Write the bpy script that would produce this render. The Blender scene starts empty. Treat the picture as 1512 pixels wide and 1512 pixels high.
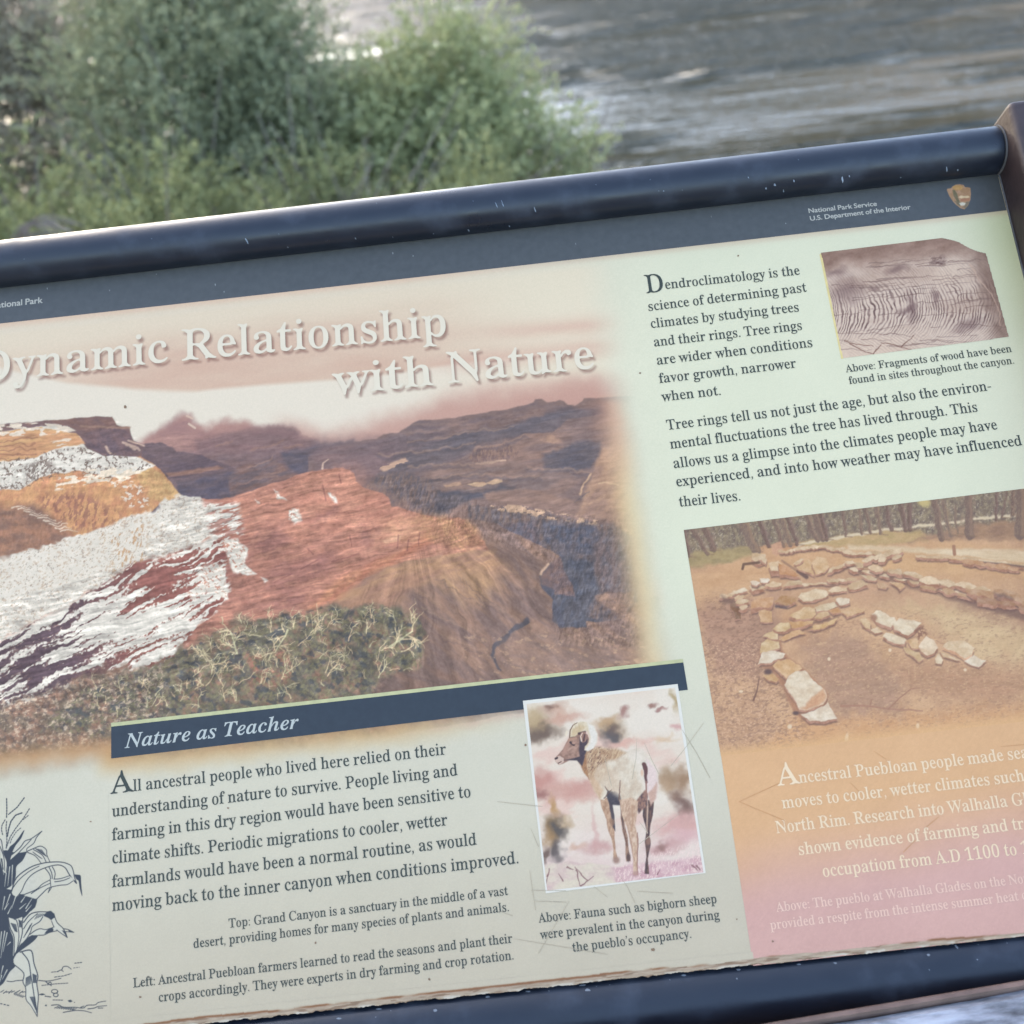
import bpy, bmesh, math, random
import numpy as np
from mathutils import Vector, Matrix, noise
from mathutils.geometry import tessellate_polygon

scene = bpy.context.scene
COL = scene.collection
R = math.radians

# ---------------------------------------------------------------- camera, sky, sun, exposure
# The sign face is a plane leaning back 45 degrees.  Panel frame: u = right, v = up the slope, n = out of the face.
TILT = R(45)
ORIGIN = Vector((0, 0, 1.0))                       # where the optical axis meets the sign face
UA = Vector((1, 0, 0)); VA = Vector((0, math.cos(TILT), math.sin(TILT))); NA = Vector((0, -math.sin(TILT), math.cos(TILT)))
DIST = .837                                        # hand-held phone, about 0.84 m from the face
ROT = np.array([[0.99377227, 0.1055701, 0.03565977], [-0.11101817, 0.96552184, 0.2354624], [-0.0095725, -0.23795489, 0.97122904]])
def W(u, v, n=0.0):
    return ORIGIN+UA*u+VA*v+NA*n
cam = bpy.data.cameras.new('camera'); cam_ob = bpy.data.objects.new('camera', cam); COL.objects.link(cam_ob)
BASIS = np.array([[*UA], [*(-VA)], [*(-NA)]]).T
CAMW = BASIS @ ROT.T                               # columns: camera right, down, forward in the world
right, down, fwd = (Vector(CAMW[:, i]) for i in range(3))
mw = Matrix.Identity(4)
for i in range(3):
    mw[i][0], mw[i][1], mw[i][2] = right[i], -down[i], -fwd[i]
EYE = ORIGIN-fwd*DIST
mw.translation = EYE
cam_ob.matrix_world = mw
cam.sensor_width = 36; cam.lens = 36; cam.clip_start = .02; cam.clip_end = 3000
cam.dof.use_dof = True; cam.dof.focus_distance = DIST; cam.dof.aperture_fstop = 5.6
scene.camera = cam_ob

SUN_EL, SUN_AZ = R(27), R(318)                     # low evening light beyond the river, to the left; the sign face is in shade
world = bpy.data.worlds.new("World"); scene.world = world; world.use_nodes = True
wn = world.node_tree; bgn = wn.nodes['Background']
sky = wn.nodes.new('ShaderNodeTexSky'); sky.sky_type = 'NISHITA'; sky.sun_disc = False
sky.sun_elevation = SUN_EL; sky.sun_rotation = SUN_AZ; sky.dust_density = 3.0; sky.air_density = 1.0; sky.ozone_density = 1.0
hsv = wn.nodes.new('ShaderNodeHueSaturation'); hsv.inputs['Saturation'].default_value = .95
wn.links.new(sky.outputs[0], hsv.inputs['Color']); wn.links.new(hsv.outputs[0], bgn.inputs[0])
bgn.inputs[1].default_value = .15
sun = bpy.data.lights.new('sun', 'SUN'); sun.energy = .5; sun.angle = R(25); sun.color = (1, .93, .84)
sun_ob = bpy.data.objects.new('sun', sun); COL.objects.link(sun_ob)
sd = Vector((math.sin(SUN_AZ)*math.cos(SUN_EL), math.cos(SUN_AZ)*math.cos(SUN_EL), math.sin(SUN_EL)))
sun_ob.rotation_euler = (-sd).to_track_quat('-Z', 'Y').to_euler()
scene.view_settings.view_transform = 'Standard'; scene.view_settings.look = 'None'
scene.view_settings.gamma = 1; scene.view_settings.exposure = 2.7
scene.cycles.max_bounces = 6; scene.cycles.diffuse_bounces = 3; scene.cycles.glossy_bounces = 3; scene.cycles.transmission_bounces = 3

# ---------------------------------------------------------------- helpers
def link(name, me, mats, parent=None, **props):
    o = bpy.data.objects.new(name, me); COL.objects.link(o)
    for m in (mats if isinstance(mats, (list, tuple)) else [mats]): me.materials.append(m)
    if parent is not None: o.parent = parent
    for k, v in props.items(): o[k] = v
    return o
def thing(name, loc, label, cat, group=None):
    o = bpy.data.objects.new(name, None); COL.objects.link(o); o.location = loc; o.empty_display_size = .1
    o['label'] = label; o['category'] = cat
    if group: o['group'] = group
    return o
def mesh(name, V, F):
    me = bpy.data.meshes.new(name); me.from_pydata(V, [], F); me.update(); return me
def np_mesh(name, V, Q):
    """vertices (n,3) and quads (m,4) straight from arrays"""
    me = bpy.data.meshes.new(name); V = np.ascontiguousarray(V, np.float32); Q = np.ascontiguousarray(Q, np.int32)
    me.vertices.add(len(V)); me.vertices.foreach_set('co', V.ravel())
    me.loops.add(Q.size); me.loops.foreach_set('vertex_index', Q.ravel())
    me.polygons.add(len(Q)); me.polygons.foreach_set('loop_start', np.arange(0, Q.size, 4, dtype=np.int32))
    me.update(calc_edges=True); me.validate(); return me
def grid_quads(ny, nx):
    i = np.arange(ny*nx).reshape(ny, nx)
    return np.stack([i[:-1, :-1], i[:-1, 1:], i[1:, 1:], i[1:, :-1]], -1).reshape(-1, 4)
def lin(c):
    c = np.asarray(c, float)/255.
    return np.where(c <= .04045, c/12.92, ((c+.055)/1.055)**2.4)
def nodes(name):
    m = bpy.data.materials.new(name); m.use_nodes = True
    return m, m.node_tree, m.node_tree.nodes['Principled BSDF']
def N(t, kind, **kw):
    n = t.nodes.new(kind)
    for k, v in kw.items():
        if k in n.inputs: n.inputs[k].default_value = v
        else: setattr(n, k, v)
    return n
def ramp(t, fac, stops):
    r = t.nodes.new('ShaderNodeValToRGB'); e = r.color_ramp.elements
    while len(e) < len(stops): e.new(.5)
    for q, (p, c) in zip(e, stops): q.position = p; q.color = (*c, 1)
    t.links.new(fac, r.inputs[0]); return r
def tex(t, scale, detail=4, rough=.55, coord='Object', stretch=None, kind='ShaderNodeTexNoise'):
    tc = t.nodes.new('ShaderNodeTexCoord'); n = t.nodes.new(kind); n.inputs['Scale'].default_value = scale
    if 'Detail' in n.inputs: n.inputs['Detail'].default_value = detail; n.inputs['Roughness'].default_value = rough
    src = tc.outputs[coord]
    if stretch:
        mp = t.nodes.new('ShaderNodeMapping'); mp.inputs['Scale'].default_value = stretch; t.links.new(src, mp.inputs[0]); src = mp.outputs[0]
    t.links.new(src, n.inputs['Vector']); return n
def bump(t, b, h, strength, dist):
    n = t.nodes.new('ShaderNodeBump'); n.inputs['Strength'].default_value = strength; n.inputs['Distance'].default_value = dist
    t.links.new(h, n.inputs['Height']); t.links.new(n.outputs[0], b.inputs['Normal']); return n

# ---------------------------------------------------------------- printed pictures: a small numpy painter
# X, Y are drawing units on the flat printed sheet; colours are given as printed sRGB values
def lattice(seed):
    return np.random.RandomState(seed).rand(256, 256).astype(np.float32)
_lat = {}
def vnoise(x, y, seed):
    if seed not in _lat: _lat[seed] = lattice(seed)
    L = _lat[seed]
    xi = np.floor(x).astype(np.int64); yi = np.floor(y).astype(np.int64)
    fx = x - xi; fy = y - yi
    fx = fx*fx*(3-2*fx); fy = fy*fy*(3-2*fy)
    a, b, c, d = xi & 255, (xi+1) & 255, yi & 255, (yi+1) & 255
    return (L[c, a]*(1-fx)+L[c, b]*fx)*(1-fy)+(L[d, a]*(1-fx)+L[d, b]*fx)*fy
def fbm(X, Y, scale, seed=0, octv=4, stretch=1.0, ang=0.0, rough=.55):
    ca, sa = math.cos(ang), math.sin(ang)
    x = (X*ca+Y*sa)/(scale*stretch); y = (-X*sa+Y*ca)/scale
    t = 0; w = 0; k = 1.0
    for o in range(octv):
        t = t + k*vnoise(x*2**o+17.3*o, y*2**o-9.1*o, seed+o); w += k; k *= rough
    return (t/w-.5)*2
def sst(a, b, x):
    t = np.clip((x-a)/(b-a), 0, 1); return t*t*(3-2*t)
class Sheet:
    def __init__(s, X, Y, base):
        s.X, s.Y = X, Y
        s.img = np.empty(X.shape+(3,)); s.img[:] = base
        s.wx = fbm(X, Y, 14, 901, 3); s.wy = fbm(X, Y, 14, 911, 3)
    def box(s, pts, pad):
        p = np.array(pts); m = (s.X > p[:, 0].min()-pad) & (s.X < p[:, 0].max()+pad) & (s.Y > p[:, 1].min()-pad) & (s.Y < p[:, 1].max()+pad)
        r = np.nonzero(m.any(1))[0]; c = np.nonzero(m.any(0))[0]
        if len(r) == 0 or len(c) == 0: return None
        return slice(r[0], r[-1]+1), slice(c[0], c[-1]+1)
    def sd(s, loops, sl, warp):
        X, Y = s.X[sl]+warp*s.wx[sl], s.Y[sl]+warp*s.wy[sl]
        d = np.full(X.shape, 1e9); ins = np.zeros(X.shape, bool)
        for L in loops:
            for i in range(len(L)):
                (ax, ay), (bx, by) = L[i-1], L[i]
                ex, ey = bx-ax, by-ay
                t = np.clip(((X-ax)*ex+(Y-ay)*ey)/(ex*ex+ey*ey+1e-9), 0, 1)
                np.minimum(d, (X-ax-t*ex)**2+(Y-ay-t*ey)**2, out=d)
                if ay != by:
                    ins ^= ((ay > Y) != (by > Y)) & (X < ex*(Y-ay)/ey+ax)
        return np.where(ins, 1, -1)*np.sqrt(d)
    def mask(s, pts, soft=1.2, warp=0., loops=None):
        loops = loops or [pts]
        sl = s.box([p for L in loops for p in L], soft+abs(warp)*1.5+2)
        if sl is None: return None, None
        return sl, sst(-soft, soft, s.sd(loops, sl, warp))
    def put(s, sl, m, col):
        if sl is None: return
        s.img[sl] += (np.asarray(col, float)-s.img[sl])*m[..., None]
    # polygon of a colour broken up by noise: var = ((scale, amp, stretch, angle, seed), ...), tint towards col2
    def area(s, pts, col, soft=1.2, warp=2., col2=None, tex=(20, 1, 0, 1), amp=10, gain=1.0, opac=1.0):
        sl, m = s.mask(pts, soft, warp)
        if sl is None: return
        X, Y = s.X[sl], s.Y[sl]
        c = np.empty(X.shape+(3,)); c[:] = col
        n = fbm(X, Y, tex[0], tex[3], 4, tex[1], tex[2])
        if col2 is not None:
            c += (np.array(col2, float)-c)*sst(-.45*gain, .45*gain, n)[..., None]
        g = fbm(X, Y, 2.6, tex[3]+50, 3, max(1., tex[1]*.6), tex[2])
        c += (g*amp)[..., None]
        s.put(sl, m*opac, c)
    # specks: cover where high-frequency noise passes a threshold
    def specks(s, pts, col, thr=.2, scale=4, stretch=1.5, ang=0, seed=3, soft=2., warp=3., opac=1., sharp=.08):
        sl, m = s.mask(pts, soft, warp)
        if sl is None: return
        n = fbm(s.X[sl], s.Y[sl], scale, seed, 3, stretch, ang)
        s.put(sl, m*sst(thr-sharp, thr+sharp, n)*opac, col)
    def stroke(s, pts, w0, col, w1=None, soft=.6, opac=1., warp=0.):
        w1 = w0 if w1 is None else w1
        sl = s.box(pts, max(w0, w1)+soft+2)
        if sl is None: return
        X, Y = s.X[sl]+warp*s.wx[sl], s.Y[sl]+warp*s.wy[sl]; m = np.zeros(X.shape); n = len(pts)-1
        for i in range(n):
            (ax, ay), (bx, by) = pts[i], pts[i+1]; ex, ey = bx-ax, by-ay
            t = np.clip(((X-ax)*ex+(Y-ay)*ey)/(ex*ex+ey*ey+1e-9), 0, 1)
            d = np.hypot(X-ax-t*ex, Y-ay-t*ey); w = (w0+(w1-w0)*(i+t)/n)/2
            np.maximum(m, 1-sst(w-soft, w+soft, d), out=m)
        s.put(sl, m*opac, col)
    def blob(s, x, y, rx, ry, col, soft=.5, opac=1., ang=0., warp=0.):
        r = max(rx, ry)*1.7+2
        sl = s.box([(x-r, y-r), (x+r, y+r)], 0)
        if sl is None: return
        X, Y = s.X[sl]-x+warp*s.wx[sl], s.Y[sl]-y+warp*s.wy[sl]; ca, sa = math.cos(ang), math.sin(ang)
        d = np.hypot((X*ca+Y*sa)/rx, (-X*sa+Y*ca)/ry)
        s.put(sl, (1-sst(1-soft, 1+soft, d))*opac, col)
def pts(sx, ox, oy, *v):
    return [(ox+v[i]/sx, oy+v[i+1]/sx) for i in range(0, len(v), 2)]

def paper(X, Y):
    """cream printed background of the whole sheet"""
    r = Y+.113*X
    top = np.array([225, 223, 212.]); right = np.array([222, 231, 216.]); mid = np.array([211, 214, 205.]); low = np.array([199, 197, 186.])
    c = np.empty(X.shape+(3,)); c[:] = top
    c += (mid-c)*sst(560, 1150, r)[..., None]
    c += (low-c)*sst(1190, 1540, r)[..., None]
    c += (right-c)*(sst(700, 1050, X)*(1-sst(900, 1300, r)))[..., None]
    c += (np.array([196, 216, 178.])-c)*(sst(1380, 1530, X-.24*(Y-340))*(1-sst(470, 800, r))*.7)[..., None]
    c += (np.array([226, 198, 180.])-c)*((1-sst(0, 16, r-478))*(1-sst(560, 900, X)) *.75)[..., None]      # edge burn under the header
    c += (np.array([205, 186, 172.])-c)*((1-sst(0, 12, r-478))*sst(620, 900, X)*.6)[..., None]
    # sepia glow under the heading bar and to the foot of the canyon picture
    b = r-(1120+.113*164)
    c += (np.array([206, 180, 138.])-c)*((1-sst(-4, 40+8*fbm(X, Y, 30, 5, 2), b))*sst(130, 166, X)*(1-sst(560, 800, X))*sst(-60, -40, b))[..., None]
    c += (fbm(X, Y, 60, 71, 4)*3.0)[..., None]+(fbm(X, Y, 3, 81, 2)*1.6)[..., None]
    return c

def canyon(X, Y, title=()):
    S = Sheet(X, Y, (226, 224, 212)); im = S.img
    bg = paper(X, Y)
    im[:] = bg
    r = Y+.113*X-478
    yb = np.interp(X, [-200, 0, 100, 200, 290, 400, 500, 600, 720, 900], [528, 540, 562, 573, 576, 566, 558, 548, 532, 505])
    n = fbm(X, Y, 40, 21, 4, 5, -.09)
    pink = np.array([200, 166, 154.]); white = np.array([228, 228, 221.]); cream = np.array([226, 220, 206.])
    up = sst(18, 95, r+10*n)*(.62+.38*n); up = np.clip(up, 0, 1)
    c = cream+(pink-cream)*np.clip(up*1.0, 0, 1)[..., None]
    low = sst(-3, 6, Y-yb+4*n)
    c += (white-c)*low[..., None]
    fade = 1-sst(520, 840, X)
    cr = np.array([228, 227, 213.])+0*c
    band = np.exp(-((Y-(487-.10*(X-780)+6*n))/13)**2)*sst(600, 760, X)*.75+np.exp(-((Y-(524-.10*(X-780)+6*n))/15)**2)*sst(520, 700, X)*.95+sst(545, 575, Y+.05*(X-780))*.75*sst(560, 720, X)
    cr += (np.array([214, 186, 176.])-cr)*np.clip(band*(.8+.5*n), 0, 1)[..., None]
    c = c*fade[..., None]+cr*(1-fade[..., None])
    # glow of haze just over the far rim
    gy = np.interp(X, [200, 330, 480, 560, 640, 760, 900], [640, 630, 655, 640, 612, 592, 575])
    g = sst(-42, 4, Y-gy+8*fbm(X, Y, 30, 23, 3))*sst(380, 450, X)
    c += (np.array([190, 152, 146.])-c)*np.clip(g, 0, 1)[..., None]*.9
    im[:] = c
    A = S.area
    T = lambda sc, st=6, an=-.1, sd=1: (sc, st, an, sd)
    # cloud-topped far mesa
    A([(196, 655), (230, 637), (250, 624), (265, 614), (280, 612), (293, 626), (305, 631), (327, 619), (359, 622), (379, 629), (398, 631), (420, 629), (434, 632), (446, 643), (470, 655), (520, 660), (520, 720), (200, 720)], (170, 134, 132), 9, 5, (150, 118, 122), T(16, 3), 4)
    A([(330, 640), (379, 634), (398, 631), (420, 629), (434, 632), (444, 642), (480, 655), (510, 672), (510, 720), (300, 720), (290, 650)], (128, 104, 110), 5, 4, (116, 98, 104), T(12, 4), 6, opac=.85)
    S.area([(180, 670), (520, 668), (520, 760), (180, 760)], (122, 102, 106), 10, 4, (104, 94, 106), T(9, 5), 7)
    A([(200, 659), (212, 655), (240, 655), (252, 660), (262, 667), (280, 668), (296, 670), (311, 678), (340, 688), (352, 694), (330, 700), (300, 705), (245, 706), (215, 690)], (92, 82, 95), 1.5, 3, (104, 90, 98), T(8, 3), 6)
    A([(262, 712), (300, 704), (345, 696), (340, 740), (300, 746), (266, 742)], (82, 80, 98), 3, 3, (96, 88, 100), T(8, 2), 7)
    A([(245, 699), (280, 694), (320, 688), (330, 692), (290, 699), (250, 704)], (152, 116, 104), 2, 2, None, T(5, 5), 8, opac=.8)
    A([(350, 690), (400, 676), (415, 684), (430, 700), (440, 702), (380, 722), (340, 735), (336, 706)], (124, 100, 98), 3, 3, (100, 90, 98), T(7, 4, -.3), 8)
    A([(415, 668), (520, 650), (520, 700), (440, 702), (425, 690)], (84, 84, 102), 5, 4, (98, 92, 104), T(12, 2), 5)
    for q in ((320, 660, 345, 652), (370, 664, 420, 652), (420, 662, 448, 656), (368, 690, 405, 676), (380, 706, 420, 694), (350, 715, 410, 702)):
        S.stroke([q[:2], q[2:]], 2.5, (150, 118, 110), soft=1.5, opac=.6, warp=4)
    S.stroke([(276, 614), (284, 618)], 2.5, (212, 190, 178), soft=1.2); S.stroke([(279, 626), (288, 632)], 3, (214, 196, 184), soft=1.2)
    # dark flat-topped mesa on the left
    A([(-20, 629), (70, 621), (140, 614), (166, 615), (172, 627), (176, 629), (190, 631), (197, 650), (212, 656), (206, 680), (180, 682), (150, 672), (128, 662), (118, 645), (80, 628), (-20, 640)], (126, 98, 94), 1.2, 2, (108, 90, 96), T(9, 3, .3), 8)
    A([(118, 643), (150, 632), (188, 634), (196, 650), (210, 660), (200, 682), (165, 676), (130, 660)], (94, 82, 94), 3, 2, (112, 92, 98), T(8, 2, .8), 9)
    S.stroke([(120, 628), (166, 632), (190, 632)], 3, (156, 126, 114), soft=1.5, opac=.8, warp=3)
    for q in ((182, 652, 206, 664), (190, 650, 212, 658), (158, 660, 164, 670), (186, 656, 200, 664)):
        S.stroke([q[:2], q[2:]], 3, (196, 172, 160), soft=1.2, opac=.9, warp=3)
    # shaded far wall on the right
    D = [(455, 676), (496, 655), (555, 649), (567, 641), (589, 639), (603, 629), (619, 620), (658, 619), (694, 613), (732, 607), (755, 603), (775, 598), (788, 593), (791, 589), (799, 588), (807, 593), (819, 593), (825, 591), (833, 593), (839, 598), (849, 599), (859, 593), (863, 588), (886, 587), (918, 585), (960, 584), (960, 1000), (455, 1000)]
    A(D, (126, 107, 106), 1.6, 2, (108, 98, 106), T(16, 3, -.15), 6)
    S.area([(460, 650), (560, 648), (600, 660), (560, 720), (460, 720)], (128, 106, 112), 14, 6, (108, 98, 108), T(12, 5), 5, opac=.7)
    A([(740, 630), (800, 612), (850, 604), (880, 606), (835, 626), (820, 638), (770, 640), (700, 662), (650, 684), (560, 700), (600, 672), (680, 640)], (96, 94, 106), 5, 5, (106, 99, 107), T(14, 3, -.3), 5)
    for q in ((610, 628, 690, 624, 3), (690, 628, 730, 622, 4), (600, 640, 660, 634, 4), (760, 618, 800, 612, 4), (640, 622, 680, 618, 3)):
        S.stroke([q[:2], q[2:4]], q[4], (146, 122, 118), soft=2.5, opac=.55, warp=4)
    # middle ridge
    A([(640, 700), (680, 677), (696, 667), (706, 662), (749, 652), (765, 644), (775, 640), (815, 639), (827, 631), (837, 620), (853, 616), (888, 612), (960, 610), (960, 1000), (640, 1000)], (146, 121, 115), 1.4, 2, (124, 108, 110), T(10, 6, -.12), 8)
    A([(700, 664), (746, 655), (762, 662), (768, 676), (745, 682), (700, 684), (692, 676)], (146, 120, 112), 2, 3, (116, 98, 100), (5, .35, 0, 9), 10)
    S.stroke([(704, 684), (728, 683), (745, 681)], 2.6, (190, 162, 146), soft=1.2, warp=3)
    S.area([(796, 648), (812, 643), (828, 646), (832, 652), (815, 655), (798, 652)], (176, 144, 128), 3, 4, (150, 124, 116), T(6, 2), 8)
    A([(802, 672), (830, 660), (850, 652), (888, 654), (886, 672), (872, 690), (840, 696), (806, 696)], (90, 90, 104), 4, 4, (104, 98, 106), T(10, 3, -.3), 5)
    S.area([(640, 690), (700, 684), (760, 690), (830, 700), (860, 706), (830, 740), (700, 735), (600, 750)], (140, 118, 114), 8, 5, (122, 108, 110), T(8, 5, -.2), 7)
    S.area([(690, 716), (700, 712), (716, 712), (720, 716), (706, 720)], (208, 180, 152), 1.2, 2, (190, 158, 136), T(4, 3), 9)
    S.area([(718, 714), (730, 707), (741, 707), (742, 712), (728, 716)], (212, 184, 156), 1.2, 2, (190, 158, 136), T(4, 3), 9)
    S.area([(656, 716), (680, 712), (684, 718), (660, 720)], (190, 158, 138), 1.5, 3, (150, 124, 116), T(4, 3), 9)
    S.specks([(556, 688), (600, 676), (604, 684), (566, 696)], (196, 164, 146), -.05, 5, 3, -.2, 5)
    A([(560, 735), (640, 724), (700, 728), (740, 716), (762, 716), (758, 724), (720, 728), (700, 738), (670, 752), (640, 770), (580, 750)], (82, 84, 98), 4, 5, (100, 95, 102), T(10, 3), 6)
    for q in ((600, 655, 690, 640, 760, 628), (560, 672, 640, 664, 700, 656), (700, 664, 748, 654, 776, 641), (640, 706, 720, 700, 800, 704), (600, 690, 660, 684, 700, 686), (780, 690, 850, 694, 880, 700)):
        S.stroke([q[:2], q[2:4], q[4:]], 2.4, (166, 138, 126), 1.6, 1.6, .55, 6)
        S.stroke([(q[0], q[1]+5), (q[2], q[3]+5), (q[4], q[5]+5)], 4, (88, 86, 98), 3, 2.5, .5, 6)
    # inner gorge wall with vertical ribs
    A([(530, 720), (560, 700), (600, 696), (640, 710), (645, 735), (640, 770), (600, 758), (575, 745), (540, 730)], (98, 93, 102), 4, 4, (122, 106, 104), (7, .4, .35, 31), 8)
    A([(714, 728), (740, 722), (780, 722), (850, 740), (920, 752), (920, 772), (860, 768), (800, 752), (760, 745), (720, 740)], (152, 126, 118), 3, 4, (138, 116, 112), T(10, 6, .1), 6)
    A([(690, 745), (740, 748), (790, 756), (860, 768), (935, 780), (945, 1000), (760, 1000), (690, 800)], (98, 94, 102), 3, 4, (122, 105, 102), (9, .5, .15, 33), 10)
    S.specks([(724, 742), (760, 745), (800, 752), (850, 762), (885, 768), (880, 776), (810, 766), (760, 757), (724, 750)], (198, 168, 146), .0, 5, 1.6, .15, 7, 2, 2)
    A([(826, 815), (880, 830), (884, 880), (870, 905), (900, 920), (912, 950), (830, 952), (815, 900), (826, 850)], (78, 84, 100), 6, 6, (90, 92, 104), (14, .6, .3, 35), 6)
    A([(800, 770), (880, 776), (890, 820), (830, 820), (806, 800)], (80, 86, 104), 6, 5, (104, 100, 110), (7, 1, .6, 36), 9)
    A([(875, 800), (930, 780), (950, 900), (890, 870), (880, 840)], (116, 104, 108), 8, 6, (98, 97, 108), (12, .6, .2, 37), 7)
    A([(735, 775), (790, 770), (800, 810), (770, 800)], (108, 98, 106), 5, 4, (90, 90, 104), (7, .6, .3, 38), 8)
    # lit right-hand slope
    A([(890, 661), (928, 655), (960, 650), (970, 800), (930, 790), (900, 765), (850, 760), (858, 740), (870, 712), (880, 690)], (178, 146, 128), 4, 4, (150, 124, 116), (9, 2.5, -.7, 39), 8)
    S.stroke([(874, 700), (862, 716), (856, 730)], 2.5, (200, 168, 144), soft=1.2, warp=3); S.stroke([(884, 713), (912, 715)], 2.5, (206, 176, 150), soft=1.2, warp=3)
    A([(862, 730), (870, 726), (852, 738), (848, 742)], (92, 92, 104), 2, 2)
    # long foreground slope
    J = [(688, 766), (734, 773), (765, 790), (799, 806), (827, 822), (810, 833), (795, 851), (801, 869), (817, 887), (815, 915), (827, 927), (866, 927), (866, 918), (916, 916), (938, 890), (970, 880), (1010, 960), (1010, 1010), (560, 1090), (480, 960), (520, 880)]
    A(J, (146, 119, 107), 1.5, 2.5, (122, 104, 102), (9, 5, .72, 41), 10)
    S.area([(620, 800), (690, 790), (722, 812), (740, 860), (700, 900), (640, 860), (600, 850)], (190, 154, 122), 16, 6, (156, 126, 108), (7, 5, .85, 43), 10, opac=.95)
    A([(827, 822), (833, 840), (846, 866), (850, 880), (820, 878), (803, 866), (798, 852), (812, 834)], (126, 104, 102), 2, 2.5, (108, 96, 102), (6, 1, .5, 44), 8)
    A([(798, 862), (818, 872), (822, 890), (834, 925), (826, 927), (816, 905), (818, 886), (803, 872)], (82, 86, 102), 2, 2)
    A([(880, 880), (900, 874), (936, 874), (936, 890), (918, 914), (900, 900), (884, 890)], (158, 130, 116), 2.5, 3, (130, 110, 106), (6, 2, .4, 45), 8)
    S.stroke([(810, 833), (798, 848)], 4, (206, 176, 156), soft=1.5, warp=3)
    for q in ((700, 880, 780, 930), (640, 850, 720, 900), (690, 860, 728, 890), (660, 820, 690, 870), (620, 900, 700, 940), (600, 860, 650, 900), (720, 830, 760, 850), (690, 800, 720, 830), (560, 930, 640, 985), (650, 940, 720, 970)):
        S.stroke([q[:2], ((q[0]+q[2])/2, (q[1]+q[3])/2+2), q[2:]], 2.0, (104, 90, 92), .8, 1.5, .6, 7)
        S.stroke([(q[0]+4, q[1]-3), (q[2]+4, q[3]-3)], 2, (176, 148, 128), .8, 1.8, .45, 7)
    S.stroke([(778, 917), (764, 926), (750, 940), (732, 952), (726, 966), (732, 978), (740, 990)], 8, (84, 84, 94), 3, 1.8, warp=4)
    S.area([(740, 950), (800, 930), (900, 940), (960, 960), (940, 990), (760, 1000)], (150, 124, 112), 12, 5, (128, 110, 106), (7, 4, .25, 47), 9, opac=.8)
    S.specks([(680, 940), (940, 920), (980, 980), (690, 1010)], (180, 152, 130), .38, 4, 2, .3, 12, 4, 3, .6)
    # red sunlit butte
    K = [(262, 735), (325, 737), (343, 734), (379, 723), (398, 715), (446, 700), (474, 693), (506, 691), (523, 697), (526, 711), (535, 719), (563, 727), (575, 736), (577, 747), (600, 752), (619, 760), (636, 762), (650, 768), (664, 765), (678, 764), (688, 768), (692, 780), (698, 791), (716, 797), (722, 813), (700, 812), (640, 822), (600, 828), (576, 836), (545, 852), (512, 868), (490, 890), (440, 925), (300, 1010), (170, 1040), (60, 1060), (-30, 1080), (-30, 900), (200, 830)]
    A(K, (192, 136, 118), 1.2, 2.5, (174, 124, 112), (14, 4, -.25, 51), 8)
    S.area([(250, 820), (330, 830), (300, 900), (230, 980), (100, 1010), (120, 940), (200, 880)], (128, 84, 84), 12, 6, (150, 100, 92), (12, 4, -.4, 53), 9, opac=.85)
    S.area([(560, 770), (619, 760), (690, 768), (716, 798), (690, 812), (640, 800), (590, 800)], (196, 154, 116), 8, 4, (176, 128, 106), (7, 1, 1.2, 55), 9, opac=.9)
    S.area([(430, 935), (500, 872), (576, 834), (650, 818), (724, 806), (750, 842), (668, 846), (606, 868), (566, 905), (500, 960)], (186, 148, 118), 13, 7, (160, 126, 110), (7, 4, -.3, 59), 9)
    S.area([(490, 905), (540, 868), (600, 846), (650, 840), (600, 872), (560, 905), (520, 930)], (150, 116, 106), 9, 6, (170, 132, 114), (6, 3, -.4, 60), 9, opac=.7)
    S.area([(565, 800), (585, 790), (594, 788), (590, 797), (570, 803)], (230, 202, 166), 2.5, 2)
    S.area([(452, 900), (500, 855), (560, 826), (600, 808), (630, 790), (640, 800), (600, 826), (540, 852), (490, 892)], (204, 146, 114), 6, 4, (190, 124, 102), (6, 4, -.5, 57), 8, opac=.8)
    S.area([(300, 800), (420, 790), (470, 840), (440, 900), (340, 930), (270, 940), (290, 860)], (152, 108, 100), 22, 14, (176, 124, 110), (10, 3, -.3, 52), 9, opac=.7)
    S.area([(440, 712), (520, 695), (575, 745), (610, 760), (560, 800), (480, 790), (420, 760)], (206, 150, 130), 20, 12, (188, 130, 114), (9, 4, -.2, 54), 9, opac=.65)
    S.area([(520, 770), (600, 765), (640, 775), (600, 800), (540, 815)], (210, 160, 134), 12, 9, (190, 134, 114), (7, 3, -.3, 56), 9, opac=.6)
    for q in (((420, 850), 26, 16), ((400, 800), 22, 18), ((430, 885), 20, 14), ((350, 830), 18, 10), ((470, 830), 24, 16), ((540, 790), 18, 14), ((480, 760), 20, 9)):
        S.blob(q[0][0], q[0][1], q[1], q[2], (136, 96, 96), .8, .6, -.5, 14)
    S.specks(K, (150, 100, 90), .34, 2.4, 2.5, -.25, 61, 2, 2, .4, .16)
    S.specks(K, (204, 150, 130), .3, 4, 5, -.25, 63, 2, 2, .45, .2)
    for q in ((477, 716, 481, 738), (516, 790, 519, 806), (455, 810, 462, 818), (588, 790, 586, 808), (604, 796, 602, 814), (620, 786, 618, 806), (500, 700, 503, 712), (444, 840, 470, 826), (405, 860, 430, 848), (490, 830, 530, 818)):
        S.stroke([q[:2], q[2:]], 2, (120, 78, 78), soft=1, opac=.6, warp=2)
    S.specks([(636, 770), (690, 768), (716, 800), (640, 806)], (150, 112, 92), .15, 4, .4, .2, 65, 2, 2, .6)
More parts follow.
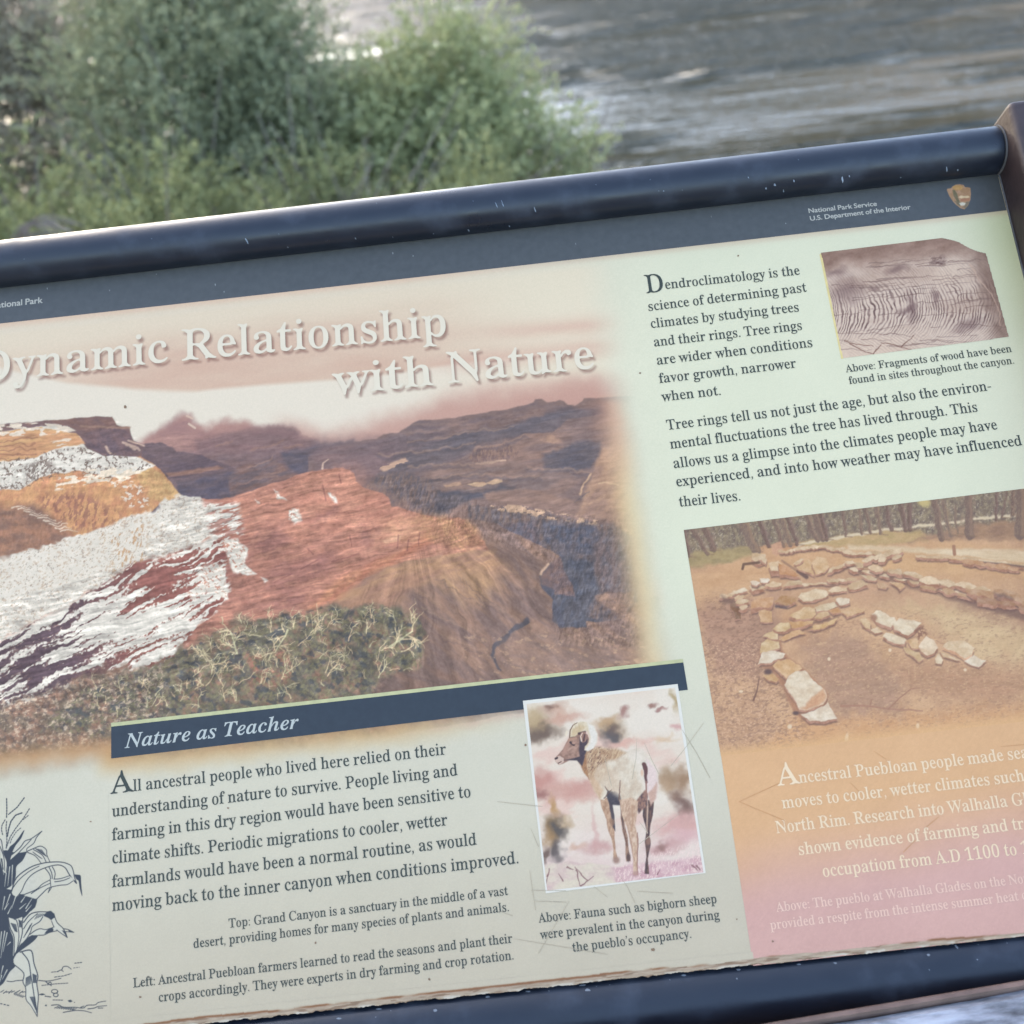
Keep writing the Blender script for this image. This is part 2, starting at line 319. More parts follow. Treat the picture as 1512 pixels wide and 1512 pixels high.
    S.area([(-20, 640), (60, 632), (112, 640), (126, 655), (85, 662), (60, 680), (-20, 690)], (210, 168, 122), 1.2, 2.5, (198, 150, 114), (7, 6, -.06, 71), 8)
    for k in range(5): S.stroke([(-10, 652+k*7), (54, 648+k*7)], 1.6, (136, 96, 84), soft=1, opac=.7, warp=5)
    S.specks([(-10, 628), (50, 624), (100, 628), (112, 636), (60, 644), (-10, 645)], (226, 218, 206), .0, 5, 2.5, -.06, 73, 1.5, 2)
    S.specks([(74, 652), (128, 644), (120, 652), (80, 660)], (226, 214, 198), .05, 4, 4, -.1, 75, 1, 2)
    # orange and buff cliff bands
    A([(-30, 725), (30, 705), (80, 692), (140, 690), (205, 674), (222, 682), (236, 692), (246, 705), (255, 718), (268, 732), (250, 738), (235, 745), (215, 762), (180, 770), (150, 782), (125, 792), (60, 810), (-30, 826)], (208, 160, 116), 1.2, 2, (192, 138, 106), (12, .8, .35, 77), 9)
    A([(200, 690), (225, 690), (240, 700), (256, 720), (268, 732), (240, 742), (215, 735), (205, 712)], (214, 180, 128), 3, 2.5, (198, 158, 114), (6, 1, .9, 79), 10)
    S.specks([(60, 730), (120, 726), (180, 760), (150, 782), (120, 784), (60, 760)], (140, 98, 90), .12, 8, .45, .35, 81, 8, 4, .7)
    S.area([(-20, 752), (50, 742), (92, 775), (120, 795), (60, 812), (-20, 826)], (122, 98, 92), 7, 5, (156, 116, 98), (10, 2, .2, 83), 10, opac=.9)
    for k in range(9):
        a = 18+k*9
        S.stroke([(a, 748+k*4.2), (a+26, 747+k*4.2+3)], 2.4, (220, 206, 190), .8, .9, .9, warp=5)
    S.area([(180, 716), (222, 720), (215, 752), (190, 746)], (206, 150, 112), 5, 3, (186, 134, 104), (5, 2, .4, 87), 10, opac=.7)
    snow = (229, 230, 226)
    A([(-30, 686), (0, 682), (50, 676), (84, 662), (118, 658), (135, 668), (165, 674), (200, 674), (214, 680), (230, 688), (205, 698), (175, 706), (150, 700), (110, 695), (60, 704), (30, 722), (-30, 728)], snow, 1.2, 3, (214, 214, 210), T(10, 2), 4)
    S.specks([(-30, 684), (84, 664), (118, 660), (200, 676), (226, 688), (170, 708), (110, 697), (30, 722), (-30, 726)], (112, 98, 92), .24, 3.4, 1.1, .8, 91, 2, 2, .85)
    S.specks([(36, 690), (70, 675), (80, 690), (40, 712)], (104, 92, 88), .0, 4, .7, .6, 92, 6, 3, .75)
    S.specks([(90, 700), (150, 690), (215, 690), (200, 712), (150, 712), (80, 724)], (232, 222, 206), .05, 4, 3, -.15, 93, 2, 2)
    S.specks([(160, 710), (222, 720), (218, 752), (190, 748)], (228, 220, 208), .2, 4, 1.3, .3, 95, 3, 2)
    # broad snow slope
    L = [(-30, 832), (0, 824), (60, 808), (132, 786), (185, 763), (231, 750), (246, 737), (267, 732), (285, 734), (311, 741), (330, 760), (326, 775), (303, 796), (273, 818), (240, 820), (200, 828), (155, 860), (119, 882), (56, 916), (-30, 962)]
    A(L, snow, 2.6, 8, (224, 224, 219), T(16, 2), 3)
    S.specks(L, (186, 160, 138), .34, 2.4, 1.4, -.5, 97, 3, 4, .55, .16)
    S.specks(L, (140, 124, 114), .44, 2.4, 1.1, .5, 98, 2, 4, .6, .14)
    S.specks([(150, 790), (215, 765), (215, 830), (170, 850)], (186, 142, 100), .2, 7, .4, .25, 99, 8, 4, .7)
    S.specks([(300, 742), (352, 742), (360, 790), (310, 800)], snow, .0, 4.5, 5, -.35, 101, 6, 3)
    # snow-striped ledges
    M = [(-30, 962), (56, 916), (119, 882), (155, 860), (200, 828), (262, 818), (300, 800), (330, 790), (340, 880), (300, 920), (268, 958), (240, 1000), (180, 1010), (100, 1050), (-30, 1080)]
    sl, m = S.mask(M, 4, 5)
    if sl is not None:
        Xs, Ys = X[sl], Y[sl]
        q = Ys+.52*Xs+10*fbm(Xs, Ys, 55, 103, 3)+3*fbm(Xs, Ys, 9, 104, 2)
        w = Xs*.88-Ys*.46
        band = vnoise(q/5.0, w/60+q*.013, 105)*.55+vnoise(q/2.7, w/34, 106)*.45
        dens = fbm(Xs, Ys, 60, 107, 3)*.16
        dens = dens+.22*np.exp(-(((Xs-190)/80)**2+((Ys-930)/52)**2))-.20*np.exp(-(((Xs-50)/60)**2+((Ys-975)/48)**2))-.26*np.exp(-(((Xs-215)/70)**2+((Ys-856)/26)**2))
        fine = fbm(Xs, Ys, 3.2, 108, 2)*.16
        sm = sst(.41, .53, band+dens+fine)
        dk = np.empty(Xs.shape+(3,)); dk[:] = (86, 72, 84)
        dk += (np.array([136, 88, 84.])-dk)*sst(90, 220, Xs+20*fbm(Xs, Ys, 20, 109, 3))[..., None]
        dk += (fbm(Xs, Ys, 5, 110, 3)*12)[..., None]
        cc = dk+(np.array(snow, float)-4-dk)*sm[..., None]
        edge = np.exp(-((band+dens+fine-.43)/.03)**2)*.35
        cc += (np.array([168, 130, 112.])-cc)*edge[..., None]
        S.put(sl, m, cc)
    for P in ([(329, 793), (352, 797), (367, 813), (362, 830), (379, 848), (373, 849), (347, 843), (331, 815)], [(295, 837), (311, 833), (335, 838), (335, 867), (339, 883), (319, 879), (303, 875), (287, 885), (278, 869), (297, 861)], [(406, 725), (414, 727), (422, 740), (412, 736)], [(428, 754), (440, 752), (446, 770), (436, 774), (428, 768)], [(486, 726), (492, 727), (500, 742), (494, 741)], [(385, 854), (398, 860), (392, 862)], [(376, 736), (383, 742), (379, 742)]):
        S.area([(x_*1.0, y_*1.0) for x_, y_ in P], snow, 2.2, 6, (224, 222, 216), T(6, 1), 4)
        S.specks([(a-4, b-3) for a, b in P], (184, 124, 106), .26, 2.2, 1.8, .6, 113, 5, 4, .8)
    S.specks([(300, 740), (345, 742), (372, 800), (330, 805), (310, 790)], (160, 104, 94), .05, 4, 4, -.3, 115, 5, 3, .7)
    S.stroke([(476, 692), (477, 684), (485, 678)], 3.4, (204, 178, 168), 1.2, 1, 1.)
    # junipers along the foot
    N = [(-30, 1050), (40, 1035), (100, 1010), (150, 990), (200, 985), (240, 980), (271, 957), (300, 944), (329, 925), (355, 909), (379, 919), (408, 907), (438, 911), (464, 905), (482, 894), (495, 892), (509, 891), (525, 899), (551, 892), (567, 899), (590, 902), (611, 906), (622, 922), (622, 982), (600, 992), (570, 1000), (560, 1100), (-30, 1180)]
    S.area(N, (122, 110, 98), 7, 12, (146, 116, 102), (14, 1.3, .3, 121), 12)
    S.area([(360, 960), (420, 950), (440, 985), (420, 1010), (370, 1010)], (170, 112, 98), 8, 6, None, T(8), 10, opac=.7)
    up_ = [(260, 965), (330, 928), (408, 910), (482, 896), (560, 896), (612, 908), (624, 925), (622, 985), (570, 1000), (540, 1060), (160, 1090), (60, 1080), (120, 1020), (200, 990)]
    S.specks(up_, (90, 94, 90), .0, 12, 1.2, .4, 123, 6, 9, .8, .3)
    S.specks(up_, (108, 110, 92), .1, 5, 1.2, .9, 125, 6, 9, .65, .2)
    S.specks(up_, (132, 130, 100), .2, 3, 1.4, -.6, 127, 3, 4, .65, .15)
    S.specks(up_, (66, 74, 84), .26, 8, 1.2, .2, 129, 3, 4, .75, .2)
    S.specks([(-20, 1040), (130, 1000), (240, 985), (250, 1060), (170, 1100), (-20, 1120)], (200, 184, 166), .24, 3.6, 1.4, -.4, 131, 10, 5, .75, .14)
    S.specks([(-20, 1040), (130, 1000), (240, 985), (250, 1060), (170, 1100), (-20, 1120)], (84, 78, 80), .16, 4, 1.2, .4, 133, 10, 5, .6, .16)
    S.area([(560, 1000), (640, 985), (700, 1010), (690, 1060), (540, 1060)], (130, 106, 98), 6, 4, (112, 96, 94), (8, 4, .4, 135), 10)
    rnd = random.Random(5)
    def branch(x, y, a, ln, w):
        P = [(x, y)]
        for k in range(4):
            a += rnd.uniform(-.36, .36); x += math.cos(a)*ln/4; y += math.sin(a)*ln/4; P.append((x, y))
            if ln > 9 and rnd.random() < .55: branch(x, y, a+rnd.choice((-1, 1))*rnd.uniform(.5, 1.1), ln*.6, w*.7)
        S.stroke(P, w, (214+rnd.uniform(-18, 10), 198, 164), w*.5, .7, .85)
    for k in range(90):
        t = rnd.random()
        x = 285+t*325; y0 = np.interp(x, [285, 355, 480, 610], [965, 920, 908, 915]); y = y0+rnd.random()**1.2*(1050-.12*(x-280)-y0)
        branch(x, y, rnd.uniform(-2.6, -.5), rnd.uniform(9, 24), rnd.uniform(1.1, 2.0))
    for k in range(26):
        branch(rnd.uniform(120, 300), rnd.uniform(1010, 1060), rnd.uniform(-2.6, -.5), rnd.uniform(8, 18), 1.5)
    branch(576, 955, -.9, 40, 3.6); branch(300, 960, 1.2, 34, 3.2); branch(425, 930, 1.7, 38, 3); branch(350, 965, -2.2, 34, 3)
    X_, Y_ = X, Y
    def relief(P, g, amp, soft=6):
        sl, m = S.mask(P, soft, 4)
        if sl is not None: S.img[sl] *= (1+amp*g(X_[sl], Y_[sl])*m)[..., None]
    def bedding(tilt, sc, seed, st=9):
        def g(x, y):
            wob = 5*fbm(x, y, 50, seed+7, 3)
            a_ = fbm(x, y+wob, sc, seed, 3, st, -tilt, .7); b_ = fbm(x, y+wob, sc*.45, seed+3, 2, st*.8, -tilt)
            k_ = fbm(x, y, 5, seed+5, 4, 1.2, .5, .7)
            return .8*a_+.6*b_+.55*k_
        return g
    def gully(cx, cy, nth, seed):
        def g(x, y):
            th = np.arctan2(y-cy, x-cx); r_ = np.hypot(x-cx, y-cy)
            th = th+.10*fbm(x, y, 60, seed+9, 3)
            v_ = vnoise(th*nth, r_/90, seed)+.6*vnoise(th*nth*2.7, r_/60, seed+1)+.4*vnoise(th*nth*6, r_/45, seed+2)
            return (v_/2.0-.5)*1.9+.5*fbm(x, y, 5, seed+4, 4, 1.3, .8, .7)
        return g
    far = [(-200, 640), (70, 622), (166, 616), (215, 656), (260, 640), (300, 640), (440, 645), (520, 660), (600, 634), (760, 606), (960, 586), (1010, 700), (960, 960), (830, 940), (820, 830), (640, 762), (526, 705), (440, 702), (330, 740), (-200, 690)]
    relief(far, bedding(.14, 6, 161, 7), .17)
    relief([(560, 700), (700, 740), (930, 770), (950, 960), (820, 950), (810, 830), (700, 790), (600, 758)], lambda x, y: fbm(x, y, 7, 171, 4, .35, .25, .65), .34)
    relief(K, bedding(.20, 6, 181), .30)
    relief(J, gully(600, 700, 22, 191), .27)
    relief([(-200, 690), (60, 690), (240, 690), (268, 735), (180, 775), (60, 812), (-200, 840)], lambda x, y: .6*fbm(x, y, 6, 195, 4, .5, .3, .7)+.4*fbm(x, y, 6, 197, 3, 6, -.1), .26)
    relief(N, lambda x, y: fbm(x, y, 8, 199, 5, 1.2, .4, .75), .38)
    relief(L, lambda x, y: fbm(x, y, 5, 203, 4, 2, -.5, .7), .06)
    S.img *= np.array([1.01, .99, .975])
    S.img = S.img+(np.array([236, 234, 230.])-S.img)*.13
    # the picture dissolves into the paper at its right side and foot
    e = X-.155*(Y-600)
    fr = sst(872, 947, e+6*fbm(X, Y, 40, 141, 3))
    warm = np.array([214, 160, 138.])+(np.array([226, 196, 148.])-np.array([214, 160, 138.]))*sst(600, 760, Y)[..., None]
    hot = np.clip(np.exp(-((e-912)/26)**2), 0, 1)*sst(575, 600, Y)*.85
    S.img += (warm-S.img)*hot[..., None]
    S.img += (bg-S.img)*fr[..., None]
    f = Y+.11*X
    foot = sst(1112, 1158, f+7*fbm(X, Y, 25, 143, 3))
    wf = np.exp(-((f-1128)/20)**2)*(1-sst(164, 260, X))*.9
    S.img += (np.array([196, 160, 122.])-S.img)*wf[..., None]
    S.img += (bg-S.img)*foot[..., None]
    S.img += (bg-S.img)*(1-sst(2, 20, r))[..., None]
    # soft printed drop shadow of the title
    for loops in title:
        sl, m = S.mask(None, 3.2, 0, [[(x+3.4, y+4.6) for x, y in l] for l in loops])
        if sl is not None: S.put(sl, m*.55, (122, 92, 88))
    S.img += (fbm(X, Y, 2.2, 151, 2)*3)[..., None]
    return S.img

def ruin(X, Y):
    S = Sheet(X, Y, (176, 138, 112)); A = S.area
    R1 = lambda *v: pts(5.815, 1000, 730, *v)
    R2 = lambda *v: pts(5.815, 1252, 720, *v)
    R3 = lambda *v: pts(5.815, 1030, 910, *v)
    R4 = lambda *v: pts(5.815, 1252, 880, *v)
    S.area([(990, 700), (1560, 700), (1560, 1130), (990, 1130)], (200, 164, 134), 2, 0, (180, 144, 120), (26, 1.5, -.1, 201), 9)
    for P, c in (([(1010, 850), (1180, 800), (1300, 806), (1330, 840), (1200, 850), (1030, 880)], (208, 170, 134)), ([(1240, 830), (1400, 800), (1540, 830), (1540, 860), (1400, 850), (1280, 850)], (206, 168, 128)), ([(1300, 890), (1400, 880), (1540, 930), (1540, 980), (1440, 975), (1380, 920)], (212, 190, 154)), ([(1240, 970), (1310, 955), (1330, 1000), (1300, 1040), (1250, 1030)], (204, 168, 128)), ([(1180, 1060), (1540, 1040), (1540, 1120), (1100, 1130)], (206, 160, 120)), ([(1140, 900), (1200, 890), (1230, 930), (1180, 940)], (188, 148, 118))):
        S.area(P, c, 18, 12, (c[0]-14, c[1]-16, c[2]-14), (12, 3, -.05, 203), 8, opac=.85)
    for P, c in (([(1030, 900), (1150, 880), (1150, 940), (1120, 1000), (1060, 1000), (1040, 960)], (156, 124, 112)), ([(1180, 950), (1260, 930), (1340, 1000), (1320, 1050), (1240, 1060), (1200, 1000)], (158, 128, 114)), ([(1180, 850), (1300, 850), (1400, 890), (1300, 890), (1200, 880)], (176, 142, 120)), ([(1400, 880), (1540, 900), (1540, 930), (1420, 900)], (150, 120, 106)), ([(1320, 985), (1480, 985), (1540, 1010), (1480, 1040), (1340, 1010)], (166, 130, 108)), ([(1090, 800), (1180, 795), (1180, 815), (1100, 815)], (170, 128, 100))):
        S.area(P, c, 16, 14, (c[0]+14, c[1]+10, c[2]+8), (9, 3, -.1, 205), 10, opac=.9)
    S.specks([(1020, 950), (1110, 940), (1180, 1060), (1200, 1110), (1060, 1120)], (216, 180, 156), .24, 2.0, 1.2, .3, 207, 12, 6, .65, .14)
    S.specks([(1020, 880), (1110, 880), (1190, 1060), (1200, 1110), (1060, 1120)], (118, 92, 86), .2, 2.2, 2, -.15, 209, 12, 6, .5, .16)
    S.specks([(1190, 900), (1560, 900), (1560, 1110), (1190, 1110)], (136, 106, 94), .3, 2.2, 2.5, -.08, 211, 10, 5, .4, .16)
    S.specks([(1190, 900), (1560, 900), (1560, 1110), (1190, 1110)], (218, 186, 150), .34, 2.2, 2, -.08, 213, 10, 5, .4, .16)
    # forest edge
    F = [(1000, 760), (1200, 744), (1560, 700), (1560, 770), (1480, 785), (1420, 792), (1360, 790), (1330, 784), (1250, 795), (1180, 800), (1090, 810), (1012, 824)]
    S.area(F, (124, 114, 102), 3, 4, (104, 96, 94), (8, .8, .1, 215), 14)
    S.specks(F, (152, 146, 122), .12, 3, 1, .5, 217, 4, 3, .55, .2); S.specks(F, (82, 76, 82), .14, 6, .5, .15, 219, 4, 3, .6, .2)
    S.specks(F, (186, 180, 164), .36, 2.6, 1, .2, 221, 4, 3, .6, .12)
    S.area([(1012, 818), (1040, 812), (1110, 806), (1120, 818), (1080, 830), (1016, 838)], (160, 146, 110), 4, 5, (142, 130, 100), (6, 3, -.1, 223), 9)
    S.area([(1180, 800), (1300, 784), (1360, 784), (1370, 800), (1280, 806), (1190, 808)], (172, 152, 112), 4, 4, (186, 160, 122), (6, 3, -.1, 225), 9)
    S.stroke([(1180, 804), (1250, 792), (1330, 780), (1380, 775), (1440, 766), (1512, 760), (1560, 754)], 4, (212, 200, 178), soft=1.5, warp=3)
    S.area([(1430, 775), (1512, 768), (1560, 764), (1560, 800), (1440, 795), (1370, 798), (1340, 802)], (156, 126, 106), 5, 5, (136, 110, 98), (6, 3, -.1, 227), 9)
    rn = random.Random(9)
    trunks = [(1022, 782, 1044, 818, 6), (1038, 780, 1054, 812, 9), (1010, 790, 1018, 822, 5), (1097, 774, 1116, 814, 13), (1120, 770, 1137, 808, 6), (1143, 767, 1156, 806, 6), (1154, 766, 1166, 804, 8), (1163, 766, 1177, 804, 6), (1190, 762, 1206, 798, 8), (1203, 760, 1214, 796, 9), (1212, 760, 1220, 796, 6), (1244, 756, 1248, 792, 4), (1268, 757, 1272, 788, 4), (1278, 754, 1285, 788, 4), (1294, 752, 1301, 789, 5), (1309, 752, 1315, 784, 6), (1331, 750, 1337, 782, 8), (1342, 748, 1344, 781, 7), (1380, 742, 1391, 796, 10), (1394, 752, 1404, 790, 5), (1430, 734, 1431, 791, 13), (1411, 760, 1413, 788, 3), (1497, 726, 1495, 760, 7), (1508, 720, 1506, 790, 15), (1470, 730, 1472, 768, 4), (1485, 730, 1480, 764, 3), (1530, 720, 1528, 770, 8)]
    for a, b, c, d, w in trunks:
        q = rn.uniform(-12, 12)
        S.stroke([(a, b-14), (a, b), (c, d)], w*.8, (98+q, 84+q, 84+q), w*.95, 1.2, .95, 3.5)
        S.specks([(a-w, b-14), (a+w, b-14), (c+w, d), (c-w, d)], (136+q, 116+q, 108), .1, 3, .3, .12, 261, 1, 3, .5, .2)
        S.stroke([(a+w*.25, b-8), (c+w*.25, d)], w*.3, (136+q, 112+q, 104), soft=1, opac=.6, warp=2)
        S.stroke([(c, d), (c+10, d+1)], 2, (120, 100, 88), soft=1.2, opac=.6)
    S.blob(1366, 743, 10, 6, (196, 184, 128), .5, .9, 0, 4)
    # pale paths on the mound
    S.area(R2(0, 490, 300, 500, 700, 520, 900, 520, 1200, 530, 1560, 540, 1560, 640, 1300, 630, 1000, 590, 600, 560, 300, 540, 0, 530), (222, 206, 182), 3, 3, (206, 186, 158), (8, 4, .05, 229), 7)
    rk = random.Random(31)
    top = (224, 214, 196)
    def stone(P, c=None, side=(146, 104, 90), drop=3.2, dark=(96, 74, 76)):
        dv = rk.uniform(-14, 10); c = c or tuple(v+dv for v in (218, 200, 176))
        S.area([(x+.5, y+drop+2.0) for x, y in P], dark, 1.8, 1.5, opac=.85)
        S.area([(x, y+drop) for x, y in P], side, 1, 3., tuple(v+34 for v in side), (5, 1.5, 0, 231), 9)
        S.area(P, c, 1.0, 3.4, (c[0]-22, c[1]-30, c[2]-36), (7, 1.5, .2, 233+rk.randint(0, 9)), 9, gain=1.2)
    def ell(x, y, rx, ry, a=-.12):
        n = 9; return [(x+rx*math.cos(t)*math.cos(a)-ry*math.sin(t)*math.sin(a)+rk.uniform(-.12, .12)*rx, y+rx*math.cos(t)*math.sin(a)+ry*math.sin(t)*math.cos(a)+rk.uniform(-.15, .15)*ry) for t in [2*math.pi*k/n for k in range(n)]]
    def row(line, n, rx, ry, a, drop=2.6, **k):
        L = np.array(line, float); sgl = np.r_[0, np.cumsum(np.hypot(*np.diff(L, axis=0).T))]
        for t in np.linspace(0, sgl[-1], n):
            stone(ell(np.interp(t, sgl, L[:, 0]), np.interp(t, sgl, L[:, 1])+rk.uniform(-1, 1), rx*rk.uniform(.8, 1.2), ry*rk.uniform(.8, 1.2), a), drop=drop, **k)
    # far wall and the leaning slabs
    S.area(R1(815, 430, 890, 400, 910, 500, 850, 530, 820, 510), (200, 158, 136), 1.5, 2, (184, 142, 122), (5, 1, 0, 240), 8)
    row(R1(900, 500, 1050, 470, 1200, 455, 1350, 460, 1480, 490), 16, 5, 2.6, -.1, 2)
    row(R2(0, 545, 120, 560, 250, 560), 5, 8, 3, .05, 3)
    stone(R1(640, 505, 760, 515, 760, 570, 700, 590, 640, 560), drop=5); stone(R1(690, 530, 770, 540, 760, 590), drop=4)
    S.stroke(R1(560, 640, 570, 600, 700, 585), 4, (96, 76, 70), soft=1)
    stone(R1(780, 590, 860, 560, 900, 600, 870, 660, 800, 660), drop=8); stone(R1(860, 580, 1000, 650, 1050, 700, 880, 690), (196, 152, 122), drop=5)
    S.stroke(R1(900, 570, 1090, 700), 3.4, (150, 118, 102), soft=1); S.stroke(R1(1040, 660, 1110, 710), 6, (92, 74, 76), soft=1.5)
    stone(R1(1000, 590, 1060, 550, 1090, 560, 1030, 605), drop=3); stone(R1(1030, 620, 1130, 565, 1160, 600, 1180, 690, 1060, 650), (212, 184, 152), drop=3)
    stone(R1(1150, 590, 1200, 530, 1280, 560, 1300, 620, 1260, 670, 1190, 680), (212, 184, 152), drop=3)
    row(R2(180, 610, 260, 585), 2, 9, 3.4, -.4, 5); row(R2(265, 590, 330, 565, 420, 550), 3, 10, 4, -.35, 5); row(R2(300, 615, 420, 595), 2, 8, 3, -.35, 4)
    # terrace wall, right
    for q in (580, 680, 780): stone(R2(q, 578, q+95, 582, q+110, 600, q+10, 604), drop=4)
    for q in range(5): stone(R2(860+q*130, 585+q*14, 990+q*130, 598+q*14, 1000+q*130, 618+q*14, 860+q*130, 608+q*14), drop=5, dark=(84, 66, 72))
    S.stroke(R2(1120, 640, 1300, 655, 1512, 680), 3, (88, 68, 74), soft=1.5, opac=.8)
    row(R2(1040, 640, 1200, 660, 1420, 690), 5, 12, 3.6, .12, 4, c=(196, 160, 134))
    S.stroke(R2(908, 505, 915, 572), 5, (150, 112, 96), soft=1)
    # long diagonal wall
    wl = R2(40, 665, 220, 690, 420, 735, 600, 780, 760, 815, 900, 860, 1060, 905, 1250, 950, 1420, 1000, 1560, 1020)
    S.stroke([(x, y+8) for x, y in wl], 12, (104, 82, 82), 26, 4, .75, 3)
    row(R2(80, 660, 220, 690), 2, 12, 3.5, .1, 4); row(R2(50, 700, 330, 755, 640, 820, 900, 890, 1080, 930), 9, 10, 3.2, .25, 4)
    row(R2(240, 690, 420, 725, 560, 740), 3, 14, 4, .12, 4); row(R2(700, 800, 880, 830, 1040, 840, 1160, 870), 4, 15, 5, .15, 6)
    row(R2(700, 860, 860, 890, 1020, 925), 3, 13, 3.6, .2, 4, c=(196, 170, 146)); row(R2(1130, 900, 1250, 930, 1400, 920, 1500, 960), 4, 20, 7, .25, 7, c=(190, 160, 138))
    row(R2(1200, 985, 1400, 1010, 1540, 1030), 3, 16, 5, .15, 5, c=(172, 142, 126))
    S.area(R2(1260, 900, 1400, 950, 1420, 970, 1280, 960), (104, 86, 88), 4, 5, opac=.8)
    # near wall, second row of the ring
    row(R1(400, 870, 480, 850), 2, 8, 3, -.2, 4); stone(R1(470, 840, 580, 805, 605, 825, 520, 855), top, drop=3); stone(R1(615, 790, 740, 790, 750, 810, 650, 835), drop=5)
    stone(R1(630, 760, 680, 745, 720, 765, 690, 790, 640, 785), (232, 224, 214), drop=2); stone(R1(715, 725, 760, 712, 790, 735, 770, 765, 725, 765), (232, 226, 216), drop=2)
    stone(R1(745, 790, 820, 745, 895, 770, 880, 790, 800, 805), drop=4); stone(R1(905, 795, 950, 745, 1030, 735, 1085, 770, 1020, 785), drop=4, dark=(84, 66, 70))
    row(R1(1110, 765, 1180, 765, 1290, 765), 3, 9, 2, -.02, 1.6); row(R1(1340, 745, 1420, 740, 1500, 735), 3, 9, 2.6, .05, 3)
    row(R1(1330, 650, 1400, 620, 1450, 600), 3, 8, 3, -.4, 4); stone(R1(1430, 570, 1512, 555, 1540, 585, 1460, 600), drop=4)
    S.area(R1(370, 870, 500, 900, 480, 960, 400, 940), (100, 80, 80), 4, 4, opac=.8)
    stone(R1(455, 960, 490, 910, 520, 900, 540, 1060, 500, 1070), (128, 104, 94), drop=2); row(R1(530, 890, 560, 930, 560, 975), 3, 9, 4, -.1, 4)
    stone(R1(640, 930, 700, 885, 830, 890, 820, 940, 790, 970, 640, 985), (206, 170, 142), drop=6, dark=(82, 66, 72)); stone(R1(700, 1010, 760, 985, 810, 1000, 820, 1090, 720, 1100), (208, 178, 148), drop=2)
    stone(R1(835, 930, 900, 875, 1000, 890, 1020, 925, 940, 950), (182, 150, 122), drop=4, dark=(74, 64, 74)); S.area(R1(840, 950, 960, 955, 930, 980, 850, 975), (78, 70, 82), 2, 2, opac=.8)
    stone(R1(1030, 890, 1060, 850, 1190, 815, 1280, 830, 1290, 860, 1180, 910, 1080, 920), (226, 212, 190), drop=3); stone(R1(1290, 830, 1360, 790, 1440, 785, 1450, 815, 1330, 850), drop=4)
    stone(R1(1450, 770, 1512, 750, 1600, 740, 1640, 780, 1512, 810, 1470, 810), drop=4); stone(R2(110, 760, 200, 755, 250, 780, 240, 800, 150, 790), drop=3)
    stone(R2(350, 820, 400, 850, 440, 890, 490, 840, 440, 815), (212, 184, 154), drop=1.5); stone(R2(250, 830, 300, 820, 345, 850, 330, 870, 260, 860), (196, 168, 144), drop=1.5)
    stone(R1(960, 1040, 1080, 980, 1190, 970, 1195, 1010, 1150, 1060, 1020, 1080), (214, 190, 158), drop=4); stone(R1(1175, 960, 1290, 930, 1370, 930, 1390, 960, 1290, 1000, 1190, 1000), (214, 202, 180), drop=3)
    stone(R1(1360, 910, 1420, 880, 1480, 900, 1480, 930, 1400, 950), (232, 226, 214), drop=3); stone(R1(1165, 1060, 1200, 1015, 1290, 1005, 1315, 1040, 1240, 1075), (206, 182, 152), drop=3)
    stone(R1(1300, 1000, 1390, 970, 1400, 1010, 1340, 1035), (206, 168, 136), drop=3); stone(R1(1400, 1000, 1480, 980, 1600, 970, 1610, 1000, 1450, 1050), (214, 186, 156), drop=3)
    S.area(R1(1000, 1120, 1180, 1095, 1380, 1060, 1360, 1075, 1160, 1120), (108, 84, 82), 2, 2, opac=.8)
    # near wall, big stones coming forward
    stone(R3(940, 110, 1090, 60, 1200, 20, 1180, 60, 1000, 130), (214, 186, 146), drop=2)
    stone(R3(635, 110, 690, 60, 790, 50, 810, 100, 740, 135, 680, 125), (214, 194, 160), drop=4); stone(R3(795, 50, 985, 40, 985, 70, 900, 95, 815, 105), (206, 172, 136), drop=4)
    stone(R3(560, 165, 640, 125, 690, 150, 690, 185, 620, 195), (220, 202, 172), drop=2); stone(R3(700, 190, 800, 135, 880, 120, 930, 145, 740, 210), (208, 174, 140), drop=1)
    S.area(R3(530, 300, 540, 240, 600, 205, 715, 200, 730, 290, 780, 350, 900, 440, 1000, 530, 1110, 650, 1125, 690, 1100, 740, 1200, 870, 1100, 930, 960, 935, 890, 880, 830, 820, 770, 720, 740, 620, 640, 470, 540, 430), (150, 110, 94), 2.5, 2, (168, 122, 100), (8, 1, .5, 243), 8)
    stone(R3(530, 290, 545, 235, 600, 205, 700, 205, 715, 270, 640, 300, 540, 330), (214, 194, 162), drop=3); stone(R3(530, 410, 560, 320, 670, 295, 760, 330, 740, 355, 600, 395), (228, 222, 212), drop=3)
    stone(R3(640, 420, 700, 375, 790, 365, 900, 450, 850, 470, 760, 540, 700, 480), (216, 186, 152), drop=3); stone(R3(560, 510, 640, 480, 700, 545, 680, 570, 600, 550), (208, 178, 144), drop=2.5)
    S.blob(1134, 992, 6, 4, (82, 68, 76), .5)
    stone(R3(745, 590, 780, 530, 830, 470, 930, 470, 1010, 560, 1100, 640, 1115, 690, 1060, 760, 960, 800, 880, 800, 840, 720), (226, 218, 204), drop=3.5)
    S.area(R3(980, 690, 1080, 620, 1110, 690, 1050, 760, 940, 800, 880, 790, 930, 770), (206, 164, 134), 3, 3, (194, 148, 120), (5, 1, 0, 245), 8)
    stone(R3(890, 840, 1000, 810, 1120, 740, 1200, 870, 1090, 905, 960, 900), (230, 224, 214), drop=4); S.blob(1175, 1053, 5, 3, (80, 66, 74), .5)
    # right group
    stone(R4(100, 210, 150, 190, 200, 230, 190, 290, 120, 250), (220, 200, 172), drop=3); stone(R4(190, 290, 260, 260, 300, 300, 230, 320), drop=2)
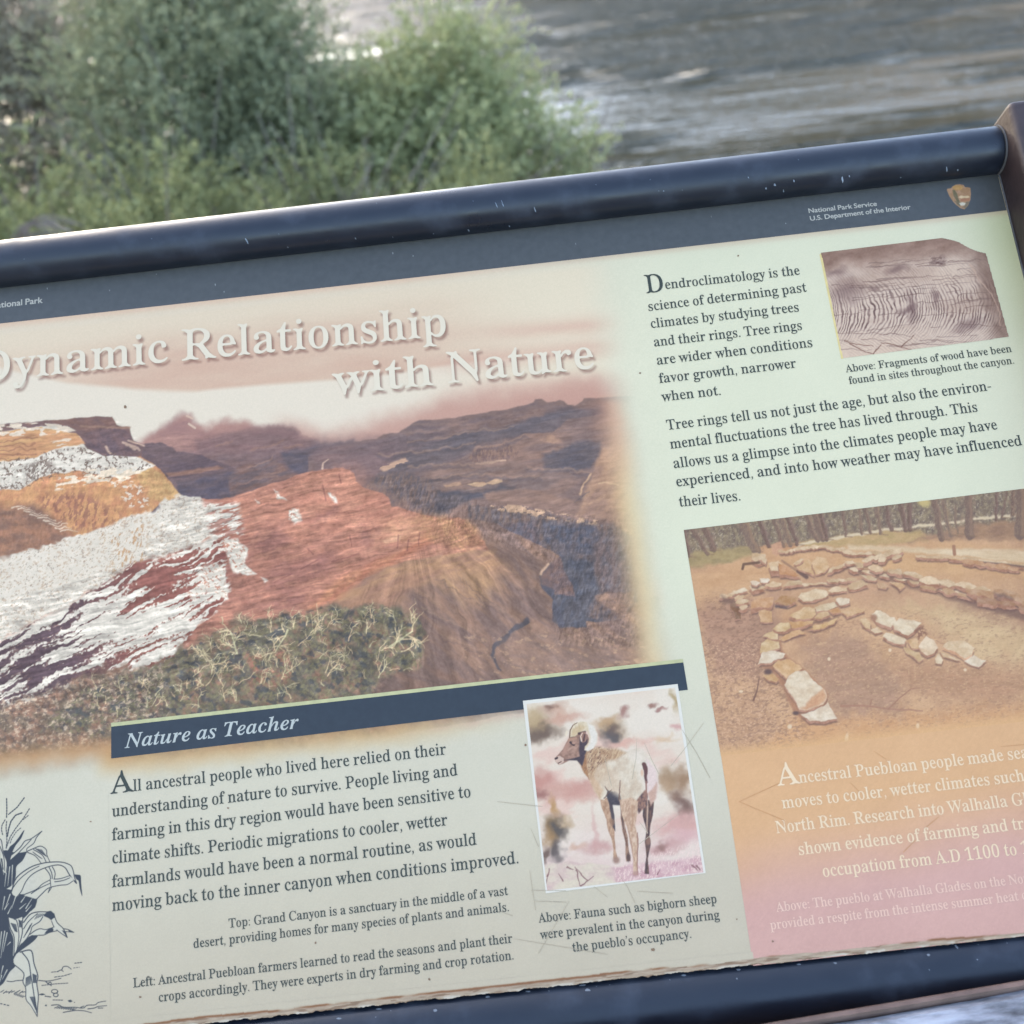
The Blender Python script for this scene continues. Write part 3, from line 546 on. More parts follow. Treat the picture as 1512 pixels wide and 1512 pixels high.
    stone(R4(200, 150, 250, 115, 390, 180, 410, 215, 360, 265, 250, 215), (230, 222, 206), drop=5); stone(R4(370, 230, 440, 195, 560, 205, 620, 245, 560, 310, 510, 345, 400, 290), (228, 220, 204), drop=4)
    S.blob(1290, 912, 5, 5, (150, 112, 98), .5, .9); S.specks(R4(560, 290, 640, 260, 690, 330, 600, 380), (126, 92, 84), -.1, 3, 1, .3, 247, 3, 2, .9)
    stone(R4(290, 350, 330, 310, 500, 375, 490, 420, 380, 400), (224, 214, 196), drop=3.5); stone(R4(510, 380, 590, 370, 610, 460, 540, 450), (210, 182, 150), drop=2.5)
    stone(R4(605, 430, 680, 340, 740, 380, 770, 440, 740, 490, 680, 515, 620, 480), (228, 214, 196), drop=3.5); stone(R4(480, 440, 560, 470, 640, 540, 600, 560, 490, 480), (210, 190, 160), drop=2)
    stone(R4(810, 430, 870, 385, 1000, 390, 1080, 450, 1060, 510, 1000, 530, 900, 470), (226, 212, 190), drop=4.5, side=(190, 146, 120)); stone(R4(1000, 555, 1080, 510, 1185, 555, 1120, 610, 1040, 580), (232, 228, 218), drop=2)
    stone(R4(780, 470, 830, 490, 960, 550, 930, 555, 820, 520), (218, 200, 176), drop=2); stone(R4(745, 540, 780, 500, 815, 550, 800, 585, 750, 575), (226, 214, 194), drop=1.5)
    # sticks and leaves
    S.stroke(R4(-60, 945, 120, 940, 350, 970, 500, 975, 640, 985), 3, (156, 116, 104), 1.6, .8, 1, 1); S.stroke(R4(350, 968, 430, 890, 540, 800, 620, 790), 2.6, (150, 112, 100), 1.2, .8, 1, 1); S.stroke(R4(190, 935, 205, 890), 1.6, (150, 112, 100))
    S.stroke(R3(480, 720, 510, 640, 530, 520), 3, (110, 84, 82), 1.4, .8); S.stroke(R3(530, 520, 470, 460), 1.4, (150, 120, 108))
    for x, y in ((1166, 1073), (1250, 1092), (1094, 1021), (1224, 973), (1314, 960), (1425, 989), (1355, 1072)):
        S.blob(x, y, rk.uniform(2, 4), rk.uniform(1.5, 4), (226, 208, 184), .4)
    S.blob(1250, 1090, 2.6, 7, (228, 216, 194), .4, 1, .2)
    S.img += (np.array([219, 178, 132.])-S.img)*(sst(1214, 1238, Y+.112*X)*.9)[..., None]
    S.img = S.img*.78+np.array([236, 212, 182.])*.22+(fbm(X, Y, 2.2, 251, 2)*5)[..., None]
    return S.img

def sheep(X, Y):
    S = Sheet(X, Y, (226, 218, 210)); A = S.area
    B = lambda *v: pts(3.437, 740, 980, *v)
    n = fbm(X, Y, 34, 301, 4, 2.2, -.35)
    S.img += (np.array([224, 190, 184.])-S.img)*(sst(.2, .5, n)*.6)[..., None]
    S.img += (np.array([230, 226, 220.])-S.img)*(sst(-.15, .35, -n)*.85)[..., None]
    low = sst(1180, 1290, Y+.11*(X-900))
    S.img += (np.array([216, 186, 196.])-S.img)*(low*.7*(.6+.5*fbm(X, Y, 26, 303, 3)))[..., None]
    bl = S.blob
    for x, y, rx, ry, c, o in ((798, 1075, 24, 16, (140, 120, 98), .9), (790, 1060, 16, 16, (186, 166, 132), .8), (800, 1082, 22, 10, (104, 92, 88), .85), (815, 1045, 14, 8, (176, 140, 124), .7), (830, 1055, 16, 9, (200, 160, 142), .6), (812, 1042, 8, 4, (120, 96, 88), .7), (838, 1060, 26, 5, (196, 150, 136), .5),
                                (904, 1078, 18, 16, (146, 124, 98), .85), (902, 1086, 12, 13, (88, 88, 96), .9), (908, 1076, 10, 8, (110, 96, 92), .7), (900, 1064, 16, 7, (190, 158, 122), .7), (922, 1052, 7, 7, (150, 110, 106), .8), (962, 1040, 8, 3, (140, 104, 98), .85), (975, 1047, 8, 3, (150, 110, 108), .8), (996, 1036, 4, 14, (168, 150, 112), .8), (1000, 1074, 10, 5, (204, 160, 162), .8), (922, 1098, 24, 5, (214, 168, 158), .7), (980, 1092, 16, 4, (214, 186, 158), .7),
                                (796, 1155, 22, 16, (190, 138, 132), .85), (830, 1170, 30, 12, (200, 156, 148), .8), (865, 1165, 22, 14, (196, 148, 142), .75), (795, 1172, 12, 6, (150, 106, 104), .8), (870, 1178, 16, 8, (204, 158, 150), .6),
                                (988, 1150, 14, 16, (156, 130, 104), .9), (1008, 1150, 10, 18, (150, 122, 98), .9), (1000, 1175, 12, 10, (130, 104, 92), .85), (1008, 1190, 10, 14, (112, 88, 84), .85), (982, 1160, 10, 10, (176, 150, 124), .8), (1014, 1200, 10, 10, (120, 96, 90), .7), (1002, 1218, 34, 14, (206, 160, 160), .8), (1016, 1236, 22, 12, (212, 172, 180), .8),
                                (816, 1190, 6, 14, (176, 140, 92), .8), (818, 1222, 15, 16, (126, 104, 78), .9), (824, 1226, 9, 12, (84, 84, 88), .9), (812, 1240, 10, 14, (156, 126, 90), .85), (820, 1255, 9, 14, (88, 84, 88), .9), (806, 1264, 5, 10, (104, 88, 84), .9), (836, 1214, 8, 8, (190, 168, 140), .7), (850, 1250, 12, 6, (200, 160, 140), .6), (884, 1252, 22, 8, (190, 144, 146), .7), (878, 1225, 4, 30, (204, 160, 160), .5), (980, 1250, 24, 9, (190, 146, 150), .7), (976, 1248, 9, 6, (134, 104, 100), .7)):
        bl(x, y, rx, ry, c, .75, o, -.15, 9)
    # ledge and dry grass at the animal's feet
    A([(795, 1278), (830, 1272), (880, 1276), (912, 1281), (920, 1330), (795, 1340)], (218, 212, 200), 2, 3, (208, 186, 190), (14, 2, -.1, 305), 7)
    A([(905, 1282), (960, 1275), (1050, 1262), (1050, 1300), (910, 1320)], (214, 184, 194), 4, 5, (200, 162, 176), (9, 2, -.1, 307), 9)
    S.specks([(905, 1272), (1050, 1240), (1050, 1300), (905, 1318)], (236, 218, 218), .2, 3.4, .35, .2, 309, 4, 4, .8)
    for q in ((805, 1310, 809, 1292), (808, 1294, 812, 1284), (852, 1285, 858, 1308), (858, 1308, 876, 1294), (838, 1281, 848, 1284), (866, 1300, 850, 1280), (970, 1290, 974, 1284), (1028, 1278, 1034, 1284), (1022, 1276, 1030, 1284), (830, 1300, 826, 1288)):
        S.stroke([q[:2], q[2:]], 2.2, (122, 88, 96), 1, .8, .8, 3)
    dk = (84, 78, 86)
    # far legs, then body, near legs
    A(B(722, 680, 778, 670, 772, 750, 757, 825, 752, 880, 758, 915, 746, 985, 750, 1068, 727, 1066, 737, 980, 729, 905, 737, 845, 720, 770), (108, 86, 82), .9, .8, (78, 68, 74), (6, .4, .1, 316), 9)
    S.stroke(B(742, 690, 742, 780, 740, 860), 2.6, (206, 178, 162), 1.6, .9, .9, 1); S.blob(957, 1242, 3.6, 6, (136, 106, 98), .5)
    A(B(604, 690, 622, 770, 630, 830, 642, 880, 651, 960, 656, 1002, 633, 1004, 632, 910, 616, 850, 606, 780), (166, 136, 120), .9, .8, (120, 94, 86), (6, .4, .1, 318), 9)
    S.stroke(B(608, 700, 616, 780, 622, 840), 3, (84, 74, 80), 1.4, .9, .9, 1); S.blob(928, 1266, 3, 6, (96, 78, 78), .5)
    A(B(500, 680, 548, 680, 560, 760, 576, 830, 577, 885, 582, 945, 592, 988, 570, 992, 570, 940, 560, 885, 543, 850, 533, 790, 512, 735), (198, 168, 146), .9, .9, (166, 134, 114), (6, .4, .1, 320), 9)
    A(B(545, 640, 562, 690, 574, 780, 580, 850, 566, 830, 551, 740), (80, 76, 86), 1., .8); S.blob(904, 1214, 3.4, 5, (150, 120, 104), .5, .8); S.blob(910, 1270, 5, 5, (150, 122, 114), .6, .9)
    A(B(540, 625, 600, 660, 640, 720, 550, 716, 535, 670), (72, 72, 84), 1.5, 1)
    body = B(395, 500, 425, 450, 470, 430, 540, 430, 640, 445, 700, 430, 760, 470, 798, 560, 795, 620, 780, 700, 740, 690, 705, 690, 690, 725, 685, 770, 640, 790, 618, 780, 610, 700, 600, 620, 570, 650, 540, 640, 525, 690, 500, 690, 470, 640, 450, 590, 430, 570)
    A(body, (224, 218, 207), 1.3, 1.2, (204, 190, 174), (14, .7, .2, 311), 8)
    A(B(530, 540, 600, 560, 640, 640, 620, 700, 560, 650, 520, 620), (204, 186, 168), 5, 3, (220, 208, 194), (6, .6, .3, 322), 8, opac=.75); A(B(440, 470, 520, 470, 560, 540, 500, 600, 450, 570), (214, 196, 174), 6, 3, (196, 172, 148), (5, .5, .4, 324), 9, opac=.7)
    A(B(640, 440, 720, 430, 790, 520, 780, 640, 720, 640, 690, 520), (230, 226, 222), 6, 2, opac=.7)
    A(B(440, 580, 460, 560, 520, 640, 500, 690, 475, 650), (212, 186, 160), 3, 2, (196, 166, 140), (6, .5, .2, 313), 8, opac=.9)
    A(B(740, 480, 790, 540, 798, 590, 785, 690, 750, 690, 735, 620), (226, 210, 214), 3, 1.5, opac=.9)
    A(B(690, 690, 730, 640, 745, 660, 740, 720, 700, 760, 680, 730), (92, 78, 84), 1.5, 1, (160, 124, 112), (5, .5, 0, 314), 8); A(B(745, 660, 790, 600, 785, 680, 760, 720), (200, 170, 160), 2, 1.5)
    S.stroke(B(726, 510, 735, 560, 738, 600), 7, (98, 72, 76), 3, 1.2, 1, 2); S.stroke(B(735, 600, 738, 690), 2.4, (150, 116, 110), 1.6, .8); S.blob(948, 1141, 2, 5, (226, 196, 178), .5)
    A(B(600, 690, 660, 680, 694, 700, 692, 765, 680, 822, 697, 890, 693, 960, 693, 1072, 671, 1072, 667, 960, 653, 900, 640, 830, 612, 770), (214, 190, 170), 1.0, 1., (184, 154, 136), (6, .4, .1, 315), 10)
    S.stroke(B(664, 720, 670, 790, 660, 850), 3, (176, 142, 120), 2, 1.2, .7, 1.5); S.stroke(B(690, 860, 693, 920, 690, 1070), 1.8, (150, 118, 112), 1.4, .8, .9, 1); S.stroke(B(648, 850, 662, 930, 676, 1000), 1.4, (168, 136, 124), 1.2, .8, .8, 1); S.blob(936, 1240, 3, 4, (222, 200, 184), .6); S.blob(938, 1290, 4, 4, (176, 140, 140), .7, .8)
    for q in ((522, 680, 560, 640), (596, 690, 604, 590), (540, 640, 528, 620)):
        S.stroke(B(*q), 1.8, (110, 88, 82), 1, .8, .9, 2)
    # neck mane
    A(B(395, 500, 415, 400, 440, 420, 520, 425, 590, 430, 632, 452, 560, 490, 520, 500, 480, 530, 455, 590, 430, 560), (206, 182, 154), 3.6, 3, (170, 140, 116), (6, .35, .45, 317), 11)
    S.specks(B(440, 420, 560, 425, 540, 500, 430, 560), (112, 88, 84), .22, 3, .3, .45, 319, 3, 2, .7)
    A(B(395, 500, 430, 450, 432, 520, 445, 590, 415, 545), (150, 112, 88), 1.5, 1.5, (176, 136, 104), (4, .3, .4, 321), 10)
    # head
    A(B(272, 478, 295, 455, 318, 430, 335, 390, 360, 360, 400, 350, 440, 360, 452, 395, 430, 430, 425, 470, 410, 520, 385, 490, 350, 490, 315, 506, 290, 512, 276, 495), (142, 114, 106), .9, .8, (170, 140, 130), (5, .7, .7, 323), 10)
    A(B(272, 478, 296, 466, 318, 480, 318, 500, 295, 512, 276, 495), (206, 184, 176), 1.2, .6); S.stroke(B(276, 482, 284, 478), 3, (70, 62, 66)); S.stroke(B(290, 505, 305, 497), 1.3, (80, 66, 66), soft=.5)
    A(B(318, 490, 370, 480, 400, 470, 425, 470, 410, 520, 385, 492, 350, 490), (72, 68, 80), 1.2, .8); A(B(400, 370, 440, 385, 430, 450, 405, 500, 395, 440), (74, 68, 80), 1.5, .8)
    A(B(315, 430, 340, 390, 350, 395, 335, 450, 312, 465), (176, 142, 132), 2, .8); S.stroke(B(340, 440, 365, 420, 380, 430), 3, (190, 158, 146), 2, 1.2, .7); S.stroke(B(352, 400, 368, 412), 3.4, (66, 58, 64)); S.blob(847, 1097, 2.6, 2, (182, 148, 136), .5); S.stroke(B(345, 385, 380, 380), 4, (180, 146, 130), 3, 1.2, .9)
    # horn curls round the ear
    A(B(348, 372, 352, 330, 372, 303, 405, 293, 440, 297, 472, 318, 488, 355, 486, 400, 468, 428, 440, 442, 422, 438, 424, 420, 442, 402, 450, 372, 438, 345, 412, 342, 395, 352, 375, 368), (226, 219, 203), .9, .5, (212, 200, 176), (6, .6, .3, 325), 6)
    A(B(440, 300, 472, 318, 488, 355, 486, 400, 468, 428, 440, 442, 424, 436, 450, 405, 455, 372, 445, 340), (228, 228, 226), 2, .6); A(B(352, 365, 365, 330, 400, 312, 430, 320, 412, 342, 395, 352, 375, 368), (206, 188, 158), 2.4, .8)
    S.stroke(B(347, 375, 350, 338, 365, 312, 385, 300), 1.8, (112, 92, 80), 1, .7); S.stroke(B(330, 360, 334, 345), 3, (228, 220, 204)); S.stroke(B(395, 355, 425, 346), 4, (82, 68, 72), 3, 1)
    A(B(405, 350, 425, 346, 440, 365, 430, 395, 412, 402, 402, 375), (150, 120, 112), 1, .6); S.stroke(B(408, 392, 403, 370, 412, 352), 2, (226, 206, 194), 1.4, .6); S.stroke(B(418, 390, 424, 360), 3, (84, 66, 70), 2, .9)
    for q in (310, 330, 350): S.stroke(B(q+60, 300, q+70, 330), 1, (180, 164, 134), soft=.8, opac=.5)
    S.img += (fbm(X, Y, 2.2, 331, 2)*3)[..., None]
    return np.clip(S.img*.9+22, 40, 236)

def rings(X, Y):
    S = Sheet(X, Y, (216, 202, 194)); im = S.img
    n1 = fbm(X, Y, 40, 401, 4)
    wv = 11*fbm(X, Y, 70, 403, 2)+3.4*fbm(X, Y, 17, 404, 3)
    yc = 455-.10*(X-1350)
    arch = ((Y-yc)/62.)**2*34*np.where(Y < yc, 1.0, 1.25)
    q = X+arch+wv
    ph = q/4.9+.5*fbm(q, Y*.15, 9, 405, 2)+.25*fbm(X, Y, 8, 406, 2)
    ring = .5+.5*np.cos(2*np.pi*ph)
    amp = np.exp(-((Y-yc-4)/50.)**2)*(.55+.45*sst(-.4, .3, fbm(X, Y, 22, 407, 3)))
    ph2 = (Y*.9-.55*X+9*fbm(X, Y, 40, 409, 3))/4.2
    low = sst(490, 505, Y+.12*(X-1300))*(1-sst(1320, 1400, X))
    amp = amp*(1-low); amp2 = low*.55*sst(-.3, .3, fbm(X, Y, 24, 411, 2))
    im += (np.array([112, 94, 96.])-im)*(np.clip(amp*1.25*(.7+.9*fbm(X, Y, 10, 408, 3)), 0, 1)*sst(.35, .95, ring)*.9)[..., None]
    im += (np.array([142, 120, 116.])-im)*(amp2*sst(.4, .95, .5+.5*np.cos(2*np.pi*ph2))*.8)[..., None]
    tone = sst(-.1, .5, fbm(X, Y, 30, 413, 4, 3, -.15))*.4
    im += (np.array([172, 150, 140.])-im)*tone[..., None]
    edge = 1-sst(8, 46, Y-(373-.118*(X-1212))+14*fbm(X, Y, 26, 415, 3))
    im += (np.array([146, 122, 114.])-im)*(edge*.85)[..., None]
    im += (fbm(X, Y, 9, 417, 4, 2.5, -.3)*22*edge)[..., None]
    rt = sst(-34, -6, X-(1456+.27*(Y-374))+12*fbm(X, Y, 26, 419, 3))
    im += (np.array([138, 118, 112.])-im)*(rt*.75)[..., None]
    im += (fbm(X, Y, 7, 421, 3, 2, 1.1)*16*rt)[..., None]
    im += (np.array([222, 206, 194.])-im)*(np.exp(-((X-1400)/34.)**2-((Y-405)/22.)**2)*.45+sst(480, 525, Y+.1*(X-1250))*(1-sst(1300, 1420, X))*.6)[..., None]
    for x, y, rx, ry in ((1325, 398, 16, 5), (1385, 384, 9, 4), (1345, 455, 6, 18), (1382, 440, 4, 12), (1250, 430, 20, 16), (1340, 458, 14, 4), (1290, 425, 6, 4), (1430, 480, 18, 8), (1236, 404, 14, 6)):
        S.blob(x, y, rx, ry, (112, 92, 96), .9, .55, -.2, 7)
    rn = random.Random(3)
    for k in range(60):
        x = rn.uniform(1215, 1440); y = rn.uniform(385, 520); l = rn.uniform(15, 80); a = -.12+rn.uniform(-.06, .2)*(1 if y > 470 else .4)
        S.stroke([(x, y), (x+l*math.cos(a), y+l*math.sin(a))], 1.1, (116, 98, 98), .5, .7, .6, 3)
    for q in ((1255, 508, 1290, 524), (1290, 524, 1300, 508), (1245, 505, 1290, 512), (1330, 512, 1350, 495), (1300, 505, 1345, 516)):
        S.stroke([q[:2], q[2:]], 1.4, (120, 92, 86), .8, .8, .9, 3)
    S.stroke([(1432, 390), (1450, 420), (1470, 445), (1478, 480)], 2, (206, 184, 172), 1, 1, .8, 4)
    S.specks([(1372, 378), (1398, 376), (1396, 390), (1374, 392)], (112, 92, 92), .05, 2.6, 2, -.2, 423, 4, 3, .7, .2)
    im += (fbm(X, Y, 2.4, 425, 2)*6)[..., None]
    return im

def orange_block(X, Y):
    r = Y+.112*X
    c = np.empty(X.shape+(3,)); c[:] = (220, 183, 146)
    c += (np.array([210, 175, 174.])-c)*sst(1310, 1470, r+14*fbm(X, Y, 90, 501, 3)-.10*(1300-X))[..., None]
    c += (fbm(X, Y, 50, 503, 4)*4)[..., None]+(fbm(X, Y, 3, 505, 3)*5)[..., None]
    return c

def corn(X, Y):
    S = Sheet(X, Y, (0, 0, 0)); S.img[:] = paper(X, Y)
    k = (70, 80, 94)
    C1 = lambda *v: pts(8.638, 0, 1170, *v)
    C2 = lambda *v: pts(8.541, 0, 1335, *v)
    S.area([(-40, 1280), (20, 1225), (50, 1250), (60, 1300), (40, 1440), (-40, 1470)], (200, 206, 204), 20, 4, opac=.7)
    def dash(P, w, gap=.45, step=4.2):
        P = np.array(P); d = np.r_[0, np.cumsum(np.hypot(*np.diff(P, axis=0).T))]
        t = 0
        while t < d[-1]:
            f = lambda q: (np.interp(q, d, P[:, 0]), np.interp(q, d, P[:, 1]))
            S.stroke([f(t), f(min(d[-1], t+step*(1-gap)))], w, k, soft=.5); t += step
    for v, w in ((C1(85, 80, 88, 200, 85, 330), 1.7), (C1(85, 370, 78, 450, 85, 540, 90, 620, 80, 710), 1.5), (C1(310, 70, 220, 190, 110, 280), 1.7), (C1(280, 262, 200, 290, 140, 370, 110, 470, 95, 560), 2.), (C1(375, 210, 300, 330, 200, 460, 130, 570, 80, 710), 1.5), (C1(360, 295, 300, 345), 1.3), (C1(65, 350, 25, 420, 20, 480, 35, 540), 1.5), (C1(265, 455, 210, 500, 150, 590, 130, 650), 1.2)):
        dash(v, w)
    def smooth(p, closed, n=4):
        p = [np.array(v) for v in p]; m = len(p); out = []
        if m < 3: return [tuple(v) for v in p]
        for i in range(m if closed else m-1):
            g = lambda j: p[j % m] if closed else p[min(max(j, 0), m-1)]
            a, b, c, d = g(i-1), g(i), g(i+1), g(i+2)
            sharp = lambda u, v, w_: np.dot(v-u, w_-v) < -.1*np.hypot(*(v-u))*np.hypot(*(w_-v))
            t1 = (c-a)*.5*(0 if sharp(a, b, c) else 1); t2 = (d-b)*.5*(0 if sharp(b, c, d) else 1)
            for t in np.arange(n)/n:
                out.append(tuple(b*(2*t**3-3*t*t+1)+t1*(t**3-2*t*t+t)+c*(-2*t**3+3*t*t)+t2*(t**3-t*t)))
        if not closed: out.append(tuple(p[-1]))
        return out
    F = lambda *q: [S.area(smooth(p, True), k, .6, .3, amp=0) for p in q]
    W = lambda p: S.area(smooth(p, True), (204, 208, 202), .6, .3, amp=1)
    O = lambda p, w=1.25: S.stroke(smooth(p, False), w*1.15, k, w*.85, .55)
    # stem and dark leaf sheaths
    F(C1(-40, 800, 60, 740, 100, 740, 130, 690, 180, 650, 230, 590, 300, 490, 310, 495, 270, 590, 200, 680, 160, 760, 250, 770, 350, 750, 290, 870, 210, 950, 200, 1080, 150, 1190, 30, 1260, 30, 1300, -40, 1380))
    F(C1(-40, 1250, 130, 1240, 230, 1290, 340, 1300, 480, 1310, 400, 1512, -40, 1512))
    F(C2(-40, -10, 440, -10, 400, 70, 300, 180, 230, 200, 110, 170, 120, 300, 170, 440, 165, 680, 200, 770, 120, 860, 40, 1000, -40, 1050))
    F(C2(230, 610, 200, 640, 160, 720, 140, 700, 250, 520, 320, 440, 480, 345, 490, 380, 420, 470))
    for v in (C1(90, 950, 60, 1200), C1(125, 950, 100, 1190), C1(160, 930, 150, 1190), C1(20, 700, 60, 1000), C1(10, 800, 50, 1050), C2(20, 350, -10, 640), C2(60, 340, 10, 680), C2(90, 360, 40, 600), C2(130, 480, 90, 520), C2(250, 60, 330, -10), C2(330, 90, 400, 10), C2(60, 60, 110, -10), C2(100, 120, 150, 20), C2(40, 780, 10, 900), C2(90, 830, 30, 950), C2(20, 900, 0, 980), C1(60, 1330, 30, 1500), C1(130, 1300, 60, 1500), C1(270, 1400, 340, 1300), C1(330, 1480, 430, 1320), C1(200, 1330, 150, 1480)):
        S.stroke(v, 1.5, (194, 200, 198), .5, .5)
    W(C1(0, 590, 40, 680, 50, 780, 90, 900, 80, 1030, 40, 1000, 0, 830)); O(C1(-10, 590, 20, 620, 45, 770, 90, 890, 80, 1020)); O(C1(0, 690, 50, 830, 60, 1000)); O(C1(20, 850, 40, 980), 2)
    W(C1(160, 790, 260, 700, 320, 620, 400, 590, 530, 495, 430, 650, 350, 710, 340, 750, 240, 770, 130, 870)); O(C1(160, 790, 260, 700, 320, 620, 400, 590, 535, 495, 470, 570, 430, 650, 350, 710, 340, 745)); O(C1(130, 870, 240, 770, 400, 600))
    # pale arching leaves, outlined
    W(C1(350, 750, 430, 715, 520, 685, 590, 730, 600, 800, 640, 890, 700, 1040, 660, 1210, 615, 1280, 640, 1150, 600, 1000, 530, 900, 450, 810)); O(C1(350, 750, 430, 715, 520, 685, 590, 730, 600, 800, 640, 890)); O(C1(350, 765, 450, 810, 530, 910)); O(C1(430, 730, 540, 800, 590, 890)); O(C1(570, 960, 640, 1060, 640, 1190, 615, 1280)); O(C1(625, 950, 665, 1050, 660, 1200, 620, 1270)); O(C1(670, 950, 705, 1040, 670, 1170))
    for q in range(5): O(C1(450+q*20, 715+q*4, 550+q*12, 790+q*8), .9)
    for q in range(3): O(C1(420+q*14, 760+q*12, 510+q*14, 830+q*8), .9)
    W(C1(150, 1270, 210, 1090, 380, 960, 520, 910, 640, 890, 790, 890, 900, 930, 945, 1050, 980, 1160, 930, 1110, 830, 960, 740, 925, 580, 960, 420, 1040, 320, 1160, 280, 1250, 220, 1330)); O(C1(150, 1260, 210, 1090, 380, 960, 520, 910, 640, 890, 790, 890, 900, 930, 935, 1000, 950, 1080, 975, 1150), 1.5); O(C1(975, 1160, 930, 1110, 880, 1040, 830, 960, 740, 925, 580, 960, 420, 1040, 330, 1140, 280, 1250, 220, 1330), 1.4); O(C1(120, 1290, 230, 1130, 370, 1010, 500, 940))
    W(C1(300, 1310, 460, 1240, 620, 1120, 700, 1100, 870, 1065, 950, 1120, 840, 1180, 700, 1190, 600, 1240, 480, 1350, 400, 1340)); O(C1(290, 1310, 460, 1240, 540, 1170, 640, 1115)); O(C1(690, 1105, 770, 1100, 890, 1062)); O(C1(470, 1360, 540, 1290, 620, 1220, 760, 1185, 860, 1175, 930, 1130)); O(C1(400, 1290, 510, 1220, 640, 1160)); O(C1(700, 1140, 800, 1125, 890, 1090))
    O(C1(640, 1115, 650, 1200), 1.2); F(C1(945, 1045, 1000, 1050, 1030, 1065, 1035, 1150, 1050, 1300, 1045, 1320, 1020, 1230, 1000, 1130, 975, 1110)); F(C1(930, 1110, 975, 1140, 980, 1165))
    # middle leaves
    W(C2(300, 210, 380, 120, 480, 100, 580, 100, 540, 200, 440, 270, 380, 330, 350, 420, 270, 500, 300, 320)); O(C2(300, 230, 380, 130, 480, 98, 600, 98, 645, 90), 1.5); O(C2(540, 160, 500, 220, 410, 280, 390, 340, 340, 430, 270, 510)); O(C2(300, 310, 360, 220, 470, 120)); F(C2(550, 150, 590, 100, 640, 85, 680, 120, 690, 170, 650, 200, 610, 175))
    for q in range(6): O(C2(440+q*22, 190-q*10, 480+q*18, 120), .9); O(C2(300+q*14, 420-q*22, 380+q*5, 270-q*6), 1.); 
    W(C2(690, 170, 720, 240, 780, 300, 850, 420, 700, 310, 650, 210)); O(C2(680, 120, 720, 230, 800, 310, 850, 420, 700, 310, 650, 210)); F(C2(780, 330, 830, 350, 850, 425))
    W(C2(390, 390, 450, 330, 520, 315, 680, 290, 720, 320, 620, 360, 560, 390, 490, 390)); O(C2(380, 380, 450, 330, 510, 310, 580, 320, 680, 288)); O(C2(490, 392, 560, 388, 620, 360, 720, 335)); F(C2(560, 375, 600, 320, 660, 300, 670, 340, 600, 365)); O(C2(800, 310, 860, 320, 930, 355, 820, 345)); F(C2(860, 325, 935, 355, 880, 350))
    W(C2(110, 180, 200, 190, 280, 160, 285, 330, 230, 520, 170, 650, 180, 450, 130, 300)); O(C2(105, 180, 130, 300, 180, 420, 178, 640), 1.4); O(C2(180, 190, 215, 220, 240, 400, 210, 600)); O(C2(240, 200, 285, 330, 240, 520, 175, 660), 1.4); O(C2(290, 160, 280, 300))
    for q in range(5): O(C2(140+q*15, 240+q*4, 190+q*7, 340+q*3), 1.1); O(C2(240+q*9, 210, 245+q*6, 290), .8)
    # hanging leaf and ground marks
    W(C2(170, 730, 280, 600, 370, 580, 410, 620, 430, 750, 480, 900, 465, 1000, 485, 1150, 470, 1410, 340, 1220, 325, 1060, 290, 1000, 300, 870)); O(C2(190, 770, 300, 870, 290, 980, 325, 1060, 330, 1200, 390, 1280, 470, 1415), 1.3); O(C2(255, 605, 370, 578, 410, 620, 430, 750, 478, 900, 465, 1000, 485, 1150, 475, 1300, 470, 1415), 1.6); O(C2(280, 610, 360, 720, 390, 900, 420, 1080, 440, 1220, 465, 1370), 1.5)
    for q in range(6): O(C2(330+q*11, 930-q*6, 325+q*12, 1040-q*8), 1.); O(C2(415+q*9, 880+q*4, 420+q*7, 990), 1.); O(C2(380+q*12, 1170, 450+q*3, 1330), .9)
    dash(C2(90, 970, 150, 980, 200, 965, 285, 960), 1.3, .25, 5); O(C2(490, 962, 600, 970, 690, 955, 770, 935)); dash(C2(690, 920, 800, 905, 900, 875), 1.3, .4, 5); dash(C2(530, 1025, 700, 1005, 870, 995), 1.2, .4, 4); O(C2(580, 980, 650, 1030)); O(C2(600, 1000, 640, 985, 650, 1015))
    dash(C2(650, 858, 730, 850), 1.2, .4, 4); O(C2(730, 850, 770, 830, 800, 850)); O(C2(780, 830, 800, 790, 850, 785, 900, 820)); dash(C2(945, 745, 1045, 733), 1.4, .5, 4); dash(C2(930, 805, 1000, 795), 1., .5, 4)
    for q in range(9): O(C2(10+q*34, 1110+(q % 2)*14, 50+q*34, 1085+(q % 3)*10), 1.2); 
    for q in range(6): O(C2(180+q*20, 1140+q*7, 215+q*20, 1125+q*7), 1.)
    F(C2(490, 1140, 530, 1125, 575, 1140, 530, 1150)); dash(C2(570, 1160, 640, 1170), 1.5, .3, 4); dash(C2(670, 1208, 790, 1210), 1.3, .4, 4)
    for cx, cy, rx, ry in ((690, 1100, 40, 24), (705, 1145, 30, 22)): O(C2(*[z for t in range(9) for z in (cx+rx*math.cos(t*.785), cy+ry*math.sin(t*.785))]), 1.3)
    F(C2(855, 1215, 890, 1205, 915, 1225, 880, 1238)); S.blob(110, 1480, 1, .7, k); S.blob(68, 1484.5, 1.4, 1.2, k)
    O(C2(650, 1275, 740, 1270, 800, 1300, 940, 1300, 1050, 1310, 1100, 1275, 1200, 1270, 1240, 1240, 1335, 1222)); O(C2(800, 1365, 880, 1350, 970, 1340, 1060, 1345, 1155, 1370)); O(C2(1110, 1320, 1190, 1310, 1240, 1290, 1345, 1280)); O(C2(1020, 1300, 1060, 1285)); O(C2(1240, 1310, 1300, 1310))
    for q in range(9): O(C2(690+q*28, 1310+q*3, 740+q*28, 1285+q*4), 1.1)
    dash(C2(10, 1255, 120, 1280), 1.6, .6, 5)
    return S.img
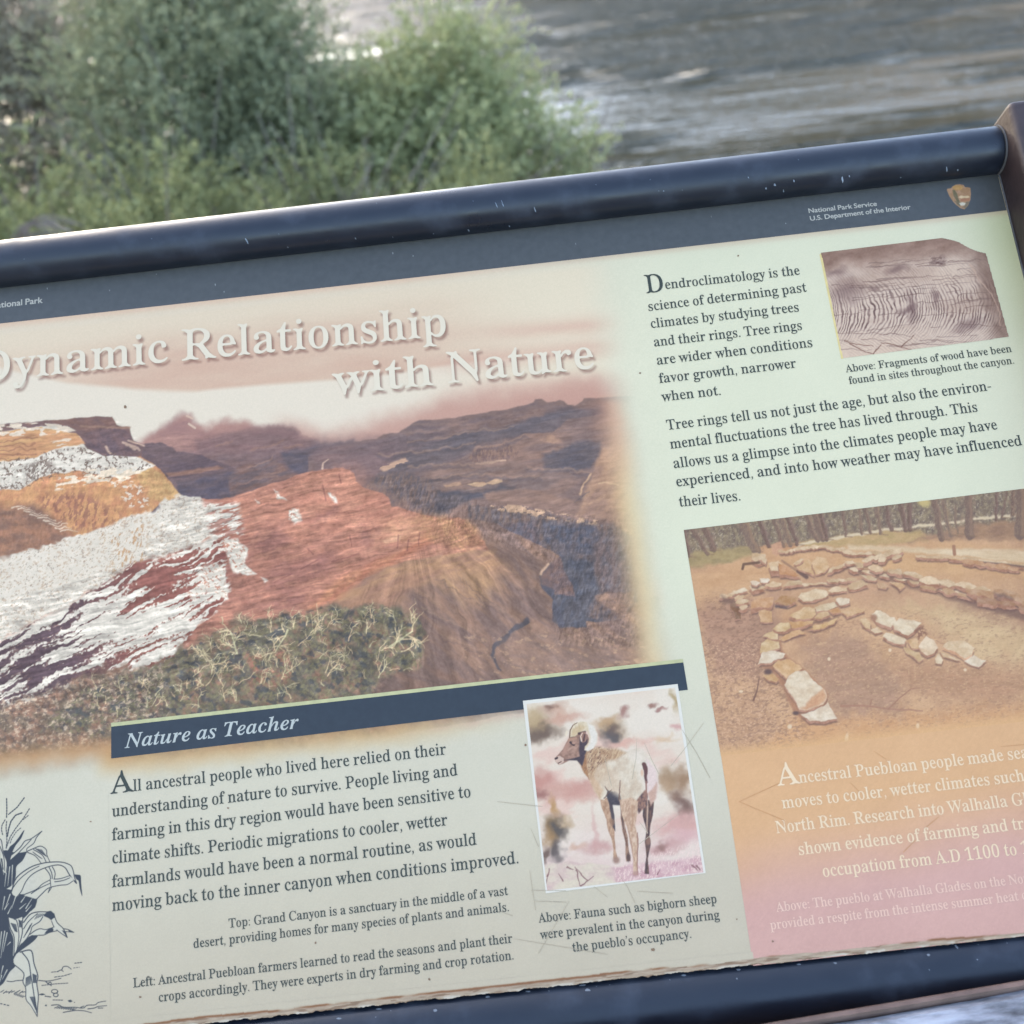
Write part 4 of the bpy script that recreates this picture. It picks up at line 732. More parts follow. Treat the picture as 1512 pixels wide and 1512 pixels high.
# letter outlines: style (0 roman, 1 italic, 2 plain), character code, advance, then closed loops of x,y in 1/1000 em
LETTER_OUTLINES = [
[0,97,512,[400,-8,438,0,462,9,485,30,490,42,485,54,477,60,438,56,423,65,418,73,417,327,410,373,401,400,373,436,327,463,288,474,254,479,212,477,162,469,131,458,97,435,76,408,67,377,64,354,71,327,83,312,96,304,119,299,138,302,154,310,165,326,169,342,166,358,151,385,156,412,167,423,181,430,227,435,250,432,269,424,298,400,312,369,316,300,312,295,288,285,185,250,138,224,90,185,67,154,55,123,53,81,56,62,63,46,81,25,115,5,165,-7,188,-7,245,8,270,23,296,44,308,46,316,42,331,20,342,10],[208,53,185,62,165,78,159,88,157,115,169,154,193,188,238,225,285,245,296,245,312,240,316,227,315,108,296,97,273,76,254,64,231,55]],
[0,98,537,[281,-19,327,-15,373,3,412,32,435,60,454,92,475,142,487,204,487,288,474,346,457,385,435,418,388,457,373,464,331,473,292,471,246,456,204,421,188,425,187,592,210,654,209,665,204,677,185,682,135,663,65,682,19,680,10,669,12,657,42,642,62,628,79,604,85,588,85,127,60,15,62,-12,73,-19,94,-12,142,42,150,46,185,14,208,0,250,-15],[258,27,237,35,223,48,212,65,187,123,187,354,190,362,212,375,231,396,242,404,269,413,296,414,323,405,338,395,358,374,369,351,377,327,385,273,382,181,366,108,340,58,323,42,304,31,281,26]],
[0,99,437,[230,-8,254,-9,296,-5,350,14,376,31,393,46,416,73,423,88,415,101,400,105,362,78,335,65,308,58,277,57,265,62,246,65,212,84,185,113,167,146,154,192,149,227,152,300,160,342,171,373,186,400,204,418,223,431,242,437,265,436,284,427,296,415,303,400,310,335,319,322,331,314,373,320,390,331,398,342,400,362,392,400,370,438,337,462,308,474,285,479,238,479,204,473,165,456,134,435,103,404,80,365,62,323,50,265,48,215,52,177,60,142,83,88,123,39,177,1]],
[0,100,551,[199,-12,238,-12,281,-1,304,15,335,50,337,46,328,4,331,-8,338,-14,362,-11,412,19,488,10,519,14,528,23,528,35,523,42,491,58,470,73,458,88,454,100,454,588,479,658,476,673,467,681,450,681,404,663,323,683,277,681,264,677,259,665,265,654,292,647,315,635,338,615,351,596,350,427,335,423,296,456,262,470,219,474,181,467,127,438,99,404,73,354,57,300,50,238,51,181,66,112,87,65,119,27,154,3],[238,45,221,50,196,65,177,92,166,123,157,165,154,250,166,331,173,355,186,381,217,408,250,416,277,411,300,401,320,381,338,370,351,358,352,123,348,112,331,102,307,73,292,61,262,46]],
[0,101,448,[205,-4,265,-7,300,-3,327,8,354,22,383,46,408,75,423,104,415,121,400,125,350,82,327,70,288,61,254,64,227,73,204,90,181,118,169,142,161,169,154,212,154,231,162,239,177,243,312,243,358,257,404,243,419,249,424,258,424,273,403,319,392,365,367,412,346,438,323,455,296,469,273,475,227,479,192,474,158,459,127,438,89,392,75,365,61,327,53,288,50,215,56,165,67,123,87,81,106,54,138,25,165,9],[169,292,158,296,156,300,158,327,173,381,188,408,204,423,227,435,250,437,269,429,287,412,304,376,313,319,305,296,292,291]],
[0,102,318,[53,-4,88,-2,150,16,200,0,231,-4,285,-3,294,0,299,8,298,19,292,25,258,32,235,44,223,59,212,66,201,85,199,392,203,404,215,409,288,408,300,412,307,423,307,450,300,462,288,466,223,464,203,469,200,477,199,538,204,582,215,620,235,644,262,655,281,654,296,638,297,619,286,592,283,573,295,550,315,541,342,540,358,544,368,554,377,573,380,604,390,612,389,623,373,635,372,642,350,666,315,689,269,696,223,694,181,679,151,658,127,631,115,612,106,588,99,550,96,472,81,464,36,465,27,462,22,454,20,427,27,412,38,408,85,409,95,404,98,396,97,85,88,67,75,50,53,35,27,26,20,15,22,4,27,-1]],
[0,103,487,[177,-212,227,-214,288,-210,366,-192,404,-174,423,-160,442,-137,458,-108,464,-85,465,-65,458,-23,464,-12,462,0,456,8,442,10,408,40,338,54,193,58,175,62,176,73,169,81,162,77,158,67,148,73,145,81,154,117,169,136,185,146,208,151,265,149,296,154,335,169,381,208,405,246,413,277,411,338,392,392,415,397,458,395,469,400,476,412,476,438,472,450,465,455,385,453,350,446,281,475,242,479,188,475,154,462,115,440,83,408,64,377,55,350,52,323,54,285,62,258,87,215,108,192,141,169,140,165,92,130,71,108,63,92,54,58,56,31,69,7,96,-16,99,-27,96,-35,54,-62,40,-77,30,-100,23,-131,73,-181,115,-200],[192,-166,158,-158,138,-150,122,-138,104,-115,104,-104,116,-85,162,-35,335,-37,373,-47,391,-69,395,-88,387,-119,369,-138,350,-151,327,-159,288,-166,238,-168],[219,191,194,204,181,227,165,245,154,285,152,331,162,372,169,388,178,396,183,412,212,433,242,437,260,431,281,416,288,408,289,396,302,385,314,331,314,285,309,258,300,237,286,223,278,208,262,196,246,191]],
[0,104,567,[55,-4,88,-2,146,15,219,-4,258,-3,268,4,270,15,266,23,242,34,223,49,208,68,200,85,200,335,203,342,219,349,262,387,288,400,319,404,338,398,354,387,362,377,367,358,370,327,370,88,362,69,347,50,323,31,303,23,299,15,301,4,312,-3,350,-4,423,15,469,0,504,-5,531,-3,538,1,543,8,539,23,514,35,492,52,473,85,471,350,459,400,444,427,421,446,392,461,350,469,323,468,304,465,262,445,242,430,218,404,208,404,201,408,199,592,224,662,219,677,208,682,196,681,150,663,77,683,38,681,30,677,26,669,26,662,31,654,54,645,76,627,88,611,98,592,97,85,88,65,70,46,26,19,25,8,29,0]],
[0,105,295,[55,-4,88,-2,146,15,204,-2,227,-4,258,-3,265,1,270,8,270,15,265,24,242,35,219,53,204,77,200,88,200,373,225,442,221,458,212,465,196,465,150,447,77,467,38,464,28,454,31,438,58,427,73,415,93,388,98,377,97,85,77,51,58,36,35,27,26,19,25,8,29,0],[131,562,154,559,173,563,191,577,201,596,205,619,201,638,186,658,169,668,146,671,127,666,108,652,97,635,95,615,102,588,112,573]],
[0,106,312,[25,-212,54,-214,88,-211,123,-200,146,-188,173,-164,190,-142,201,-123,210,-96,217,-38,218,377,241,442,237,458,227,465,212,465,165,447,112,463,88,467,42,465,35,461,31,454,35,438,65,429,92,411,110,388,116,373,116,-38,112,-92,102,-127,89,-150,69,-164,46,-169,27,-165,14,-150,14,-131,32,-96,29,-77,15,-64,-15,-56,-42,-59,-60,-73,-69,-100,-64,-138,-50,-169,-38,-182,-15,-198,4,-207],[143,562,162,561,188,570,204,581,213,596,215,615,210,638,195,658,177,669,154,673,135,669,119,658,107,635,103,612,107,592,123,572]],
[0,107,534,[55,-4,88,-2,146,15,219,-4,258,-3,268,4,270,15,267,23,242,35,219,54,204,76,200,88,200,188,208,195,250,214,262,211,271,204,366,69,366,58,358,45,338,30,315,23,312,12,318,0,327,-3,369,-4,427,15,508,-3,531,-4,554,-1,562,8,562,15,558,24,517,50,458,104,346,263,335,300,339,312,400,372,423,401,450,415,512,436,517,450,511,462,500,465,465,467,400,461,362,467,319,465,308,462,304,450,307,438,338,431,354,423,361,415,356,400,342,381,290,327,265,282,215,255,208,256,201,262,199,592,224,662,219,677,208,682,196,681,150,663,77,683,38,680,28,669,28,662,33,654,54,646,74,631,94,604,98,592,97,85,88,65,76,50,54,34,31,26,25,19,24,8,29,0]],
[0,108,297,[55,-4,88,-2,146,15,204,-2,227,-4,258,-3,265,1,270,8,270,15,265,24,242,35,219,53,204,77,200,88,200,588,225,658,219,677,208,682,196,681,150,663,77,683,38,681,31,677,27,669,27,662,32,654,54,646,74,631,94,604,98,592,97,85,77,51,58,36,35,27,26,19,25,8,29,0]],
[0,109,825,[55,-4,88,-2,146,15,212,-4,250,-3,264,4,266,15,263,23,240,35,220,50,208,66,199,85,199,335,258,387,288,401,315,404,335,397,351,385,358,373,363,354,364,88,362,77,350,58,323,35,299,23,294,12,300,0,312,-3,354,-3,415,14,477,-4,515,-3,531,4,532,15,528,23,504,35,485,50,464,81,464,331,467,338,485,349,515,383,546,399,569,404,592,401,607,392,619,381,626,362,629,319,629,88,627,77,608,50,588,35,564,23,560,15,561,4,573,-3,615,-4,681,15,746,-4,785,-3,794,0,800,12,797,23,771,35,750,52,730,85,729,350,722,388,708,419,688,441,658,458,615,469,588,468,554,459,531,449,506,431,477,398,465,396,455,400,442,423,431,436,400,455,358,469,323,469,308,467,265,448,246,434,215,401,210,404,210,408,222,446,219,458,208,465,196,466,177,461,146,448,115,460,85,465,42,465,31,462,26,454,27,442,35,436,56,427,76,412,95,385,98,373,97,85,88,65,70,46,26,19,25,8,29,0]],
[0,110,567,[55,-4,88,-2,146,15,219,-4,258,-3,268,4,270,15,266,23,242,34,223,49,208,68,200,85,200,335,203,342,219,349,262,387,288,400,319,404,338,398,354,387,362,377,367,358,370,327,370,88,362,69,347,50,323,31,303,23,299,15,301,4,312,-3,350,-4,423,15,492,-4,527,-3,541,4,544,12,539,23,514,35,492,52,473,85,471,350,457,404,447,423,435,436,392,461,350,469,323,467,300,463,262,446,215,406,214,412,224,446,221,458,212,465,196,465,150,447,73,467,38,465,27,458,26,446,30,438,54,428,76,412,95,385,98,373,97,85,88,65,70,46,26,19,25,8,29,0]],
[0,111,501,[242,-19,285,-18,308,-13,335,-1,369,21,399,54,421,88,441,142,449,188,450,238,447,288,429,350,410,388,381,427,350,451,312,470,277,477,227,477,196,473,170,462,131,438,105,412,79,369,58,312,51,269,51,196,58,150,75,100,92,69,119,33,146,11,196,-13],[238,23,223,28,203,42,182,69,174,85,165,115,156,169,154,265,163,335,180,388,192,408,212,427,231,438,250,441,269,438,292,423,312,404,323,381,334,350,344,296,347,188,337,119,319,65,299,42,281,29,258,22]],
[0,112,553,[31,-208,85,-210,150,-191,223,-211,289,-208,296,-198,294,-185,254,-172,238,-163,218,-146,201,-119,202,38,212,43,219,41,250,10,284,-8,327,-13,365,-11,381,-6,419,18,443,42,464,73,479,104,493,154,499,204,498,281,487,338,470,381,449,415,419,445,387,462,358,472,331,473,292,467,254,450,208,398,204,404,218,442,214,458,204,465,188,465,146,448,96,463,73,467,38,465,29,458,27,449,31,439,55,427,76,412,88,396,96,377,99,77,97,-123,88,-140,73,-158,50,-175,27,-185,24,-196],[288,46,254,59,227,89,201,108,199,327,204,338,219,348,243,381,258,395,285,409,308,412,327,410,352,396,366,381,378,358,394,292,396,204,385,127,376,100,365,82,350,64,331,51,304,45],[491,100,494,104,492,106,489,104]],
[0,114,428,[54,-4,88,-2,150,16,219,-4,281,-3,294,4,296,15,292,24,254,34,238,42,220,58,202,85,200,281,203,308,208,316,227,327,255,369,269,380,285,386,304,386,319,380,332,350,350,338,369,339,400,356,414,377,413,408,403,435,381,455,350,461,300,462,293,454,250,428,232,408,215,382,208,379,200,385,221,442,218,458,212,464,192,465,146,448,81,466,42,465,31,459,28,450,31,438,58,427,74,415,86,400,98,377,99,88,88,65,77,51,58,36,35,27,26,19,25,8,29,0],[377,462,381,460,388,465,381,470,374,469]],
[0,115,429,[63,-15,77,-12,96,8,104,12,196,-17,242,-19,269,-14,304,1,323,13,338,28,365,65,371,96,370,150,361,185,348,212,327,235,304,251,177,319,156,342,149,369,155,400,173,421,204,435,238,435,269,424,304,400,336,335,346,327,358,328,365,338,368,369,363,419,367,454,365,469,358,476,342,475,323,459,315,457,227,479,196,479,169,475,142,466,119,452,90,423,70,381,68,342,71,304,83,277,108,248,131,230,242,172,269,153,288,123,292,88,281,58,254,36,215,26,181,31,156,42,119,69,105,92,81,154,69,160,58,158,51,150,48,131,55,50,48,12,51,-8]],
[0,116,340,[187,-4,204,-8,231,-5,277,15,305,42,326,77,331,92,323,105,308,109,274,73,261,65,242,61,215,68,204,77,198,88,195,119,196,404,204,411,215,413,300,412,310,419,314,438,310,458,300,465,215,464,201,469,200,481,219,608,215,628,200,634,188,630,177,615,108,498,38,459,29,450,26,438,27,423,35,414,46,411,85,415,92,408,93,100,100,54,111,31,123,19,158,3]],
[0,117,558,[341,-12,350,-14,365,-12,419,21,492,12,527,16,535,20,538,27,535,43,504,56,482,69,468,85,462,98,461,373,486,438,481,461,462,466,438,460,412,447,377,460,335,467,292,465,282,458,280,446,284,438,308,431,327,419,350,394,359,377,359,119,358,111,335,97,311,73,281,59,254,54,231,57,210,69,196,85,191,108,191,377,214,438,212,458,204,464,188,466,138,447,104,460,73,465,31,465,20,462,15,450,19,438,42,429,60,415,74,400,88,377,90,100,99,62,112,35,127,19,158,2,192,-7,219,-9,258,-4,288,7,308,19,342,52,345,46,336,12]],
[0,118,456,[223,-19,238,-15,247,-4,270,108,296,135,313,162,410,408,455,442,457,454,450,463,423,467,385,463,354,467,315,465,304,461,300,450,304,439,342,426,354,416,355,408,346,377,281,210,267,185,262,182,254,189,178,392,185,408,205,427,215,433,242,439,246,450,242,461,231,465,185,466,158,461,119,447,35,467,4,464,-5,458,-7,450,-4,438,28,419,60,388,57,369,62,367,73,371,81,362,177,119,203,-4,212,-15]],
[0,119,647,[192,-19,208,-16,215,-7,241,112,281,158,334,285,338,291,346,293,354,284,399,146,405,85,422,-4,431,-15,438,-19,450,-17,458,-12,468,12,494,131,519,157,537,185,628,412,663,442,665,450,662,461,650,465,604,464,573,467,542,465,531,460,527,450,531,440,565,424,572,415,572,408,566,385,497,215,488,209,480,215,433,358,426,388,430,404,438,414,455,427,481,438,484,450,481,460,469,465,427,465,396,459,369,448,335,460,300,466,254,463,247,454,250,441,273,431,299,408,323,377,328,362,297,319,246,196,235,188,226,196,155,388,158,400,169,417,185,429,205,438,209,450,204,461,192,465,162,466,135,460,100,447,62,459,19,466,-4,465,-15,460,-19,450,-15,437,31,398,56,365,149,123,173,-4,181,-15]],
[0,120,475,[28,-4,88,1,127,-4,162,-3,173,2,177,12,175,19,142,31,130,42,129,54,144,81,204,161,219,170,228,165,288,69,286,58,277,44,262,32,238,26,231,20,229,8,235,-1,288,-4,350,15,431,-4,462,-3,473,2,477,12,473,23,455,35,385,100,289,254,292,264,403,404,462,440,465,450,461,462,427,467,385,462,354,467,315,466,301,462,296,450,300,439,337,427,345,419,345,412,335,392,281,323,269,311,258,306,246,317,198,396,201,408,210,419,227,431,250,439,253,454,246,463,188,465,138,447,96,459,54,465,27,466,8,461,4,446,8,436,53,408,104,361,190,223,188,215,69,59,8,22,5,12,8,2,15,-2]],
[0,121,447,[48,-204,69,-203,85,-208,123,-203,146,-195,172,-177,201,-138,224,-92,251,-23,274,100,292,120,315,155,408,408,447,442,448,454,442,462,419,467,381,463,350,467,312,465,302,458,300,446,304,437,342,425,350,417,352,408,340,365,281,203,271,181,262,176,250,196,177,388,181,404,192,418,208,428,240,438,244,450,238,461,227,465,177,465,119,447,73,461,35,467,4,465,-8,458,-9,446,-5,438,21,423,60,388,78,365,181,110,204,-4,193,-50,177,-88,157,-119,131,-143,115,-144,99,-135,97,-127,102,-108,99,-92,77,-70,35,-71,17,-85,10,-96,7,-115,9,-154,19,-173,40,-192,41,-200]],
[0,65,650,[9,-4,42,-4,81,2,142,-5,177,-3,188,2,192,15,188,27,146,36,131,43,116,54,113,65,118,96,153,185,158,191,165,193,362,193,392,196,401,192,439,100,442,85,435,69,409,46,385,36,343,27,339,19,339,8,350,-3,423,-3,454,3,508,21,608,-4,650,-3,662,7,662,19,658,27,612,52,605,58,600,71,580,81,553,112,373,542,344,681,338,691,331,696,312,697,299,685,273,558,242,527,221,492,52,65,37,50,12,36,-8,29,-14,23,-16,12,-12,2],[411,108,419,108,420,115,412,118,409,115],[181,244,181,258,264,465,273,476,282,477,289,469,356,308,375,262,374,254,365,246,354,243]],
[0,67,697,[354,-15,408,-17,458,-12,504,1,546,18,592,47,627,77,659,115,664,135,654,149,642,155,635,155,577,101,531,69,481,48,427,37,385,38,350,45,312,59,277,84,243,119,223,154,205,200,191,265,185,335,188,392,197,450,214,512,246,574,265,597,292,621,320,638,354,650,381,655,412,655,446,648,481,635,567,577,589,538,618,465,627,457,642,457,651,465,655,481,644,596,653,646,654,673,651,688,646,694,635,696,624,692,600,656,581,646,562,650,500,677,435,693,396,697,362,697,331,694,288,683,246,666,200,636,165,605,123,550,94,492,83,462,72,412,66,331,77,242,89,200,110,150,134,112,155,85,204,39,273,2,323,-12]],
[0,68,738,[62,-4,115,-1,188,20,242,4,285,-4,346,-4,412,1,458,12,515,34,565,69,598,100,629,146,653,208,668,296,668,381,656,454,634,515,606,562,562,609,512,645,454,666,400,679,288,683,246,675,188,658,142,673,96,682,35,682,23,677,19,665,23,654,62,645,92,629,104,612,115,608,122,600,134,573,134,100,123,77,108,65,97,50,69,36,38,29,30,23,28,12,33,0],[312,42,288,48,271,62,255,81,246,100,246,577,249,588,262,608,285,629,312,639,346,640,392,631,429,615,461,592,497,554,522,508,539,454,550,373,550,308,544,250,532,196,513,150,491,115,454,79,415,57,358,42]],
[0,70,602,[51,-4,92,-4,119,0,188,20,246,4,288,-4,365,-3,381,2,384,15,377,27,323,36,292,49,269,67,248,96,247,315,250,320,262,325,281,328,335,325,373,315,398,273,422,181,435,173,448,177,453,188,454,262,443,350,454,438,453,508,448,515,438,519,427,517,421,512,398,431,383,400,373,387,346,379,296,373,277,373,254,378,249,381,246,388,247,585,265,617,281,629,300,635,400,635,467,623,504,608,515,599,537,554,559,481,565,475,577,473,587,481,590,496,591,542,580,627,590,658,585,677,565,682,535,672,450,681,288,683,242,675,188,658,142,672,88,682,35,682,23,677,18,665,23,653,73,636,96,625,123,599,135,573,135,104,131,92,119,76,90,50,62,37,31,30,23,24,20,12,23,2,31,-3]],
[0,71,756,[386,-19,485,-14,546,6,600,38,642,34,662,40,667,50,666,62,641,112,642,204,659,231,677,247,700,260,742,271,747,277,747,288,742,295,735,298,673,299,642,294,588,277,500,299,415,296,408,285,412,272,419,268,462,262,485,252,499,242,528,212,533,196,532,104,519,77,506,69,495,50,480,38,462,30,442,26,400,24,373,28,335,39,285,72,248,112,219,165,204,212,192,277,189,369,198,442,215,508,231,544,251,577,274,604,296,622,319,637,346,647,381,655,412,655,450,647,488,631,567,577,574,569,592,531,619,464,631,456,646,457,654,469,656,492,643,600,656,669,652,688,642,696,631,697,621,692,596,652,585,645,500,679,458,690,415,696,381,698,335,695,277,679,254,669,215,646,169,608,140,573,118,538,89,473,77,427,71,385,71,296,76,254,87,212,103,169,119,138,141,104,165,77,196,48,227,28,296,-5,350,-17]],
[0,76,635,[57,-4,112,-1,188,20,250,3,304,-4,454,-2,546,8,585,-4,596,0,603,8,605,19,599,54,628,158,637,212,635,227,627,232,615,233,604,225,570,150,532,88,523,80,496,68,446,53,408,47,312,47,288,53,270,65,248,96,247,581,266,612,292,632,323,645,369,653,374,662,374,669,365,680,285,682,238,673,192,658,138,674,88,683,38,682,23,673,22,662,27,653,69,641,92,629,111,612,108,600,123,598,135,577,134,100,123,79,96,52,69,38,31,29,23,24,20,12,25,0]],
[0,78,735,[601,-19,615,-20,626,-15,633,4,607,165,626,215,631,242,633,604,637,619,648,631,669,641,712,653,716,665,712,677,700,682,658,683,608,676,562,683,512,682,496,678,491,669,491,662,496,652,558,633,572,623,577,612,579,273,578,250,565,241,554,250,254,616,249,627,245,665,238,677,227,681,215,680,181,660,73,682,42,682,29,677,24,665,28,654,62,634,102,604,120,588,124,581,114,554,110,531,110,112,107,62,100,51,81,40,30,27,24,15,27,2,42,-3,88,-4,138,2,200,-5,238,-3,250,8,250,19,242,28,204,36,176,50,169,58,164,77,162,512,165,525,177,532,500,142,582,0,592,-13]],
[0,80,622,[57,-4,112,-1,188,20,285,-4,346,-3,360,4,363,15,358,25,315,37,292,48,262,76,248,96,247,288,250,294,269,301,377,303,427,312,454,321,488,337,523,363,555,400,571,431,578,458,581,500,576,538,563,573,542,603,523,622,485,650,442,668,385,680,354,682,269,681,188,658,138,674,88,683,38,682,23,673,22,662,27,653,69,640,92,628,108,608,115,607,122,600,135,577,134,100,123,79,96,52,69,38,31,29,23,24,20,12,25,0],[265,349,250,355,246,362,248,588,265,615,281,628,296,634,346,636,385,626,408,611,435,585,456,542,462,512,462,477,450,428,427,392,408,375,385,361,342,349,296,347]],
[0,82,704,[57,-4,112,-1,188,20,285,-4,346,-3,360,4,363,15,358,25,315,37,292,48,262,76,247,100,246,296,251,304,281,312,300,309,369,248,488,65,492,54,493,12,500,1,512,-3,523,-2,558,18,658,-4,704,-3,715,3,718,15,712,27,688,35,664,50,588,116,459,312,460,323,465,333,531,375,555,396,580,431,591,462,594,515,586,554,570,585,546,612,500,645,462,663,388,680,323,683,273,681,188,658,138,674,92,682,38,682,26,677,21,665,26,654,69,640,92,628,108,608,115,607,123,599,133,585,135,573,134,100,123,79,96,52,69,38,31,29,23,24,20,12,25,0],[373,346,369,354,369,350,354,346,315,353,277,352,250,360,247,365,247,581,268,615,285,628,300,634,331,637,362,635,392,627,412,617,450,583,462,565,474,535,478,488,473,462,462,435,439,404,397,362,388,349,381,344]],
[0,84,630,[178,-4,231,-1,312,21,373,2,404,-4,473,-3,489,4,491,15,485,27,438,36,412,49,398,65,384,73,369,100,369,588,386,631,396,640,423,640,454,635,492,626,519,614,538,602,554,573,584,477,592,470,604,471,613,481,615,508,615,554,605,627,615,662,608,678,588,682,558,672,462,683,377,683,312,660,262,680,246,683,165,683,69,672,35,683,23,680,15,673,13,654,22,627,12,550,12,496,15,477,23,471,38,472,46,479,67,558,88,600,119,619,173,635,227,640,237,631,257,585,257,104,242,77,215,52,185,36,146,29,137,23,135,12,141,0,150,-3]],
[0,87,910,[259,-19,277,-19,289,-8,306,50,322,142,357,177,371,200,465,438,475,458,485,464,492,461,498,450,595,173,614,58,629,-4,635,-14,642,-19,654,-20,665,-15,676,8,700,162,729,192,748,227,877,615,888,629,929,654,932,665,927,677,919,681,892,683,846,676,800,683,758,681,747,673,746,662,750,654,788,642,812,628,816,619,815,604,799,542,707,262,700,248,688,243,682,250,673,273,565,592,570,608,592,631,619,645,652,654,657,665,654,676,638,682,588,682,550,674,504,659,446,675,408,682,354,682,342,677,338,665,342,653,404,631,442,595,457,573,467,538,464,531,448,515,431,488,335,246,327,230,315,225,308,231,297,262,200,542,188,588,190,600,209,627,235,643,267,654,272,665,269,674,254,682,208,682,185,678,127,658,31,682,-8,682,-21,677,-26,665,-21,654,8,641,34,623,41,615,42,605,58,597,79,569,218,162,244,0,249,-12]],
[0,48,559,[265,-8,315,-6,338,-2,362,7,400,31,431,62,459,108,481,169,496,246,501,308,501,404,496,469,481,546,456,615,431,654,388,695,357,712,304,722,262,723,204,712,185,703,133,662,103,619,82,565,71,519,60,446,58,354,61,265,76,173,102,100,131,56,169,20,219,-1],[273,53,242,64,224,77,208,97,192,131,180,177,171,238,165,369,174,504,184,558,196,596,211,623,231,643,246,652,281,660,315,652,335,639,354,615,369,581,379,542,388,481,393,404,393,315,382,188,370,138,358,108,350,92,327,70,304,57]],
[0,49,559,[111,-4,219,0,262,7,304,19,354,6,388,0,492,-4,506,0,512,8,514,38,512,48,505,54,492,57,469,54,427,54,400,58,369,79,356,100,356,627,383,700,377,715,369,720,350,721,304,703,281,719,265,720,255,712,244,692,200,670,124,615,50,595,40,585,39,573,47,554,69,532,88,524,123,521,136,527,181,567,227,615,242,620,250,612,249,96,238,80,204,57,173,53,112,57,100,54,93,42,93,12,100,0]],
[0,53,559,[190,-4,204,-7,262,-7,323,3,369,22,408,47,447,88,470,135,481,181,482,250,473,292,463,319,450,342,419,373,377,402,319,425,277,430,223,432,138,423,140,469,145,496,144,512,154,607,161,615,169,617,381,616,392,609,405,588,410,569,410,546,416,535,431,528,465,530,474,535,479,550,461,654,474,688,475,700,469,712,462,716,442,717,404,700,154,702,108,718,96,715,87,704,86,692,96,658,87,631,82,588,68,408,58,385,60,369,69,361,85,358,131,358,181,367,227,370,281,361,319,341,350,312,365,284,374,246,375,200,372,177,356,127,327,93,273,63,250,58,215,58,179,65,158,77,137,96,127,115,122,131,125,165,115,180,104,183,92,180,62,158,51,138,50,92,45,81,50,71,62,63,90,31,112,18,138,6]],
[1,78,697,[467,-19,488,-17,499,-4,517,123,535,150,550,185,667,604,677,618,700,633,715,640,747,646,754,654,753,665,746,673,738,674,681,676,638,671,596,676,546,673,535,665,538,649,546,644,573,638,588,630,602,619,605,604,597,562,513,250,505,223,496,206,492,208,485,220,306,608,304,650,297,669,288,674,277,675,238,661,162,676,100,671,93,658,99,646,131,637,154,626,173,611,183,592,158,531,33,65,25,54,0,36,-49,23,-54,15,-52,4,-38,-3,19,-5,62,0,92,-5,146,-3,158,-1,163,4,165,15,161,23,123,35,100,50,95,58,95,73,106,123,199,473,212,517,219,524,227,514,409,127,451,-4,458,-14]],
[1,97,500,[79,-8,92,-10,115,-7,138,0,165,13,196,41,238,97,242,92,239,38,241,19,254,5,273,-5,308,-8,323,-6,354,5,381,22,404,48,442,104,444,115,435,126,427,128,419,126,388,87,365,68,342,65,335,71,333,81,345,142,384,269,400,335,417,385,439,427,441,442,438,450,419,456,377,448,354,455,338,452,327,438,327,412,323,405,306,438,285,457,254,466,219,462,185,449,154,431,127,411,83,369,32,292,12,243,8,237,0,234,2,219,-9,188,-15,158,-17,104,-10,62,12,23,50,-3],[115,65,96,80,91,88,86,115,87,138,92,166,107,196,107,215,120,227,119,238,128,269,158,327,182,362,208,388,223,401,242,411,258,413,273,409,281,404,288,392,301,338,297,315,285,292,287,273,258,185,249,169,225,146,201,108,177,83,146,66]],
[1,116,275,[24,-4,77,-6,112,5,131,15,154,37,181,69,211,115,210,131,204,136,192,139,181,132,153,96,127,71,104,65,92,73,91,81,93,104,108,162,114,177,119,200,176,396,181,400,192,402,258,403,269,409,276,423,277,442,273,447,258,451,208,452,199,458,239,569,239,588,231,594,212,597,196,592,146,523,103,477,31,452,16,438,15,419,21,408,35,403,65,404,72,400,73,396,-10,85,-13,42,-10,23,4,7]],
[1,117,532,[73,-8,119,-5,165,17,207,58,273,144,275,138,269,104,259,81,263,69,261,58,263,35,285,8,304,-3,358,-4,392,12,419,34,472,104,477,119,472,127,462,133,450,130,421,92,396,72,373,71,366,77,365,85,385,177,411,258,441,373,467,423,470,438,467,446,442,453,400,443,365,453,349,446,342,431,346,396,343,381,323,315,287,219,255,188,215,126,187,92,158,71,127,61,115,63,107,69,104,77,105,92,179,365,212,427,215,454,208,461,188,461,123,439,65,442,31,436,19,431,15,419,19,408,60,392,72,381,76,369,74,354,67,342,68,327,18,146,8,131,10,115,3,69,5,42,-1,31,0,28,8,27,23,8,35,1]],
[1,114,388,[-4,-4,12,-4,50,5,85,-4,101,4,107,15,104,42,107,62,135,158,158,217,169,223,187,246,225,315,240,335,258,350,269,356,281,356,319,327,346,334,365,346,379,381,376,392,382,408,372,435,362,448,346,456,327,455,258,420,226,388,169,296,186,365,221,431,222,458,212,461,192,461,131,439,73,442,27,431,23,419,27,408,68,392,82,381,85,369,79,342,68,315,59,258,11,85,-19,23,-20,4]],
[1,101,401,[124,-12,177,-9,204,-1,235,14,254,29,281,56,317,112,318,123,312,134,300,140,288,139,248,92,219,69,196,58,165,54,131,67,120,77,114,85,112,110,104,113,100,131,101,162,107,177,196,198,250,220,304,254,323,272,349,304,367,342,370,377,366,404,352,427,336,442,300,461,262,465,219,461,188,450,154,430,97,381,39,300,15,250,8,246,11,235,3,215,-3,185,-5,138,-2,100,12,54,42,20,73,1,104,-10],[127,226,121,231,120,238,135,280,159,331,184,369,212,400,235,417,254,423,273,416,287,400,290,369,283,346,267,315,242,287,204,257,158,233,138,226]],
